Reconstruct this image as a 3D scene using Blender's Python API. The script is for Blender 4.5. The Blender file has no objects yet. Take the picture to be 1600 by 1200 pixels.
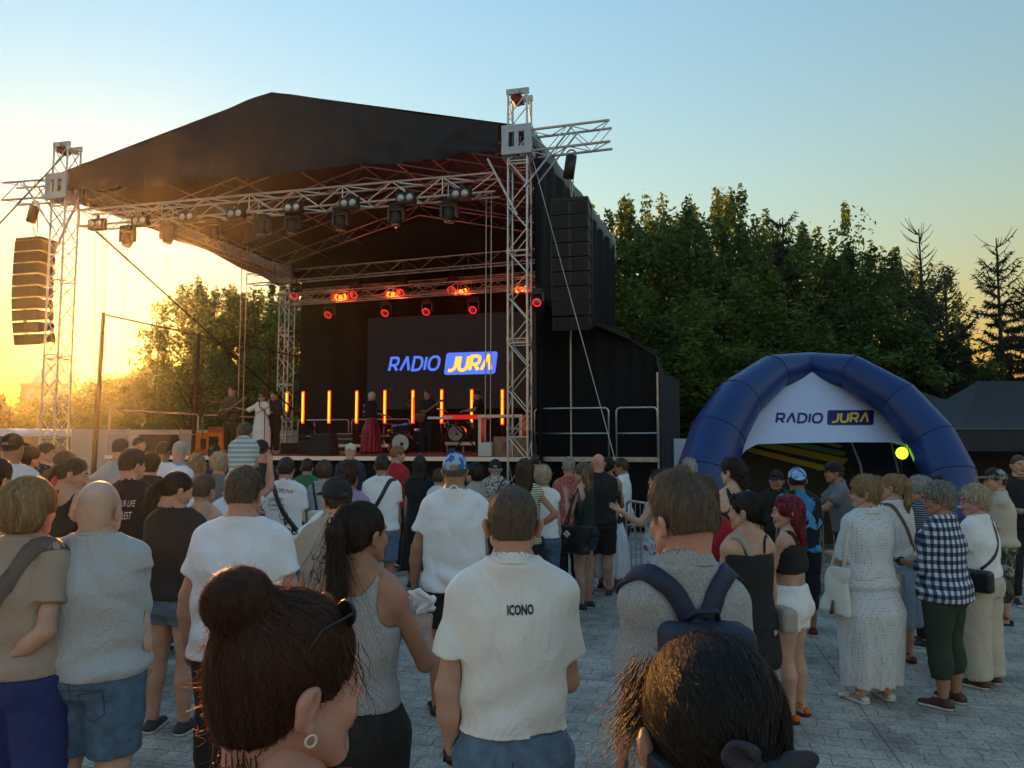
import bpy, math, random
import numpy as np
from mathutils import Vector, Matrix
from mathutils.bvhtree import BVHTree
random.seed(7); np.random.seed(7)
C = bpy.context.scene
COL = C.collection
R = math.radians
# ---------------------------------------------------------------- camera, sky, sun, exposure
CAM_H = 1.90; F_PX = 1170.0; PITCH = R(4.5)
cd = bpy.data.cameras.new('camera'); cam = bpy.data.objects.new('camera', cd); COL.objects.link(cam)
cam.location = (0, 0, CAM_H); cam.rotation_euler = (R(90) + PITCH, 0, 0)
cd.sensor_width = 36; cd.lens = 36 * F_PX / 1600.0; cd.clip_start = 0.05; cd.clip_end = 3000
C.camera = cam
SUN_EL = 7.8; SUN_AZ = -27.0        # degrees, azimuth from +Y towards +X
W = bpy.data.worlds.new("World"); C.world = W; W.use_nodes = True
wn = W.node_tree; bg = wn.nodes['Background']
sky = wn.nodes.new('ShaderNodeTexSky'); sky.sky_type = 'NISHITA'; sky.sun_disc = False
sky.sun_elevation = R(SUN_EL); sky.sun_rotation = R(SUN_AZ)
sky.air_density = 3.1; sky.dust_density = .25; sky.ozone_density = 6.0; sky.altitude = 200
tint = wn.nodes.new('ShaderNodeVectorMath'); tint.operation = 'MULTIPLY'; tint.inputs[1].default_value = (.98, .92, .98)
wn.links.new(sky.outputs[0], tint.inputs[0]); wn.links.new(tint.outputs[0], bg.inputs[0]); bg.inputs[1].default_value = 0.15
ld = bpy.data.lights.new('sun', 'SUN'); ld.energy = 4.2; ld.angle = R(0.6); ld.color = (1.0, 0.43, 0.09)
sun = bpy.data.objects.new('sun', ld); COL.objects.link(sun)
_sd = Vector((math.sin(R(SUN_AZ)) * math.cos(R(SUN_EL)), math.cos(R(SUN_AZ)) * math.cos(R(SUN_EL)), math.sin(R(SUN_EL))))
sun.rotation_euler = _sd.to_track_quat('Z', 'Y').to_euler()
C.view_settings.view_transform = 'Standard'; C.view_settings.look = 'None'
C.view_settings.gamma = 1; C.view_settings.exposure = 1.88; C.view_settings.use_curve_mapping = False
C.render.engine = 'CYCLES'; C.cycles.use_denoising = True
C.cycles.max_bounces = 6; C.cycles.transparent_max_bounces = 12; C.cycles.sample_clamp_indirect = 4
C.cycles.diffuse_bounces = 3; C.cycles.volume_bounces = 0; C.cycles.caustics_reflective = False; C.cycles.caustics_refractive = False

def ray(px, py):
    v = 600.0 - py; den = F_PX * math.cos(PITCH) - v * math.sin(PITCH)
    return (px - 800.0) / den, (F_PX * math.sin(PITCH) + v * math.cos(PITCH)) / den
def at(px, py, Y):
    a, b = ray(px, py); return Vector((a * Y, Y, CAM_H + b * Y))
def gnd(px, py, z=0.0):
    a, b = ray(px, py); return at(px, py, (z - CAM_H) / b)
# ---------------------------------------------------------------- object helpers
def tag(o, label=None, cat=None, group=None, kind=None):
    if label: o['label'] = label
    if cat: o['category'] = cat
    if group: o['group'] = group
    if kind: o['kind'] = kind
    return o
def thing(name, label, cat, loc=(0, 0, 0), rz=0.0, group=None):
    o = bpy.data.objects.new(name, None); COL.objects.link(o); o.empty_display_size = .2
    o.location = loc; o.rotation_euler = (0, 0, rz)
    return tag(o, label, cat, group)
def npmesh(name, V, F, mats=None, mi=None, smooth=True):
    """F: (n,k) array of equal-size faces, or a list of such arrays"""
    me = bpy.data.meshes.new(name)
    V = np.asarray(V, dtype=np.float32).reshape(-1, 3)
    Fs = F if (isinstance(F, list) and len(F) and isinstance(F[0], np.ndarray)) else [F]
    Fs = [np.asarray(f, dtype=np.int32) for f in Fs if len(f)]
    me.vertices.add(len(V)); me.vertices.foreach_set('co', V.ravel())
    if Fs:
        loops = np.concatenate([f.ravel() for f in Fs])
        tot = np.concatenate([np.full(len(f), f.shape[1], dtype=np.int32) for f in Fs])
        start = np.concatenate([[0], np.cumsum(tot)[:-1]]).astype(np.int32)
        me.loops.add(len(loops)); me.loops.foreach_set('vertex_index', loops)
        me.polygons.add(len(tot)); me.polygons.foreach_set('loop_start', start)
        me.polygons.foreach_set('use_smooth', np.full(len(tot), bool(smooth)))
        if mi is not None: me.polygons.foreach_set('material_index', np.asarray(mi, dtype=np.int32))
    me.update(calc_edges=True); me.validate()
    for m in (mats if isinstance(mats, (list, tuple)) else [mats]):
        if m: me.materials.append(m)
    return me
def link(name, me, parent=None, loc=None):
    o = bpy.data.objects.new(name, me); COL.objects.link(o)
    if parent is not None: o.parent = parent
    if loc is not None: o.location = loc
    return o
class MB:
    """collects boxes, tubes and polygons and links them as one mesh"""
    def __init__(s): s.v = []; s.f = []; s.m = []; s.cm = 0
    def add(s, vs, fs):
        b = len(s.v); s.v += [tuple(p) for p in vs]
        for f in fs: s.f.append([b + i for i in f]); s.m.append(s.cm)
        return s
    def box(s, c, d, rz=0.0, M=None):
        hx, hy, hz = d[0] / 2, d[1] / 2, d[2] / 2
        P = [Vector((x, y, z)) for z in (-hz, hz) for x, y in ((-hx, -hy), (hx, -hy), (hx, hy), (-hx, hy))]
        if M is not None: P = [M @ p for p in P]
        if rz: P = [Matrix.Rotation(rz, 3, 'Z') @ p for p in P]
        return s.add([p + Vector(c) for p in P], [(3, 2, 1, 0), (4, 5, 6, 7), (0, 1, 5, 4), (1, 2, 6, 5), (2, 3, 7, 6), (3, 0, 4, 7)])
    def beam(s, a, b, w, h, up=(0, 0, 1)):
        a, b = Vector(a), Vector(b); d = (b - a).normalized(); u = Vector(up)
        sd = d.cross(u).normalized(); u = sd.cross(d).normalized()
        P = [q + sd * (x * w / 2) + u * (z * h / 2) for q in (a, b) for x, z in ((-1, -1), (1, -1), (1, 1), (-1, 1))]
        return s.add(P, [(0, 1, 2, 3), (7, 6, 5, 4), (0, 4, 5, 1), (1, 5, 6, 2), (2, 6, 7, 3), (3, 7, 4, 0)])
    def tube(s, a, b, r, r2=None, n=6, cap=True):
        a, b = Vector(a), Vector(b); d = b - a
        if d.length < 1e-6: return s
        d.normalize(); u = d.orthogonal().normalized(); w = d.cross(u); r2 = r if r2 is None else r2
        P = [a + (u * math.cos(2 * math.pi * i / n) + w * math.sin(2 * math.pi * i / n)) * r for i in range(n)]
        P += [b + (u * math.cos(2 * math.pi * i / n) + w * math.sin(2 * math.pi * i / n)) * r2 for i in range(n)]
        F = [(i, (i + 1) % n, n + (i + 1) % n, n + i) for i in range(n)]
        if cap: F += [tuple(range(n - 1, -1, -1)), tuple(range(n, 2 * n))]
        return s.add(P, F)
    def path(s, pts, r, n=8, closed=False):
        """swept tube; r number or list"""
        pts = [Vector(p) for p in pts]; m = len(pts); rs = r if isinstance(r, (list, tuple)) else [r] * m
        tg = []
        for i in range(m):
            q = (pts[(i + 1) % m] - pts[i - 1]) if closed else (pts[min(i + 1, m - 1)] - pts[max(i - 1, 0)])
            tg.append(q.normalized())
        u = tg[0].orthogonal().normalized(); P = []
        for i in range(m):
            u = (u - tg[i] * u.dot(tg[i])).normalized(); w = tg[i].cross(u)
            P += [pts[i] + (u * math.cos(2 * math.pi * k / n) + w * math.sin(2 * math.pi * k / n)) * rs[i] for k in range(n)]
        F = []
        for i in range(m if closed else m - 1):
            j = (i + 1) % m
            F += [(i * n + k, i * n + (k + 1) % n, j * n + (k + 1) % n, j * n + k) for k in range(n)]
        if not closed: F += [tuple(range(n - 1, -1, -1)), tuple((m - 1) * n + k for k in range(n))]
        return s.add(P, F)
    def prism(s, poly, off):
        """polygon (3D pts, planar) extruded by vector off"""
        poly = [Vector(p) for p in poly]; off = Vector(off); n = len(poly)
        return s.add(poly + [p + off for p in poly], [tuple(range(n - 1, -1, -1)), tuple(range(n, 2 * n))] + [(i, (i + 1) % n, n + (i + 1) % n, n + i) for i in range(n)])
    def lathe(s, prof, c=(0, 0, 0), n=16, M=None):
        P = []
        for r, z in prof:
            for k in range(n):
                p = Vector((r * math.cos(2 * math.pi * k / n), r * math.sin(2 * math.pi * k / n), z))
                if M is not None: p = M @ p
                P.append(p + Vector(c))
        F = [(i * n + k, i * n + (k + 1) % n, (i + 1) * n + (k + 1) % n, (i + 1) * n + k) for i in range(len(prof) - 1) for k in range(n)]
        F += [tuple(range(n - 1, -1, -1)), tuple((len(prof) - 1) * n + k for k in range(n))]
        return s.add(P, F)
    def mesh(s, name, mats, smooth=False):
        me = bpy.data.meshes.new(name); me.from_pydata(s.v, [], s.f)
        for m in (mats if isinstance(mats, (list, tuple)) else [mats]): me.materials.append(m)
        me.polygons.foreach_set('material_index', s.m)
        if smooth: me.polygons.foreach_set('use_smooth', [True] * len(s.f))
        me.update(); return me
    def build(s, name, mats, parent=None, smooth=False):
        return link(name, s.mesh(name, mats, smooth), parent)
def dup(root, loc, rz=None, label=None):
    r = root.copy(); COL.objects.link(r); r.location = loc
    if rz is not None: r.rotation_euler = (0, 0, rz)
    if label: r['label'] = label
    for ch in list(root.children):
        c = ch.copy(); COL.objects.link(c); c.parent = r
        for g in list(ch.children):
            d = g.copy(); COL.objects.link(d); d.parent = c
    return r
# ---------------------------------------------------------------- materials
_mc = {}
def M(name, col, rough=.6, metal=0.0, var=0.0, vs=6.0, bump=0.0, bs=40.0, emit=0.0, ecol=None, sss=0.0, trans=0.0, sheen=0.0,
      pat=None, spec=None, stretch=None, wrinkle=0.0):
    if name in _mc: return _mc[name]
    m = bpy.data.materials.new(name); m.use_nodes = True; nt = m.node_tree; b = nt.nodes['Principled BSDF']
    L = nt.links.new; N = nt.nodes.new
    c4 = tuple(col) + (1,) if len(col) == 3 else col
    b.inputs['Base Color'].default_value = c4; b.inputs['Roughness'].default_value = rough; b.inputs['Metallic'].default_value = metal
    if spec is not None: b.inputs['Specular IOR Level'].default_value = spec
    tc = N('ShaderNodeTexCoord'); src = tc.outputs['Object']
    if stretch:
        mp = N('ShaderNodeMapping'); mp.inputs['Scale'].default_value = stretch; L(src, mp.inputs[0]); st = mp.outputs[0]
    else: st = src
    cur = None
    if pat: cur = pat(nt, src, c4)
    if var:
        nz = N('ShaderNodeTexNoise'); nz.inputs['Scale'].default_value = vs; nz.inputs['Detail'].default_value = 5; L(st, nz.inputs['Vector'])
        mr = N('ShaderNodeMapRange'); mr.inputs[1].default_value = .3; mr.inputs[2].default_value = .7
        mr.inputs[3].default_value = 1 - var; mr.inputs[4].default_value = 1 + var; L(nz.outputs[0], mr.inputs[0])
        mx = N('ShaderNodeVectorMath'); mx.operation = 'SCALE'
        if cur is not None: L(cur, mx.inputs[0])
        else: mx.inputs[0].default_value = c4[:3]
        L(mr.outputs[0], mx.inputs['Scale']); cur = mx.outputs[0]
    if cur is not None: L(cur, b.inputs['Base Color'])
    if bump:
        nb = N('ShaderNodeTexNoise'); nb.inputs['Scale'].default_value = bs; nb.inputs['Detail'].default_value = 4; L(st, nb.inputs['Vector'])
        bp = N('ShaderNodeBump'); bp.inputs['Strength'].default_value = min(1, bump); bp.inputs['Distance'].default_value = .01 * max(1, bump)
        L(nb.outputs[0], bp.inputs['Height']); L(bp.outputs[0], b.inputs['Normal'])
        if wrinkle:      # long soft creases of worn cloth
            mp3 = N('ShaderNodeMapping'); mp3.inputs['Scale'].default_value = (1.3, 1.3, .8); L(src, mp3.inputs[0])
            n4 = N('ShaderNodeTexNoise'); n4.inputs['Scale'].default_value = 4.2; n4.inputs['Detail'].default_value = 2.5; n4.inputs['Distortion'].default_value = 2.6; L(mp3.outputs[0], n4.inputs['Vector'])
            a4 = N('ShaderNodeMath'); a4.operation = 'SUBTRACT'; a4.inputs[1].default_value = .5; L(n4.outputs[0], a4.inputs[0]); b4 = N('ShaderNodeMath'); b4.operation = 'ABSOLUTE'; L(a4.outputs[0], b4.inputs[0])
            c4_ = N('ShaderNodeMath'); c4_.operation = 'POWER'; c4_.inputs[1].default_value = .7; L(b4.outputs[0], c4_.inputs[0])
            bp2 = N('ShaderNodeBump'); bp2.inputs['Strength'].default_value = wrinkle; bp2.inputs['Distance'].default_value = .035; bp2.invert = True; L(c4_.outputs[0], bp2.inputs['Height']); L(bp.outputs[0], bp2.inputs['Normal']); L(bp2.outputs[0], b.inputs['Normal'])
    if emit:
        b.inputs['Emission Color'].default_value = tuple(ecol or col[:3]) + (1,); b.inputs['Emission Strength'].default_value = emit
    if sss:
        b.inputs['Subsurface Weight'].default_value = sss; b.inputs['Subsurface Radius'].default_value = (1, .35, .2); b.inputs['Subsurface Scale'].default_value = .012
    if sheen: b.inputs['Sheen Weight'].default_value = sheen
    if trans:
        tr = N('ShaderNodeBsdfTranslucent')
        if cur is not None: L(cur, tr.inputs[0])
        else: tr.inputs[0].default_value = c4
        ms = N('ShaderNodeMixShader'); ms.inputs[0].default_value = trans
        L(b.outputs[0], ms.inputs[1]); L(tr.outputs[0], ms.inputs[2]); L(ms.outputs[0], nt.nodes['Material Output'].inputs[0])
    _mc[name] = m
    return m
ALU = M('aluminium', (.55, .57, .6), .38, .85, var=.15, vs=9)
STEEL = M('galvanised_steel', (.42, .43, .45), .42, .8, var=.2, vs=12)
BLACKMETAL = M('black_powder_coat', (.012, .012, .013), .5, .1, var=.2)
BLACK = M('black_plastic', (.015, .015, .017), .45)
RUBBER = M('black_rubber', (.02, .02, .02), .8)
# ---------------------------------------------------------------- ground
def pat_paving(nt, src, c4):
    L = nt.links.new; N = nt.nodes.new
    nz = N('ShaderNodeTexNoise'); nz.inputs['Scale'].default_value = 5.5; nz.inputs['Detail'].default_value = 2; L(src, nz.inputs['Vector'])
    ad = N('ShaderNodeVectorMath'); ad.operation = 'SCALE'; ad.inputs['Scale'].default_value = .075; L(nz.outputs['Color'], ad.inputs[0])
    sm = N('ShaderNodeVectorMath'); sm.operation = 'ADD'; L(src, sm.inputs[0]); L(ad.outputs[0], sm.inputs[1])
    mp = N('ShaderNodeMapping'); mp.inputs['Rotation'].default_value = (0, 0, R(14)); L(sm.outputs[0], mp.inputs[0])
    br = N('ShaderNodeTexBrick'); br.inputs['Scale'].default_value = 1.0; br.inputs['Brick Width'].default_value = .22; br.inputs['Row Height'].default_value = .155
    br.inputs['Mortar Size'].default_value = .0032; br.inputs['Mortar Smooth'].default_value = .35; br.inputs['Bias'].default_value = -.3
    br.inputs['Color1'].default_value = (.62, .55, .47, 1); br.inputs['Color2'].default_value = (.48, .43, .365, 1); br.inputs['Mortar'].default_value = (.11, .11, .11, 1)
    L(mp.outputs[0], br.inputs['Vector'])
    # long straight seams every few metres
    mp2 = N('ShaderNodeMapping'); mp2.inputs['Rotation'].default_value = (0, 0, R(12)); L(src, mp2.inputs[0])
    b2 = N('ShaderNodeTexBrick'); b2.inputs['Scale'].default_value = 1.0; b2.inputs['Brick Width'].default_value = 1.3; b2.inputs['Row Height'].default_value = 3.1; b2.offset = 0
    b2.inputs['Mortar Size'].default_value = .006; b2.inputs['Color1'].default_value = b2.inputs['Color2'].default_value = (1, 1, 1, 1); b2.inputs['Mortar'].default_value = (.45, .45, .45, 1)
    L(mp2.outputs[0], b2.inputs['Vector'])
    m1 = N('ShaderNodeMix'); m1.data_type = 'RGBA'; m1.blend_type = 'MULTIPLY'; m1.inputs[0].default_value = 1
    L(br.outputs[0], m1.inputs[6]); L(b2.outputs[0], m1.inputs[7])
    n2 = N('ShaderNodeTexNoise'); n2.inputs['Scale'].default_value = 1.7; n2.inputs['Detail'].default_value = 9; n2.inputs['Roughness'].default_value = .72; L(src, n2.inputs['Vector'])
    cr = N('ShaderNodeValToRGB'); cr.color_ramp.elements[0].position = .38; cr.color_ramp.elements[0].color = (.42, .42, .43, 1); cr.color_ramp.elements[1].position = .62; cr.color_ramp.elements[1].color = (1.1, 1.1, 1.08, 1)
    L(n2.outputs[0], cr.inputs[0])
    m2 = N('ShaderNodeMix'); m2.data_type = 'RGBA'; m2.blend_type = 'MULTIPLY'; m2.inputs[0].default_value = .9
    L(m1.outputs[2], m2.inputs[6]); L(cr.outputs[0], m2.inputs[7])
    n3 = N('ShaderNodeTexNoise'); n3.inputs['Scale'].default_value = 45; n3.inputs['Detail'].default_value = 6; L(src, n3.inputs['Vector'])
    c3 = N('ShaderNodeValToRGB'); c3.color_ramp.elements[0].position = .35; c3.color_ramp.elements[0].color = (.5, .5, .5, 1); c3.color_ramp.elements[1].position = .6; L(n3.outputs[0], c3.inputs[0])
    m3 = N('ShaderNodeMix'); m3.data_type = 'RGBA'; m3.blend_type = 'MULTIPLY'; m3.inputs[0].default_value = .8
    L(m2.outputs[2], m3.inputs[6]); L(c3.outputs[0], m3.inputs[7])
    return m3.outputs[2]
PAVE = M('concrete_paving', (.2, .2, .2), .85, pat=pat_paving, bump=.3, bs=30)
GRASS = M('rough_grass', (.045, .07, .022), .95, var=.5, vs=.7, bump=1, bs=5)
g = MB(); g.add([(-900, -300, -.02), (900, -300, -.02), (900, 1500, -.02), (-900, 1500, -.02)], [(0, 1, 2, 3)])
tag(g.build('ground', GRASS), kind='structure')
g = MB(); g.add([(-40, -15, 0), (40, -15, 0), (40, 34, 0), (-40, 34, 0)], [(0, 1, 2, 3)])
tag(g.build('paved_square', PAVE), kind='structure')
# ---------------------------------------------------------------- stage
S = 15.9
FR = Vector((.0106 * S, S, 0)); FL = Vector((-.721 * S, 1.182 * S, 0)); RR = Vector((.194 * S, 1.538 * S, 0)); RL = Vector((-.5446 * S, 1.794 * S, 0))
def P(a, b, z=0.0):
    q = (FR * (1 - a) + FL * a) * (1 - b) + (RR * (1 - a) + RL * a) * b
    return Vector((q.x, q.y, z))
def on_b(px, py, b):
    """stage coordinate a and height z of the pixel on the upright plane b = const"""
    k, e = ray(px, py); A = P(0, b); D = P(1, b) - A
    a = (k * A.y - A.x) / (D.x - k * D.y)
    q = A + D * a
    return a, CAM_H + e * q.y, Vector((q.x, q.y, CAM_H + e * q.y))
UX = (FL - FR).normalized(); UN = Vector((-UX.y, UX.x, 0))
if UN.y < 0: UN = -UN
STAGE_RZ = math.atan2(UX.y, UX.x) + math.pi     # local +x to the right, local +y towards the back of the stage
ZD = 1.60
def truss(mb, A, B, up=(0, 0, 1), w=.4, h=.4, r=.024, seg=.5, rb=.012, n=6):
    A, B = Vector(A), Vector(B); d = (B - A); Ln = d.length; d.normalize(); u = Vector(up)
    s_ = d.cross(u).normalized(); u = s_.cross(d).normalized()
    cor = [(s_ * x * w / 2 + u * z * h / 2) for x, z in ((-1, -1), (1, -1), (1, 1), (-1, 1))]
    for c in cor: mb.tube(A + c, B + c, r, n=n)
    k = max(2, int(round(Ln / seg)))
    for f in range(4):
        c0, c1 = cor[f], cor[(f + 1) % 4]
        for i in range(k):
            p, q = A + d * (Ln * i / k), A + d * (Ln * (i + 1) / k)
            if (i + f // 2) % 2: mb.tube(p + c0, q + c1, rb, n=4, cap=False)
            else: mb.tube(p + c1, q + c0, rb, n=4, cap=False)
            if i % 4 == 0: mb.tube(p + c0, p + c1, rb, n=4, cap=False)
stage = thing('concert_stage', 'big open-air concert stage with a black gable roof on aluminium truss towers', 'stage', P(0, 0))
def sp(name, mb, mats, smooth=False, parent=stage):
    """link a part of the stage: coordinates are given in world space"""
    o0 = stage.location
    mb.v = [(x - o0.x, y - o0.y, z - o0.z) for x, y, z in mb.v]
    return mb.build(name, mats, parent, smooth)
def pat_deck(nt, src, c4):
    return None
TARP = M('black_tarpaulin', (.022, .025, .031), .62, var=.12, vs=1.5, bump=.6, bs=3.2, spec=.25)
TARPG = M('grey_tarpaulin_edge', (.15, .17, .19), .75, var=.12, vs=2)
DRAPE = M('black_drape', (.008, .009, .012), .85, var=.25, vs=1.2, bump=1.0, bs=1.6, stretch=(3, 3, .25), spec=.2)
GAUZE = M('black_gauze', (.006, .006, .006), .9)
RED_LIT = M('painted_red_stage_light', (.30, .02, .035), .9, var=.25, vs=3)  # red stage light put into the floor colour
DECK = M('stage_boards', (.04, .03, .028), .7, var=.2)
towers = []
for nm, (a, b), ztop in (('fr', (0, 0), 9.45), ('fl', (1, 0), 9.45), ('rr', (0, 1), 8.9), ('rl', (1, 1), 8.75)):
    q = P(a, b); m = MB()
    truss(m, (q.x, q.y, .05), (q.x, q.y, ztop), up=UN, w=.42, h=.42, r=.026, seg=.5, rb=.013)
    for z in (2.2, 4.1, 6.0, 7.9):                     # bolted section joints
        for sx in (-.21, .21):
            for sy in (-.21, .21): m.tube(q + UX * sx + UN * sy + Vector((0, 0, z - .05)), q + UX * sx + UN * sy + Vector((0, 0, z + .05)), .034, n=6)
        for f in ((-1, -1, 1, -1), (-1, 1, 1, 1)): m.tube(q + UX * f[0] * .21 + UN * f[1] * .21 + Vector((0, 0, z)), q + UX * f[2] * .21 + UN * f[3] * .21 + Vector((0, 0, z)), .018, n=5)
    m.box((q.x, q.y, .03), (1.1, 1.1, .06), STAGE_RZ)
    tw = sp('tower', m, ALU)
    if nm in ('fr', 'fl'):                              # head block with pulleys on top
        m = MB()
        for sy in (-.19, .19): m.box(Vector((q.x, q.y, ztop + .06)) + UN * sy, (.5, .06, .12), STAGE_RZ)
        m.box(Vector((q.x, q.y, ztop + .02)), (.1, .6, .1), STAGE_RZ)
        h = sp('head_block', m, STEEL, parent=tw); h.location = (0, 0, 0)
        m = MB(); m.tube(Vector((q.x, q.y, ztop - .05)) - UN * .2 + UX * .04, Vector((q.x, q.y, ztop - .05)) + UN * .05 + UX * .04, .12, n=14)
        sp('pulley', m, M('red_paint', (.25, .015, .012), .5, var=.2), parent=tw)
    m = MB()                                            # sleeve block that rides on the tower
    cz = 8.40 if b == 0 else 8.38; hh = .62
    for f in (-1, 1):
        for k in (-1, 1):
            m.box(Vector((q.x, q.y, cz + k * hh * .39)) + UN * f * .31, (.66, .03, .16), STAGE_RZ)
            m.box(Vector((q.x, q.y, cz + k * hh * .39)) + UX * f * .31, (.03, .6, .16), STAGE_RZ)
            m.box(Vector((q.x, q.y, cz)) + UN * f * .31 + UX * k * .25, (.15, .03, .33), STAGE_RZ)
            m.box(Vector((q.x, q.y, cz)) + UX * f * .31 + UN * k * .25, (.03, .12, .33), STAGE_RZ)
        m.box(Vector((q.x, q.y, cz)) + UN * f * .31, (.1, .026, .33), STAGE_RZ)
    sp('sleeve_block', m, M('painted_sleeve', (.42, .50, .58), .5, .3, var=.1))
# deck
AL = .875
m = MB(); dz = .06
m.prism([P(-.02, .012, ZD - dz), P(AL, .012, ZD - dz), P(AL, 1, ZD - dz), P(-.02, 1, ZD - dz)], (0, 0, dz)); sp('deck', m, DECK)
m = MB(); m.prism([P(.06, .02, ZD + .003), P(.80, .02, ZD + .003), P(.80, .5, ZD + .003), P(.06, .5, ZD + .003)], (0, 0, .006)); sp('red_light_layer', m, RED_LIT)  # thin sheet added to paint the red light on the boards
m = MB(); m.beam(P(-.02, .005, ZD - .045), P(AL, .005, ZD - .045), .05, .09)
sp('edge_rail', m, M('bright_aluminium', (.75, .76, .78), .35, .6))
m = MB(); m.prism([P(-.02, .02, .02), P(AL, .02, .02), P(AL, .02, ZD - .1), P(-.02, .02, ZD - .1)], UN * .03); sp('skirt', m, DRAPE)
# black gable fascia (rippled tarpaulin)
def fascia():
    na, nt_ = 150, 26; V = []
    rs = np.random.RandomState(3)
    for off in (0, .02):
        for i in range(na):
            a = .985 - (.985 - .035) * i / (na - 1)
            t_ = 1 - abs(a - .5) / .5
            zt = 8.72 + 1.50 * min(t_ * 1.0, 1) - .05 * math.exp(-((a - .5) / .03) ** 2) - .05 * math.sin(t_ * 3.14)
            zb = 8.18 + .03 * math.sin(a * 23) + .02 * math.sin(a * 61 + 1) + (.10 * max(0, (a - .9) / .08) if a > .9 else 0)
            for j in range(nt_):
                v = j / (nt_ - 1); z = zb + (zt - zb) * v
                lo = math.exp(-v * 3.2)
                w_ = .05 * lo * math.sin(a * 95 + 2.2 * math.sin(a * 31 + v * 3) - v * 9) + .028 * lo * math.sin(a * 190 + 5 * math.sin(a * 17) + v * 8)
                w_ += .03 * math.sin(a * 22 + v * 2.0) * (1 - v) + .012 * math.sin(a * 44 - v * 3)
                w_ += .05 * math.exp(-((a - .07 - .12 * (1 - v)) / .02) ** 2) + .06 * math.exp(-((a - .93 + .1 * (1 - v)) / .02) ** 2)
                q = P(a, -.012, z) - UN * (w_ - off + .12)
                V.append((q.x - stage.location.x, q.y - stage.location.y, q.z))
    F = []
    for o_ in (0, na * nt_):
        for i in range(na - 1):
            for j in range(nt_ - 1):
                p_ = o_ + i * nt_ + j; f = (p_, p_ + nt_, p_ + nt_ + 1, p_ + 1)
                F.append(f if o_ == 0 else f[::-1])
    return link('fascia', npmesh('fascia', V, F, TARP), stage)
fascia()
m = MB(); e0, e1 = -.02, 1.02                          # roof skin, two slopes
for (a0, z0), (a1, z1) in (((1.01, 8.74), (.5, 10.2)), ((.5, 10.2), (-.01, 8.74))):
    n_ = 14
    for k in range(n_):
        b0, b1 = e0 + (e1 - e0) * k / n_, e0 + (e1 - e0) * (k + 1) / n_
        m.add([P(a0, b0, z0), P(a1, b0, z1), P(a1, b1, z1), P(a0, b1, z0)], [(0, 1, 2, 3)])
        m.add([P(a0, b0, z0 - .03), P(a1, b0, z1 - .03), P(a1, b1, z1 - .03), P(a0, b1, z0 - .03)], [(3, 2, 1, 0)])
sp('roof_skin', m, TARP)
# side valances hanging from the eaves, bulging a little
for a_, nm in ((-.022, 1), (1.022, -1)):
    V = []; nb, nz_ = 40, 8
    for i in range(nb):
        b_ = -.01 + 1.04 * i / (nb - 1)
        for j in range(nz_):
            v = j / (nz_ - 1); z = 8.76 - (.44 + .10 * b_ + .05 * math.sin(b_ * 19) + 1.1 * max(0, b_ - .45) ** 2) * v
            q = P(a_, b_, z) - UX * nm * (.05 * math.sin(v * 2.6) + .02 * math.sin(b_ * 40 + v * 2))
            V.append((q.x - stage.location.x, q.y - stage.location.y, q.z))
    F = [(i * nz_ + j, i * nz_ + j + 1, (i + 1) * nz_ + j + 1, (i + 1) * nz_ + j) for i in range(nb - 1) for j in range(nz_ - 1)]
    o = link('side_valance', npmesh('side_valance', V, F, TARPG), stage)
    md = o.modifiers.new('thick', 'SOLIDIFY'); md.thickness = .02
# trusses of the roof
m = MB(); truss(m, P(.955, .012, 7.58), P(.045, .012, 7.58), w=.4, h=.42, r=.028, seg=.62, rb=.014); sp('front_truss', m, ALU)
m = MB(); truss(m, P(1, 1, 8.30), P(-.02, 1, 8.30), w=.4, h=.4, r=.026, seg=.62); truss(m, P(1.14, 1, 8.30), P(1, 1, 8.30), w=.4, h=.4, r=.026); sp('rear_truss', m, ALU)
m = MB(); truss(m, P(.93, .93, 7.35), P(-.02, .93, 7.35), w=.3, h=.4, r=.022, seg=.6); sp('light_truss', m, STEEL)
m = MB(); truss(m, P(.93, .80, 6.95), P(-.02, .80, 6.95), w=.3, h=.36, r=.022, seg=.6); sp('light_truss', m, STEEL)
for a_ in (.02, .985):
    m = MB(); truss(m, P(a_, .02, 8.42), P(a_, .98, 8.42), w=.4, h=.45, r=.024, seg=.7); sp('side_truss', m, STEEL)
m = MB()
for b_ in (.06, .26, .46, .66, .86):                     # rafters
    for a0, a1 in ((.98, .5), (.5, .02)):
        z0, z1 = (8.62, 10.05) if a0 > .6 else (10.05, 8.62)
        for dz in (0, -.34): m.tube(P(a0, b_, z0 + dz), P(a1, b_, z1 + dz), .024, n=5)
        for k in range(10):
            t0, t1 = k / 10, (k + 1) / 10
            q0, q1 = P(a0 + (a1 - a0) * t0, b_, z0 + (z1 - z0) * t0 - (.34 if k % 2 else 0)), P(a0 + (a1 - a0) * t1, b_, z0 + (z1 - z0) * t1 - (0 if k % 2 else .34))
            m.tube(q0, q1, .012, n=4, cap=False)
for a_ in (.14, .26, .38, .5, .62, .74, .86):            # purlins
    z_ = 10.0 - abs(a_ - .5) / .48 * 1.43
    m.tube(P(a_, .0, z_), P(a_, 1, z_), .022, n=5)
sp('rafters', m, STEEL)
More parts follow.
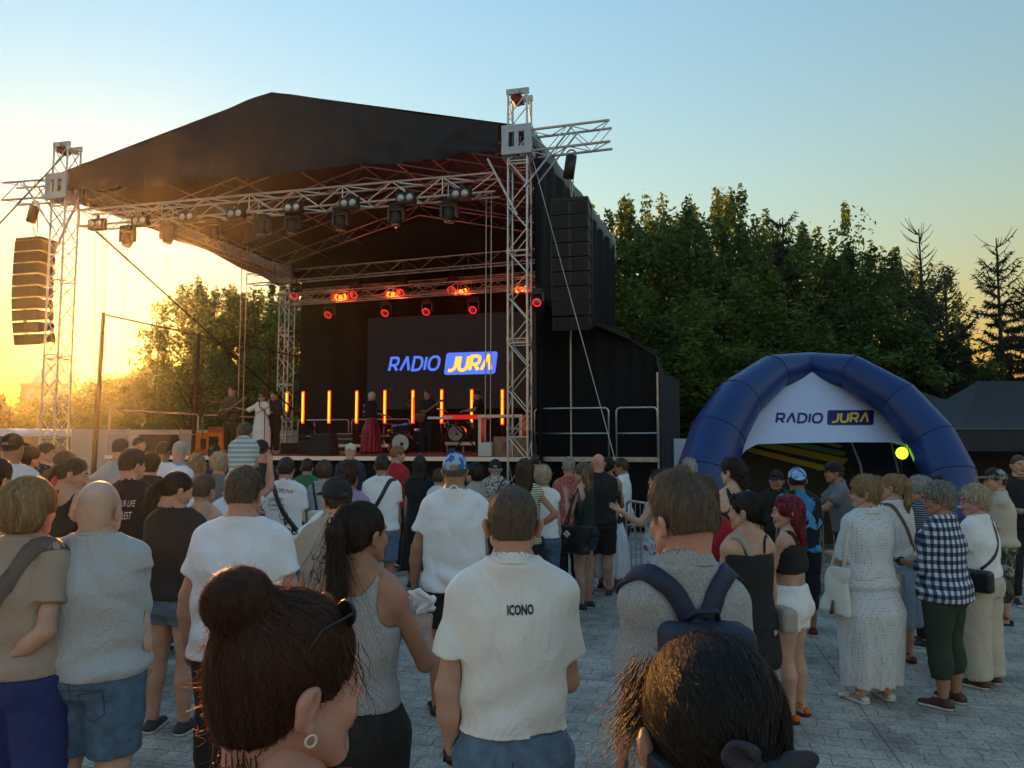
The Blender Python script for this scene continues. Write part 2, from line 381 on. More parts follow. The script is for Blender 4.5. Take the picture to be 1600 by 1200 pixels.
# outriggers with the braces that carry the loudspeakers
for a0, a1, sg in ((-.018, -.166, -1), (1.018, 1.150, 1)):
    m = MB(); truss(m, P(a0, 0, 8.38), P(a1, 0, 8.42), w=.42, h=.46, r=.028, seg=.5)
    q = P((a0 + a1) / 2 + .01 * sg, 0, 8.62); q2 = P(.0 if sg < 0 else 1, 0, 7.35)
    for s_ in (-.24, .24): m.tube(q - UN * s_, q2 - UN * s_ + UX * .16 * sg, .024, n=6)
    sp('outrigger', m, ALU)
    m = MB(); qa = P(.045 if sg < 0 else .955, 0, 8.05) - UN * .24; qb = P(0 if sg < 0 else 1, 0, 6.75) - UN * .24; m.tube(qa + (UX * .12 * -sg), qb, .026, n=7)
    sp('knee_brace', m, ALU)
# right hand wall, wing and backdrop
def sheet(mb, pts_fn, na, nz_, thick, off):
    V = []; F = []
    for o_ in (0, thick):
        for i in range(na):
            for j in range(nz_):
                V.append(tuple(pts_fn(i / (na - 1), j / (nz_ - 1)) + off * o_))
    for o_ in (0, na * nz_):
        for i in range(na - 1):
            for j in range(nz_ - 1):
                p_ = o_ + i * nz_ + j; f = (p_, p_ + nz_, p_ + nz_ + 1, p_ + 1); F.append(f if o_ == 0 else f[::-1])
    mb.add(V, F)
m = MB(); sheet(m, lambda s_, t_: P(-.028, .01 + .98 * s_, .05 + 8.3 * t_) - UX * (.03 * math.sin(s_ * 60 + math.sin(t_ * 5)) + .02 * math.sin(s_ * 23)), 70, 10, .02, UX)
sp('side_wall', m, DRAPE, True)
a_l = on_b(470, 500, 1.03)[0]
m = MB(); gp = [P(1.0, 1.01, 8.1), P(-.02, 1.01, 8.1), P(-.02, 1.01, 8.70), P(.5, 1.01, 10.19), P(1.0, 1.01, 8.72)]; m.prism(gp, UN * .02); sp('rear_gable', m, TARP)
m = MB(); sheet(m, lambda s_, t_: P(a_l + (-.02 - a_l) * s_, 1.03, ZD + 6.55 * t_) - UN * .04 * math.sin(s_ * 70), 80, 4, .02, UN)
sp('backdrop', m, GAUZE, True)
# wing at the right of the stage with a sloping black roof
WB = .10
def wpt(px, py, b=WB): return on_b(px, py, b)[2]
m = MB()
c1 = wpt(838, 470); c2 = wpt(925, 507); c3 = wpt(985, 532); c4 = wpt(1024, 556); c5 = wpt(1030, 590)
g1, g5 = Vector((c1.x, c1.y, .02)), Vector((c5.x, c5.y, .02))
top = [c1, c2, c3, c4, c5]
def wing_front(s_, t_):
    k = s_ * 4; i = min(3, int(k)); q = top[i].lerp(top[i + 1], k - i)
    return Vector((q.x, q.y, .02 + (q.z - .02) * t_)) - UN * (.05 * math.sin(t_ * 9 + 2 * math.sin(s_ * 4)) * math.sin(s_ * math.pi) + .02 * math.sin(s_ * 50))
sheet(m, wing_front, 60, 26, .03, UN)
sp('wing_front', m, DRAPE, True)
m = MB(); bk = UN * 3.6
for i in range(4):
    m.prism([top[i], top[i + 1], top[i + 1] + bk, top[i] + bk], (0, 0, .06))
m.prism([c1 - UN * .12, c2 - UN * .14, c3 - UN * .14, c3 - UN * .14 + Vector((0, 0, .12)), c2 - UN * .14 + Vector((0, 0, .12)), c1 - UN * .12 + Vector((0, 0, .12))], UN * .14)
sp('wing_roof', m, TARP)
e1_, e2_ = wpt(1057, 583, .3), wpt(1062, 690, .3)
m = MB(); sheet(m, lambda s_, t_: Vector((c5.x, c5.y, 0)).lerp(Vector((e1_.x, e1_.y, 0)) + UN * .8, s_) - UX * .05 * math.sin(s_ * 34) + Vector((0, 0, .9 + (c5.z - .78) * t_ * (1 - .0 * s_))), 40, 8, .02, UX)
sp('wing_end_curtain', m, M('navy_black_drape', (.014, .018, .03), .8, bump=1, bs=2, stretch=(4, 4, .2)), True)
m = MB()
for px in (892, 1027):
    q = wpt(px, 600, WB - .02); m.tube((q.x, q.y, .0), (q.x, q.y, 4.6 if px < 900 else 3.4), .024)
sp('wing_pole', m, STEEL)
# deck edge of the wing
m = MB(); q0, q1 = wpt(840, 716, WB - .03), wpt(1030, 722, WB - .03); m.beam((q0.x, q0.y, ZD - .05), (q1.x, q1.y, ZD - .05), .06, .1); sp('edge_rail', m, STEEL)
# guy cables and hoist chains
def cable(name, label, a, b, r=.008, sag=0, mat=BLACKMETAL, cat='cable', group=None, pts=None):
    m = MB(); a, b = Vector(a), Vector(b)
    pts = pts or [a.lerp(b, t / 10) - Vector((0, 0, sag * math.sin(math.pi * t / 10))) for t in range(11)]
    m.path(pts, r, n=5); return tag(m.build(name, mat), label, cat, group)
q = P(1, 0, 9.4)
cable('guy_cable', 'dark guy cable running from the left tower top down out of the frame', q, (-16.5, 15.5, 0), .018)
cable('guy_cable', 'black strap slanting down from the left tower behind the stage towards the trees', P(.955, .02, 7.5), P(.82, .9, 2.2), .03)
cable('guy_cable', 'thin steel guy wire slanting down across the right loudspeaker tower and wing', P(-.02, -.01, 8.3), gnd(992, 742, 0.6) * 1 if False else Vector((2.35, 14.2, .05)), .009, mat=STEEL)
for i, (px, y0, y1, b_) in enumerate(((148, 355, 690, .05), (160, 355, 600, .15), (166, 352, 560, .2), (199, 385, 600, .35), (262, 380, 660, .6))):
    A_ = on_b(px, y0, b_)[2]; B_ = on_b(px - (0, 3, 4, 12, 24)[i], y1, b_)[2]; A_.z = 8.3
    cable('hoist_line', ('plain black line hanging straight down beside the left tower', 'thin black line second from the left tower', 'thin black line third from the left tower', 'slanting black line in front of the bright sky by the sun', 'slanting black line above the sunlit trees')[i], A_, B_, .008, cat='rope', group='lines hanging inside the stage roof')
for i, px in enumerate((760, 768)):
    A_ = on_b(px, 300, .06)[2]; B_ = on_b(px - 2, 712, .06)[2]
    cable('hoist_chain', ('left one of the two grey hoist chains hanging beside the right tower', 'right one of the two grey hoist chains hanging beside the right tower')[i], A_, B_, .013, mat=STEEL, cat='chain', group='hoist chains by the right tower')
for i, px in enumerate((376, 384)):
    A_ = on_b(px, 470, .5)[2]; B_ = on_b(px - 3, 600, .5)[2]; A_.z = 8.6; B_.z = ZD
    cable('hoist_chain', ('left one of the two thin chains hanging left of the rear tower', 'right one of the two thin chains hanging left of the rear tower')[i], A_, B_, .013, mat=STEEL, cat='chain', group='hoist chains by the rear tower')
# railings
def railing(p0, p1, h, label, group, mat=ALU, z0=ZD, mid=True):
    p0, p1 = Vector((p0[0], p0[1], 0)), Vector((p1[0], p1[1], 0)); m = MB(); rd = .09; d = (p1 - p0).normalized(); pts = [Vector((p0.x, p0.y, z0))]
    for k in range(5):
        t = math.pi / 2 * k / 4; pts.append(Vector((p0.x, p0.y, z0 + h - rd)) + d * rd * (1 - math.cos(t)) + Vector((0, 0, rd * math.sin(t))))
    for k in range(5):
        t = math.pi / 2 * k / 4; pts.append(Vector((p1.x, p1.y, z0 + h)) - d * rd * (1 - math.sin(t)) - Vector((0, 0, rd * (1 - math.cos(t)))))
    pts.append(Vector((p1.x, p1.y, z0)))
    t = thing('stage_railing', label, 'railing', (p0.x, p0.y, z0), group=group)
    o = Vector((p0.x, p0.y, z0)); f = MB(); f.path([p - o for p in pts], .021, n=8); f.build('frame', mat, t, True)
    b = MB(); zz = Vector((0, 0, h * .48)); b.tube(zz, Vector((p1.x, p1.y, z0)) - o + zz, .018, n=7); b.build('mid_rail', mat, t, True)
    return t
railing(P(.872, .01), P(.872, .33), 1.12, 'leftmost aluminium railing at the left end of the stage deck', 'railings round the stage')
railing(P(.872, .35), P(.872, .66), 1.12, 'second aluminium railing from the left end of the stage deck', 'railings round the stage')
railing(P(.872, .68), P(.872, .96), 1.12, 'aluminium railing behind the guitarist at the left of the stage', 'railings round the stage')
for (x0, x1, lb) in ((466, 545, 'rear stage railing between the orange light tubes'), (550, 640, 'rear stage railing behind the woman in the red skirt')):
    A_, B_ = on_b(x0, 650, .9)[2], on_b(x1, 650, .9)[2]; railing((A_.x, A_.y), (B_.x, B_.y), 1.12, lb, 'railings round the stage')
for (x0, x1, lb) in ((836, 951, 'wide aluminium railing on the black wing right of the tower'), (963, 1027, 'narrow aluminium railing at the right end of the black wing')):
    A_, B_ = wpt(x0, 650, WB - .035), wpt(x1, 650, WB - .035); railing((A_.x, A_.y), (B_.x, B_.y), 1.05, lb, 'railings round the stage')
# scaffold frame of dark tubes at the left side
t = thing('scaffold_frame', 'dark scaffold tube frame standing along the left side of the stage', 'scaffold', P(.9, 0))
o0 = t.location; hts = {}
for k, b_ in enumerate((.0, .35, .70)):
    m = MB(); q = P(.90, b_) - o0; hts[k] = q
    m.tube((q.x, q.y, 0), (q.x + .10, q.y, 5.15), .07 if k < 2 else .05, .05, n=8); m.build('pole', M('dark_brown_tube', (.05, .032, .02), .7), t)
m = MB(); m.tube(hts[0] + Vector((.1, 0, 5.1)), hts[2] * 1.35 + Vector((.1, 0, 5.0)), .03, n=6); m.build('top_bar', M('dark_brown_tube', (.05, .032, .02), .7), t)
# ---------------------------------------------------------------- led screen with logo
GLY = {  # stroke letters in a 1 x 1 box
 'R': (.78, [[(0, 0), (0, 1), (.55, 1), (.72, .93), (.78, .72), (.72, .5), (.55, .42), (.12, .42)], [(.42, .42), (.78, 0)]]),
 'A': (.86, [[(0, 0), (.43, 1), (.5, 1), (.86, 0)]]),
 'D': (.86, [[(0, .0), (0, 1), (.45, 1), (.72, .9), (.86, .65), (.86, .35), (.72, .1), (.45, 0), (0, 0)]]),
 'I': (.0, [[(0, 0), (0, 1)]]),
 'O': (.98, [[(.3, 0), (.68, 0), (.9, .14), (.98, .36), (.98, .64), (.9, .86), (.68, 1), (.3, 1), (.08, .86), (0, .64), (0, .36), (.08, .14), (.3, 0)]]),
 'J': (.62, [[(0, .0), (.3, 0), (.52, .1), (.62, .3), (.62, 1)]]),
 'U': (.78, [[(0, 1), (0, .3), (.09, .09), (.3, 0), (.48, 0), (.69, .09), (.78, .3), (.78, 1)]]),
}
def word(mb, txt, x0, z0, h, w, sw, shear, fn, track=.34, depth=.02):
    """stroke lettering in local x,z; fn maps (x,z,depth) to 3D"""
    tot = sum(GLY[c][0] for c in txt) + track * (len(txt) - 1); sc = w / tot; x = x0
    for c in txt:
        wd, strokes = GLY[c]
        for st in strokes:
            pts = [Vector((x + p[0] * sc, z0 + p[1] * h)) for p in st]; n = len(pts); cl = (pts[0] - pts[-1]).length < 1e-6
            Lf, Rt = [], []
            for i, p in enumerate(pts):
                a = pts[i - 1] if i else (pts[-2] if cl else None); b = pts[i + 1] if i < n - 1 else (pts[1] if cl else None)
                d1 = (p - a).normalized() if a is not None else (b - p).normalized(); d2 = (b - p).normalized() if b is not None else d1
                nn = Vector((-d1.y - d2.y, d1.x + d2.x)); nn = nn.normalized(); k = 1 / max(.5, nn.dot(Vector((-d1.y, d1.x))))
                ex = (0 if (cl or (0 < i < n - 1)) else sw * 0)
                Lf.append(p + nn * sw / 2 * k); Rt.append(p - nn * sw / 2 * k)
            for i in range(n - 1):
                q = [Lf[i], Rt[i], Rt[i + 1], Lf[i + 1]]
                sh = [(v.x + (v.y - z0) * shear, v.y) for v in q]
                mb.add([fn(a_, b_, 0) for a_, b_ in sh] + [fn(a_, b_, depth) for a_, b_ in sh], [(0, 1, 2, 3), (7, 6, 5, 4), (0, 4, 5, 1), (1, 5, 6, 2), (2, 6, 7, 3), (3, 7, 4, 0)])
        x += (wd + track) * sc
def rrect(x0, x1, z0, z1, r, shear):
    pts = []
    for cx, cz, a0 in ((x1 - r, z1 - r, 0), (x0 + r, z1 - r, 90), (x0 + r, z0 + r, 180), (x1 - r, z0 + r, 270)):
        for k in range(5):
            a = R(a0 + 22.5 * k); pts.append((cx + r * math.cos(a), cz + r * math.sin(a)))
    return [(x + (z - z0) * shear, z) for x, z in pts]
SB = .90
aL, zT, _ = on_b(575, 497, SB); _, zB, _ = on_b(575, 640, SB)
A_ = P(aL, SB); scr = thing('led_screen', 'large dark led screen at the back of the stage showing a radio logo', 'screen', (A_.x, A_.y, ZD), STAGE_RZ)
swid = (P(-.0, SB) - P(aL, SB)).length
m = MB(); m.box((swid / 2, .06, (zT + zB) / 2 - ZD), (swid, .1, zT - zB)); m.build('panel', M('led_panel', (.004, .004, .005), .8, spec=.1, emit=.003, ecol=(1, .86, .82)), scr)
m = MB()
for x in (.3, swid - .3): m.tube((x, .12, 0), (x, .12, zB - ZD + .02), .04)
m.build('stand', BLACKMETAL, scr)
def scr_xy(px, py):
    _, z, q = on_b(px, py, SB); return (q - Vector((A_.x, A_.y, 0))).dot(-UX), z - ZD
def sfn(x, z, d): return (x, -.004 - d, z)
BLUEL = M('logo_blue_light', (.05, .12, .6), .5, emit=.34, ecol=(.06, .16, .75)); ORL = M('logo_orange_light', (.9, .4, .03), .5, emit=.62, ecol=(1, .36, .02))
x0, z0 = scr_xy(607, 579); x1, z1 = scr_xy(686, 556); m = MB(); word(m, 'RADIO', x0, z0, z1 - z0, x1 - x0 - .12, .085, .2, sfn, .36); m.build('logo_word', BLUEL, scr)
x0, z0 = scr_xy(690, 585); x1, z1 = scr_xy(769, 547); m = MB(); pl = rrect(x0, x1, z0, z1, .09, .13); m.prism([sfn(a, b, 0) for a, b in pl], (0, -.012, 0)); m.build('logo_box', BLUEL, scr)
x0, z0 = scr_xy(697, 578); x1, z1 = scr_xy(764, 554); m = MB(); word(m, 'JURA', x0, z0, z1 - z0, x1 - x0 - .05, .1, .2, lambda x, z, d: (x, -.018 - d, z), .32); m.build('logo_word', ORL, scr)
# ---------------------------------------------------------------- stage lights
LENS = M('frosted_lens', (.75, .75, .75), .15, spec=.8); REDRING = M('red_led_ring', (.8, .02, .03), .4, emit=.55, ecol=(1, .02, .03))
ORL2 = M('orange_led', (1, .5, .05), .4, emit=.95, ecol=(1, .27, .012)); REDGLOW = M('red_halo_rim', (1, .02, .01), .4, emit=.45, ecol=(1, .02, .0))  # rim colour paints the red halo round the orange lamps
def blinder(q, label):
    t = thing('blinder_light', label, 'stage light', q, STAGE_RZ, 'two-lamp blinders on the front truss')
    m = MB(); m.box((0, 0, 0), (.44, .16, .24)); m.box((0, .02, .17), (.05, .05, .14)); m.build('housing', BLACKMETAL, t)
    for sx in (-.105, .105):
        m = MB(); m.lathe([(.03, -.012), (.07, -.006), (.08, 0)], (sx, -.085, 0), 16, Matrix.Rotation(R(90), 3, 'X')); m.build('lamp', LENS, t, True)
    m = MB(); m.tube((-.24, 0, .14), (.24, 0, .14), .015); m.tube((-.24, 0, .14), (-.24, 0, 0), .012); m.tube((.24, 0, .14), (.24, 0, 0), .012); m.build('yoke', BLACKMETAL, t)
    return t
def moving_head(q, label, tilt=0.0, s=1.0, name='moving_head_light', group='moving head lights under the front truss', ring=False):
    t = thing(name, label, 'stage light', q, STAGE_RZ, group)
    m = MB(); m.box((0, 0, .02), (.34 * s, .26 * s, .13 * s)); m.tube((0, 0, .08 * s), (0, 0, .28 * s), .025 * s); m.build('base', BLACK, t)
    m = MB()
    for sx in (-1, 1): m.box((sx * .2 * s, 0, -.2 * s), (.06 * s, .16 * s, .34 * s))
    m.box((0, 0, -.065 * s), (.44 * s, .18 * s, .05 * s)); m.build('yoke', M('dark_grey_plastic', (.05, .05, .055), .4), t)
    Mx = Matrix.Rotation(tilt, 3, 'X')
    m = MB(); m.lathe([(.09 * s, -.2 * s), (.13 * s, -.16 * s), (.155 * s, -.02 * s), (.165 * s, .12 * s), (.15 * s, .17 * s)], (0, 0, -.3 * s), 18, Mx); hd = m.build('head', BLACK, t, True)
    m = MB(); m.lathe([(.125 * s, -.205 * s), (.03 * s, -.225 * s)], (0, 0, -.3 * s), 18, Mx)
    m.build('lens', M('lens_glass', (.2, .2, .22), .08, spec=1), hd, True)
    if ring:
        m = MB(); pts = [Mx @ Vector((.14 * s * math.cos(a), .14 * s * math.sin(a), -.2 * s)) + Vector((0, 0, -.3 * s)) for a in [2 * math.pi * k / 20 for k in range(20)]]
        m.path(pts, .011 * s, n=6, closed=True); m.build('led_ring', REDRING, hd)
    return t
ordn = ('leftmost', 'second from left', 'third from left', 'fourth from left', 'fourth from right', 'third from right', 'second from right', 'rightmost')
for i, (px, py) in enumerate(((158, 353), (226, 348), (299, 342), (374, 337), (463, 328), (550, 321), (638, 313), (723, 307))):
    q = on_b(px, py, 0.0)[2] - UN * .12; blinder(q, ordn[i] + ' of the two-lamp blinders clamped under the front truss')
for i, (px, py) in enumerate(((200, 360), (263, 358), (335, 352), (410, 344), (458, 341), (533, 335), (620, 327), (702, 321))):
    q = on_b(px, py, 0.02)[2]; q.z = 7.28
    moving_head(q, ordn[i] + ' of the black moving heads hanging from the front truss', R(-12 + 5 * (i % 3)), .88)
rings = ((460, 459, .8), (553, 457, .8), (513, 489, .93), (602, 486, .93), (626, 454, .8), (666, 484, .93), (706, 450, .8), (739, 481, .93), (840, 477, -1))
for i, (px, py, b_) in enumerate(rings):
    if b_ < 0: q = P(-.07, .0, 0); a_, z_, q = on_b(px, py, .0); q = q - UN * .1
    else: q = on_b(px, py, b_)[2]
    q = q + Vector((0, 0, .30)) + UN * .12
    lb = ('leftmost red-ringed moving head beside the rear left tower', 'red-ringed moving head right of the first orange strobe', 'low red-ringed moving head under the first orange strobe',
          'red-ringed moving head tilted down above the screen left corner', 'red-ringed moving head touching the second orange strobe', 'red-ringed moving head above the middle of the screen',
          'red-ringed moving head left of the third orange strobe', 'red-ringed moving head above the right half of the screen', 'lone red-ringed light on the black wall right of the tower')[i]
    moving_head(q, lb, R(-55), (.92 if b_ > 0 else .62), 'ring_light', 'moving heads with red rings', True)
for i, (px, py) in enumerate(((532, 464), (614, 460), (720, 456), (815, 452))):
    q = on_b(px, py, .82)[2]
    t = thing('strobe_light', ('leftmost glowing orange strobe on the rear truss', 'second glowing orange strobe from the left on the rear truss', 'third glowing orange strobe from the left on the rear truss', 'glowing orange strobe seen through the right tower')[i], 'stage light', q, STAGE_RZ, 'orange strobes on the rear truss')
    m = MB(); m.box((0, .06, 0), (.62, .1, .26)); m.build('housing', BLACK, t)
    m = MB(); m.box((0, 0, 0), (.12, .03, .14))
    for sx in (-1, 1): m.beam((sx * .15, 0, .1), (sx * .2, 0, 0), .05, .05); m.beam((sx * .2, 0, 0), (sx * .15, 0, -.1), .05, .05)
    m.build('lamp', ORL2, t)
    m = MB()
    for sx in (-1, 1): m.box((sx * .1, .003, 0), (.04, .02, .2)); m.box((sx * .27, .003, 0), (.04, .02, .2))
    m.build('rim', REDGLOW, t)
for i, (px, y0, y1, b_) in enumerate(((448, 614, 642, .78), (473, 613, 660, .78), (514, 612, 660, .78), (557, 612, 660, .78), (601, 611, 660, .78), (645, 611, 660, .78), (690, 610, 660, .78), (737, 610, 660, .78), (785, 610, 662, .78))):
    q0 = on_b(px, y1, b_)[2]; q1 = on_b(px, y0, b_)[2]
    nmz = ('leftmost', 'second', 'third', 'fourth', 'fifth', 'sixth', 'seventh', 'eighth', 'ninth')[i]
    t = thing('light_tube', (nmz + ' glowing orange light tube' + (' from the left' if i else '') + ' in the row across the stage'), 'light tube', (q0.x, q0.y, ZD), STAGE_RZ, 'upright orange light tubes across the stage')
    m = MB(); m.box((0, -.03, (q0.z + q1.z) / 2 - ZD), (.055, .03, q1.z - q0.z)); m.build('lamp', ORL2, t)
    m = MB(); m.box((0, .0, (q0.z + q1.z) / 2 - ZD), (.10, .028, q1.z - q0.z + .08)); m.build('rim', REDGLOW, t)  # plate behind the lamp glows as its painted red halo
    m = MB(); m.tube((0, .03, 0), (0, .03, q0.z - ZD), .015); m.lathe([(.18, 0), (.18, .02), (.02, .03)], (0, .03, 0), 12); m.build('stand', BLACKMETAL, t)
# the red light those lamps throw on the stage
def plight(q, e, col, r=.15):
    l = bpy.data.lights.new('stage_glow', 'POINT'); l.energy = e; l.color = col; l.shadow_soft_size = r
    o = bpy.data.objects.new('stage_glow', l); COL.objects.link(o); o.location = q
for px, py in ((532, 470), (614, 468), (720, 464), (815, 462)): plight(on_b(px, py, .80)[2] - UN * .3, 9, (1, .10, .03))
for a_, b_, z_ in ((.62, .7, 2.3), (.45, .7, 2.3), (.3, .7, 2.3), (.15, .7, 2.3), (.03, .7, 2.4)): plight(P(a_, b_, z_), 3, (1, .07, .03))
for a_, b_, z_ in ((.8, .12, 7.0), (.5, .12, 7.0), (.2, .12, 7.1), (.06, .1, 7.6)): plight(P(a_, b_ + .2, z_), 1.6, (1, .05, .06))
# ---------------------------------------------------------------- line arrays
def line_array(top, label, n=9, dh=.29, curve=1.0, rz=0.0, cable_to=None):
    t = thing('line_array_speaker', label, 'loudspeaker', (top.x, top.y, top.z - n * dh), rz, 'hanging line arrays')
    H = n * dh
    m = MB(); m.box((0, .05, H + .05), (.78, .62, .07)); m.box((0, .2, H + .12), (.08, .5, .09)); m.build('bumper_frame', BLACKMETAL, t)
    ang = R(-2); y = 0; z = H
    for k in range(n):
        ang_k = ang + R(curve) * k * k * .22
        Mx = Matrix.Rotation(ang_k, 3, 'X'); c = Vector((0, y, z)) + Mx @ Vector((0, 0, -dh / 2))
        m = MB(); hw, hd, hz = .40, .27, dh / 2 - .012
        # wedge: front taller than back
        V = [(-hw, -hd, -hz), (hw, -hd, -hz), (hw, -hd, hz), (-hw, -hd, hz), (-hw * .92, hd, -hz * .62), (hw * .92, hd, -hz * .62), (hw * .92, hd, hz * .62), (-hw * .92, hd, hz * .62)]
        m.add([Mx @ Vector(v) + c for v in V], [(0, 1, 2, 3), (7, 6, 5, 4), (0, 4, 5, 1), (1, 5, 6, 2), (2, 6, 7, 3), (3, 7, 4, 0)])
        m.cm = 1
        for sx in (-1, 1): m.box(Mx @ Vector((sx * .2, -hd - .004, 0)) + c, (.34, .012, dh - .05), M=Mx)
        m.cm = 2
        for sx in (-1, 1): m.box(Mx @ Vector((sx * (hw + .012), hd * .5, 0)) + c, (.02, .1, dh * .92), M=Mx)
        m.build('cabinet', [BLACK, M('speaker_grille', (.012, .012, .012), .7, bump=1, bs=300), BLACKMETAL], t)
        z -= dh * math.cos(ang_k); y += dh * math.sin(ang_k) * 1.0
    return t
qR = on_b(892, 318, .0)[2]; qL = on_b(52, 378, .0)[2]
line_array(qR + UN * .1, 'black line array hanging from the right outrigger in front of the black wall', 9, .30, 1.0, STAGE_RZ)
line_array(qL + UN * .1, 'black line array hanging from the left outrigger against the bright sky', 9, .295, 1.0, STAGE_RZ)
for i, (q, p0, p1) in enumerate(((qR, (888, 278), (893, 244)), (qL, (48, 348), (55, 322)))):
    A_, B_ = on_b(*p0, .0)[2], on_b(*p1, .0)[2]
    t = thing('hoist_motor', ('black chain hoist hanging under the right outrigger', 'black chain hoist hanging under the left outrigger')[i], 'hoist', B_, 0, 'chain hoists')
    m = MB(); m.tube(A_ - B_, (0, 0, 0), .12, n=10); m.build('motor', BLACK, t, True)
    m = MB(); m.path([Vector((math.cos(a) * .1, 0, math.sin(a) * .1 + .04)) for a in [k * math.pi / 5 for k in range(10)]], .02, n=5, closed=True); m.build('hook', STEEL, t)
    m = MB(); tp = q + UN * .1; d = tp - B_; m.tube(A_ - B_ + Vector((.02, 0, 0)), d + Vector((0, 0, .1)), .012, n=5); m.tube((.08, 0, 0), d + Vector((0.0, 0, .1)), .012, n=5); m.build('chain', STEEL, t)
# ---------------------------------------------------------------- backline on the stage
def sloc(px, py, b): q = on_b(px, py, b)[2]; return Vector((q.x, q.y, ZD))
ORANGE = M('orange_vinyl', (.75, .17, .01), .55, var=.1, bump=.3, bs=120); CHROME = M('chrome', (.8, .8, .82), .12, 1)
def riser(a0, a1, b0, b1, h, label):
    q = P(a0, b0); t = thing('drum_riser', label, 'riser', (q.x, q.y, ZD + .012), 0, 'risers on the stage')
    o = Vector((q.x, q.y, ZD + .012)); m = MB(); m.prism([P(a, b, ZD + .012 + h - .03) - o for a, b in ((a0, b0), (a1, b0), (a1, b1), (a0, b1))], (0, 0, .03)); m.build('platform', DECK, t)
    m = MB()
    m.beam(P(a0, b0, ZD + .012 + h - .05) - o - UN * .03, P(a1, b0, ZD + .012 + h - .05) - o - UN * .03, .03, .09); m.build('edge', M('bright_aluminium', (.75, .76, .78), .35, .6), t)
    m = MB()
    for k in range(5):
        for bb in (b0 + .01, b1 - .01): q2 = P(a0 + (a1 - a0) * (k + .05) / 4.1, bb, 0) - Vector((q.x, q.y, 0)); m.tube((q2.x, q2.y, 0), (q2.x, q2.y, h - .04), .025)
    m.build('legs', ALU, t)
    return t
riser(.30, .14, .50, .78, .32, 'low aluminium edged riser under the drum kits at the right of the stage')
riser(.60, .44, .50, .75, .26, 'low aluminium edged riser left of the woman in the red skirt')
def drumkit(px, py, b, z, s, label, head):
    q = sloc(px, py, b); t = thing('drum_kit', label, 'drum kit', (q.x, q.y, z), STAGE_RZ, 'drum kits on the stage')
    RX = Matrix.Rotation(R(90), 3, 'X'); shell = M('dark_drum_shell', (.03, .03, .035), .3)
    m = MB(); m.lathe([(.27 * s, -.2), (.28 * s, -.2), (.28 * s, .2), (.27 * s, .2)], (0, 0, .29 * s), 24, RX); bd = m.build('bass_drum', shell, t, True)
    m = MB(); m.lathe([(.26 * s, .0), (.26 * s, .006)], (0, -.206, .29 * s), 24, RX); m.cm = 1; m.lathe([(.05 * s, .0), (.05 * s, .004)], (.05 * s, -.214, .27 * s), 14, RX); m.build('drum_head', [head, BLACK], bd)
    for (x, y, zz, r, h) in ((-.22, .0, .70, .13, .2), (.1, .0, .74, .14, .2), (.46, .12, .5, .18, .36), (-.42, .25, .6, .17, .14)):
        m = MB(); m.lathe([(r * s, -h * s / 2), (r * s, h * s / 2)], (x * s, y, zz * s), 20, Matrix.Rotation(R(12), 3, 'X')); m.tube((x * s, y, zz * s - h * s / 2), (x * s, y + .05, 0), .012); d = m.build('tom', shell, t)
        m = MB(); m.lathe([(r * s + .006, 0), (r * s + .006, .02)], (x * s, y, zz * s + h * s / 2), 20, Matrix.Rotation(R(12), 3, 'X')); m.lathe([(r * s + .006, 0), (r * s + .006, .02)], (x * s, y, zz * s - h * s / 2), 20, Matrix.Rotation(R(12), 3, 'X')); m.build('hoop', CHROME, d)
    for (x, y, zz, r, ti) in ((-.62, .0, 1.12, .22, 18), (.62, .1, 1.18, .24, -14), (-.5, .3, .85, .17, 4)):
        m = MB(); m.lathe([(.02, .02), (.05, .008), (r, 0), (r, .004), (.0, .024)], (x * s, y, zz * s), 22, Matrix.Rotation(R(ti), 3, 'Y')); m.cm = 1
        m.tube((x * s, y, zz * s + .04), (x * s, y, .3), .01); 
        for k in range(3): m.tube((x * s, y, .35), (x * s + .22 * math.cos(k * 2.1), y + .22 * math.sin(k * 2.1), 0), .01)
        m.build('cymbal', [M('bronze', (.5, .33, .1), .3, .9), CHROME], t)
    return t
drumkit(630, 690, .42, ZD + .012, .95, 'drum kit with a pale bass drum head right of the red skirt', M('pale_drum_head', (.62, .66, .68), .5))
drumkit(715, 685, .62, ZD + .335, .85, 'drum kit raised behind the red keyboard with a white and brown bass drum head', M('split_drum_head', (.5, .45, .4), .5, var=.5, vs=2))
q = sloc(728, 650, .28); t = thing('keyboard_stand', 'red and white keyboard on a black stand in front of the pianist', 'keyboard', q, STAGE_RZ)
m = MB(); m.box((0, 0, .95), (1.15, .36, .1)); m.build('keyboard', M('glowing_red_lacquer', (.6, .01, .02), .25, emit=.12, ecol=(1, .02, .02)), t)  # weak red glow added to the keyboard body, which is no lamp
m = MB(); m.box((-.62, -.05, .93), (.66, .3, .06)); m.build('controller', M('white_plastic', (.7, .72, .75), .4), t)
m = MB(); m.tube((-.45, 0, 0), (.45, 0, .9), .02); m.tube((.45, 0, 0), (-.45, 0, .9), .02); m.tube((-.5, -.2, .01), (-.4, .25, .01), .02); m.tube((.5, -.2, .01), (.4, .25, .01), .02); m.build('stand', BLACKMETAL, t)
q = sloc(785, 650, .2); t = thing('equipment_table', 'grey metal side table with gear beside the right tower', 'table', q, STAGE_RZ)
m = MB(); m.box((0, 0, .93), (1.1, .5, .07)); m.build('tabletop', ALU, t)
for sx in (-.5, .5):
    m = MB(); m.box((sx, 0, .45), (.07, .45, .9)); m.build('leg', ALU, t)
q = sloc(776, 690, .08); m = MB(); m.box((0, 0, .22), (.75, .45, .44)); m.cm = 1; m.box((-.1, -.227, .22), (.12, .004, .2))
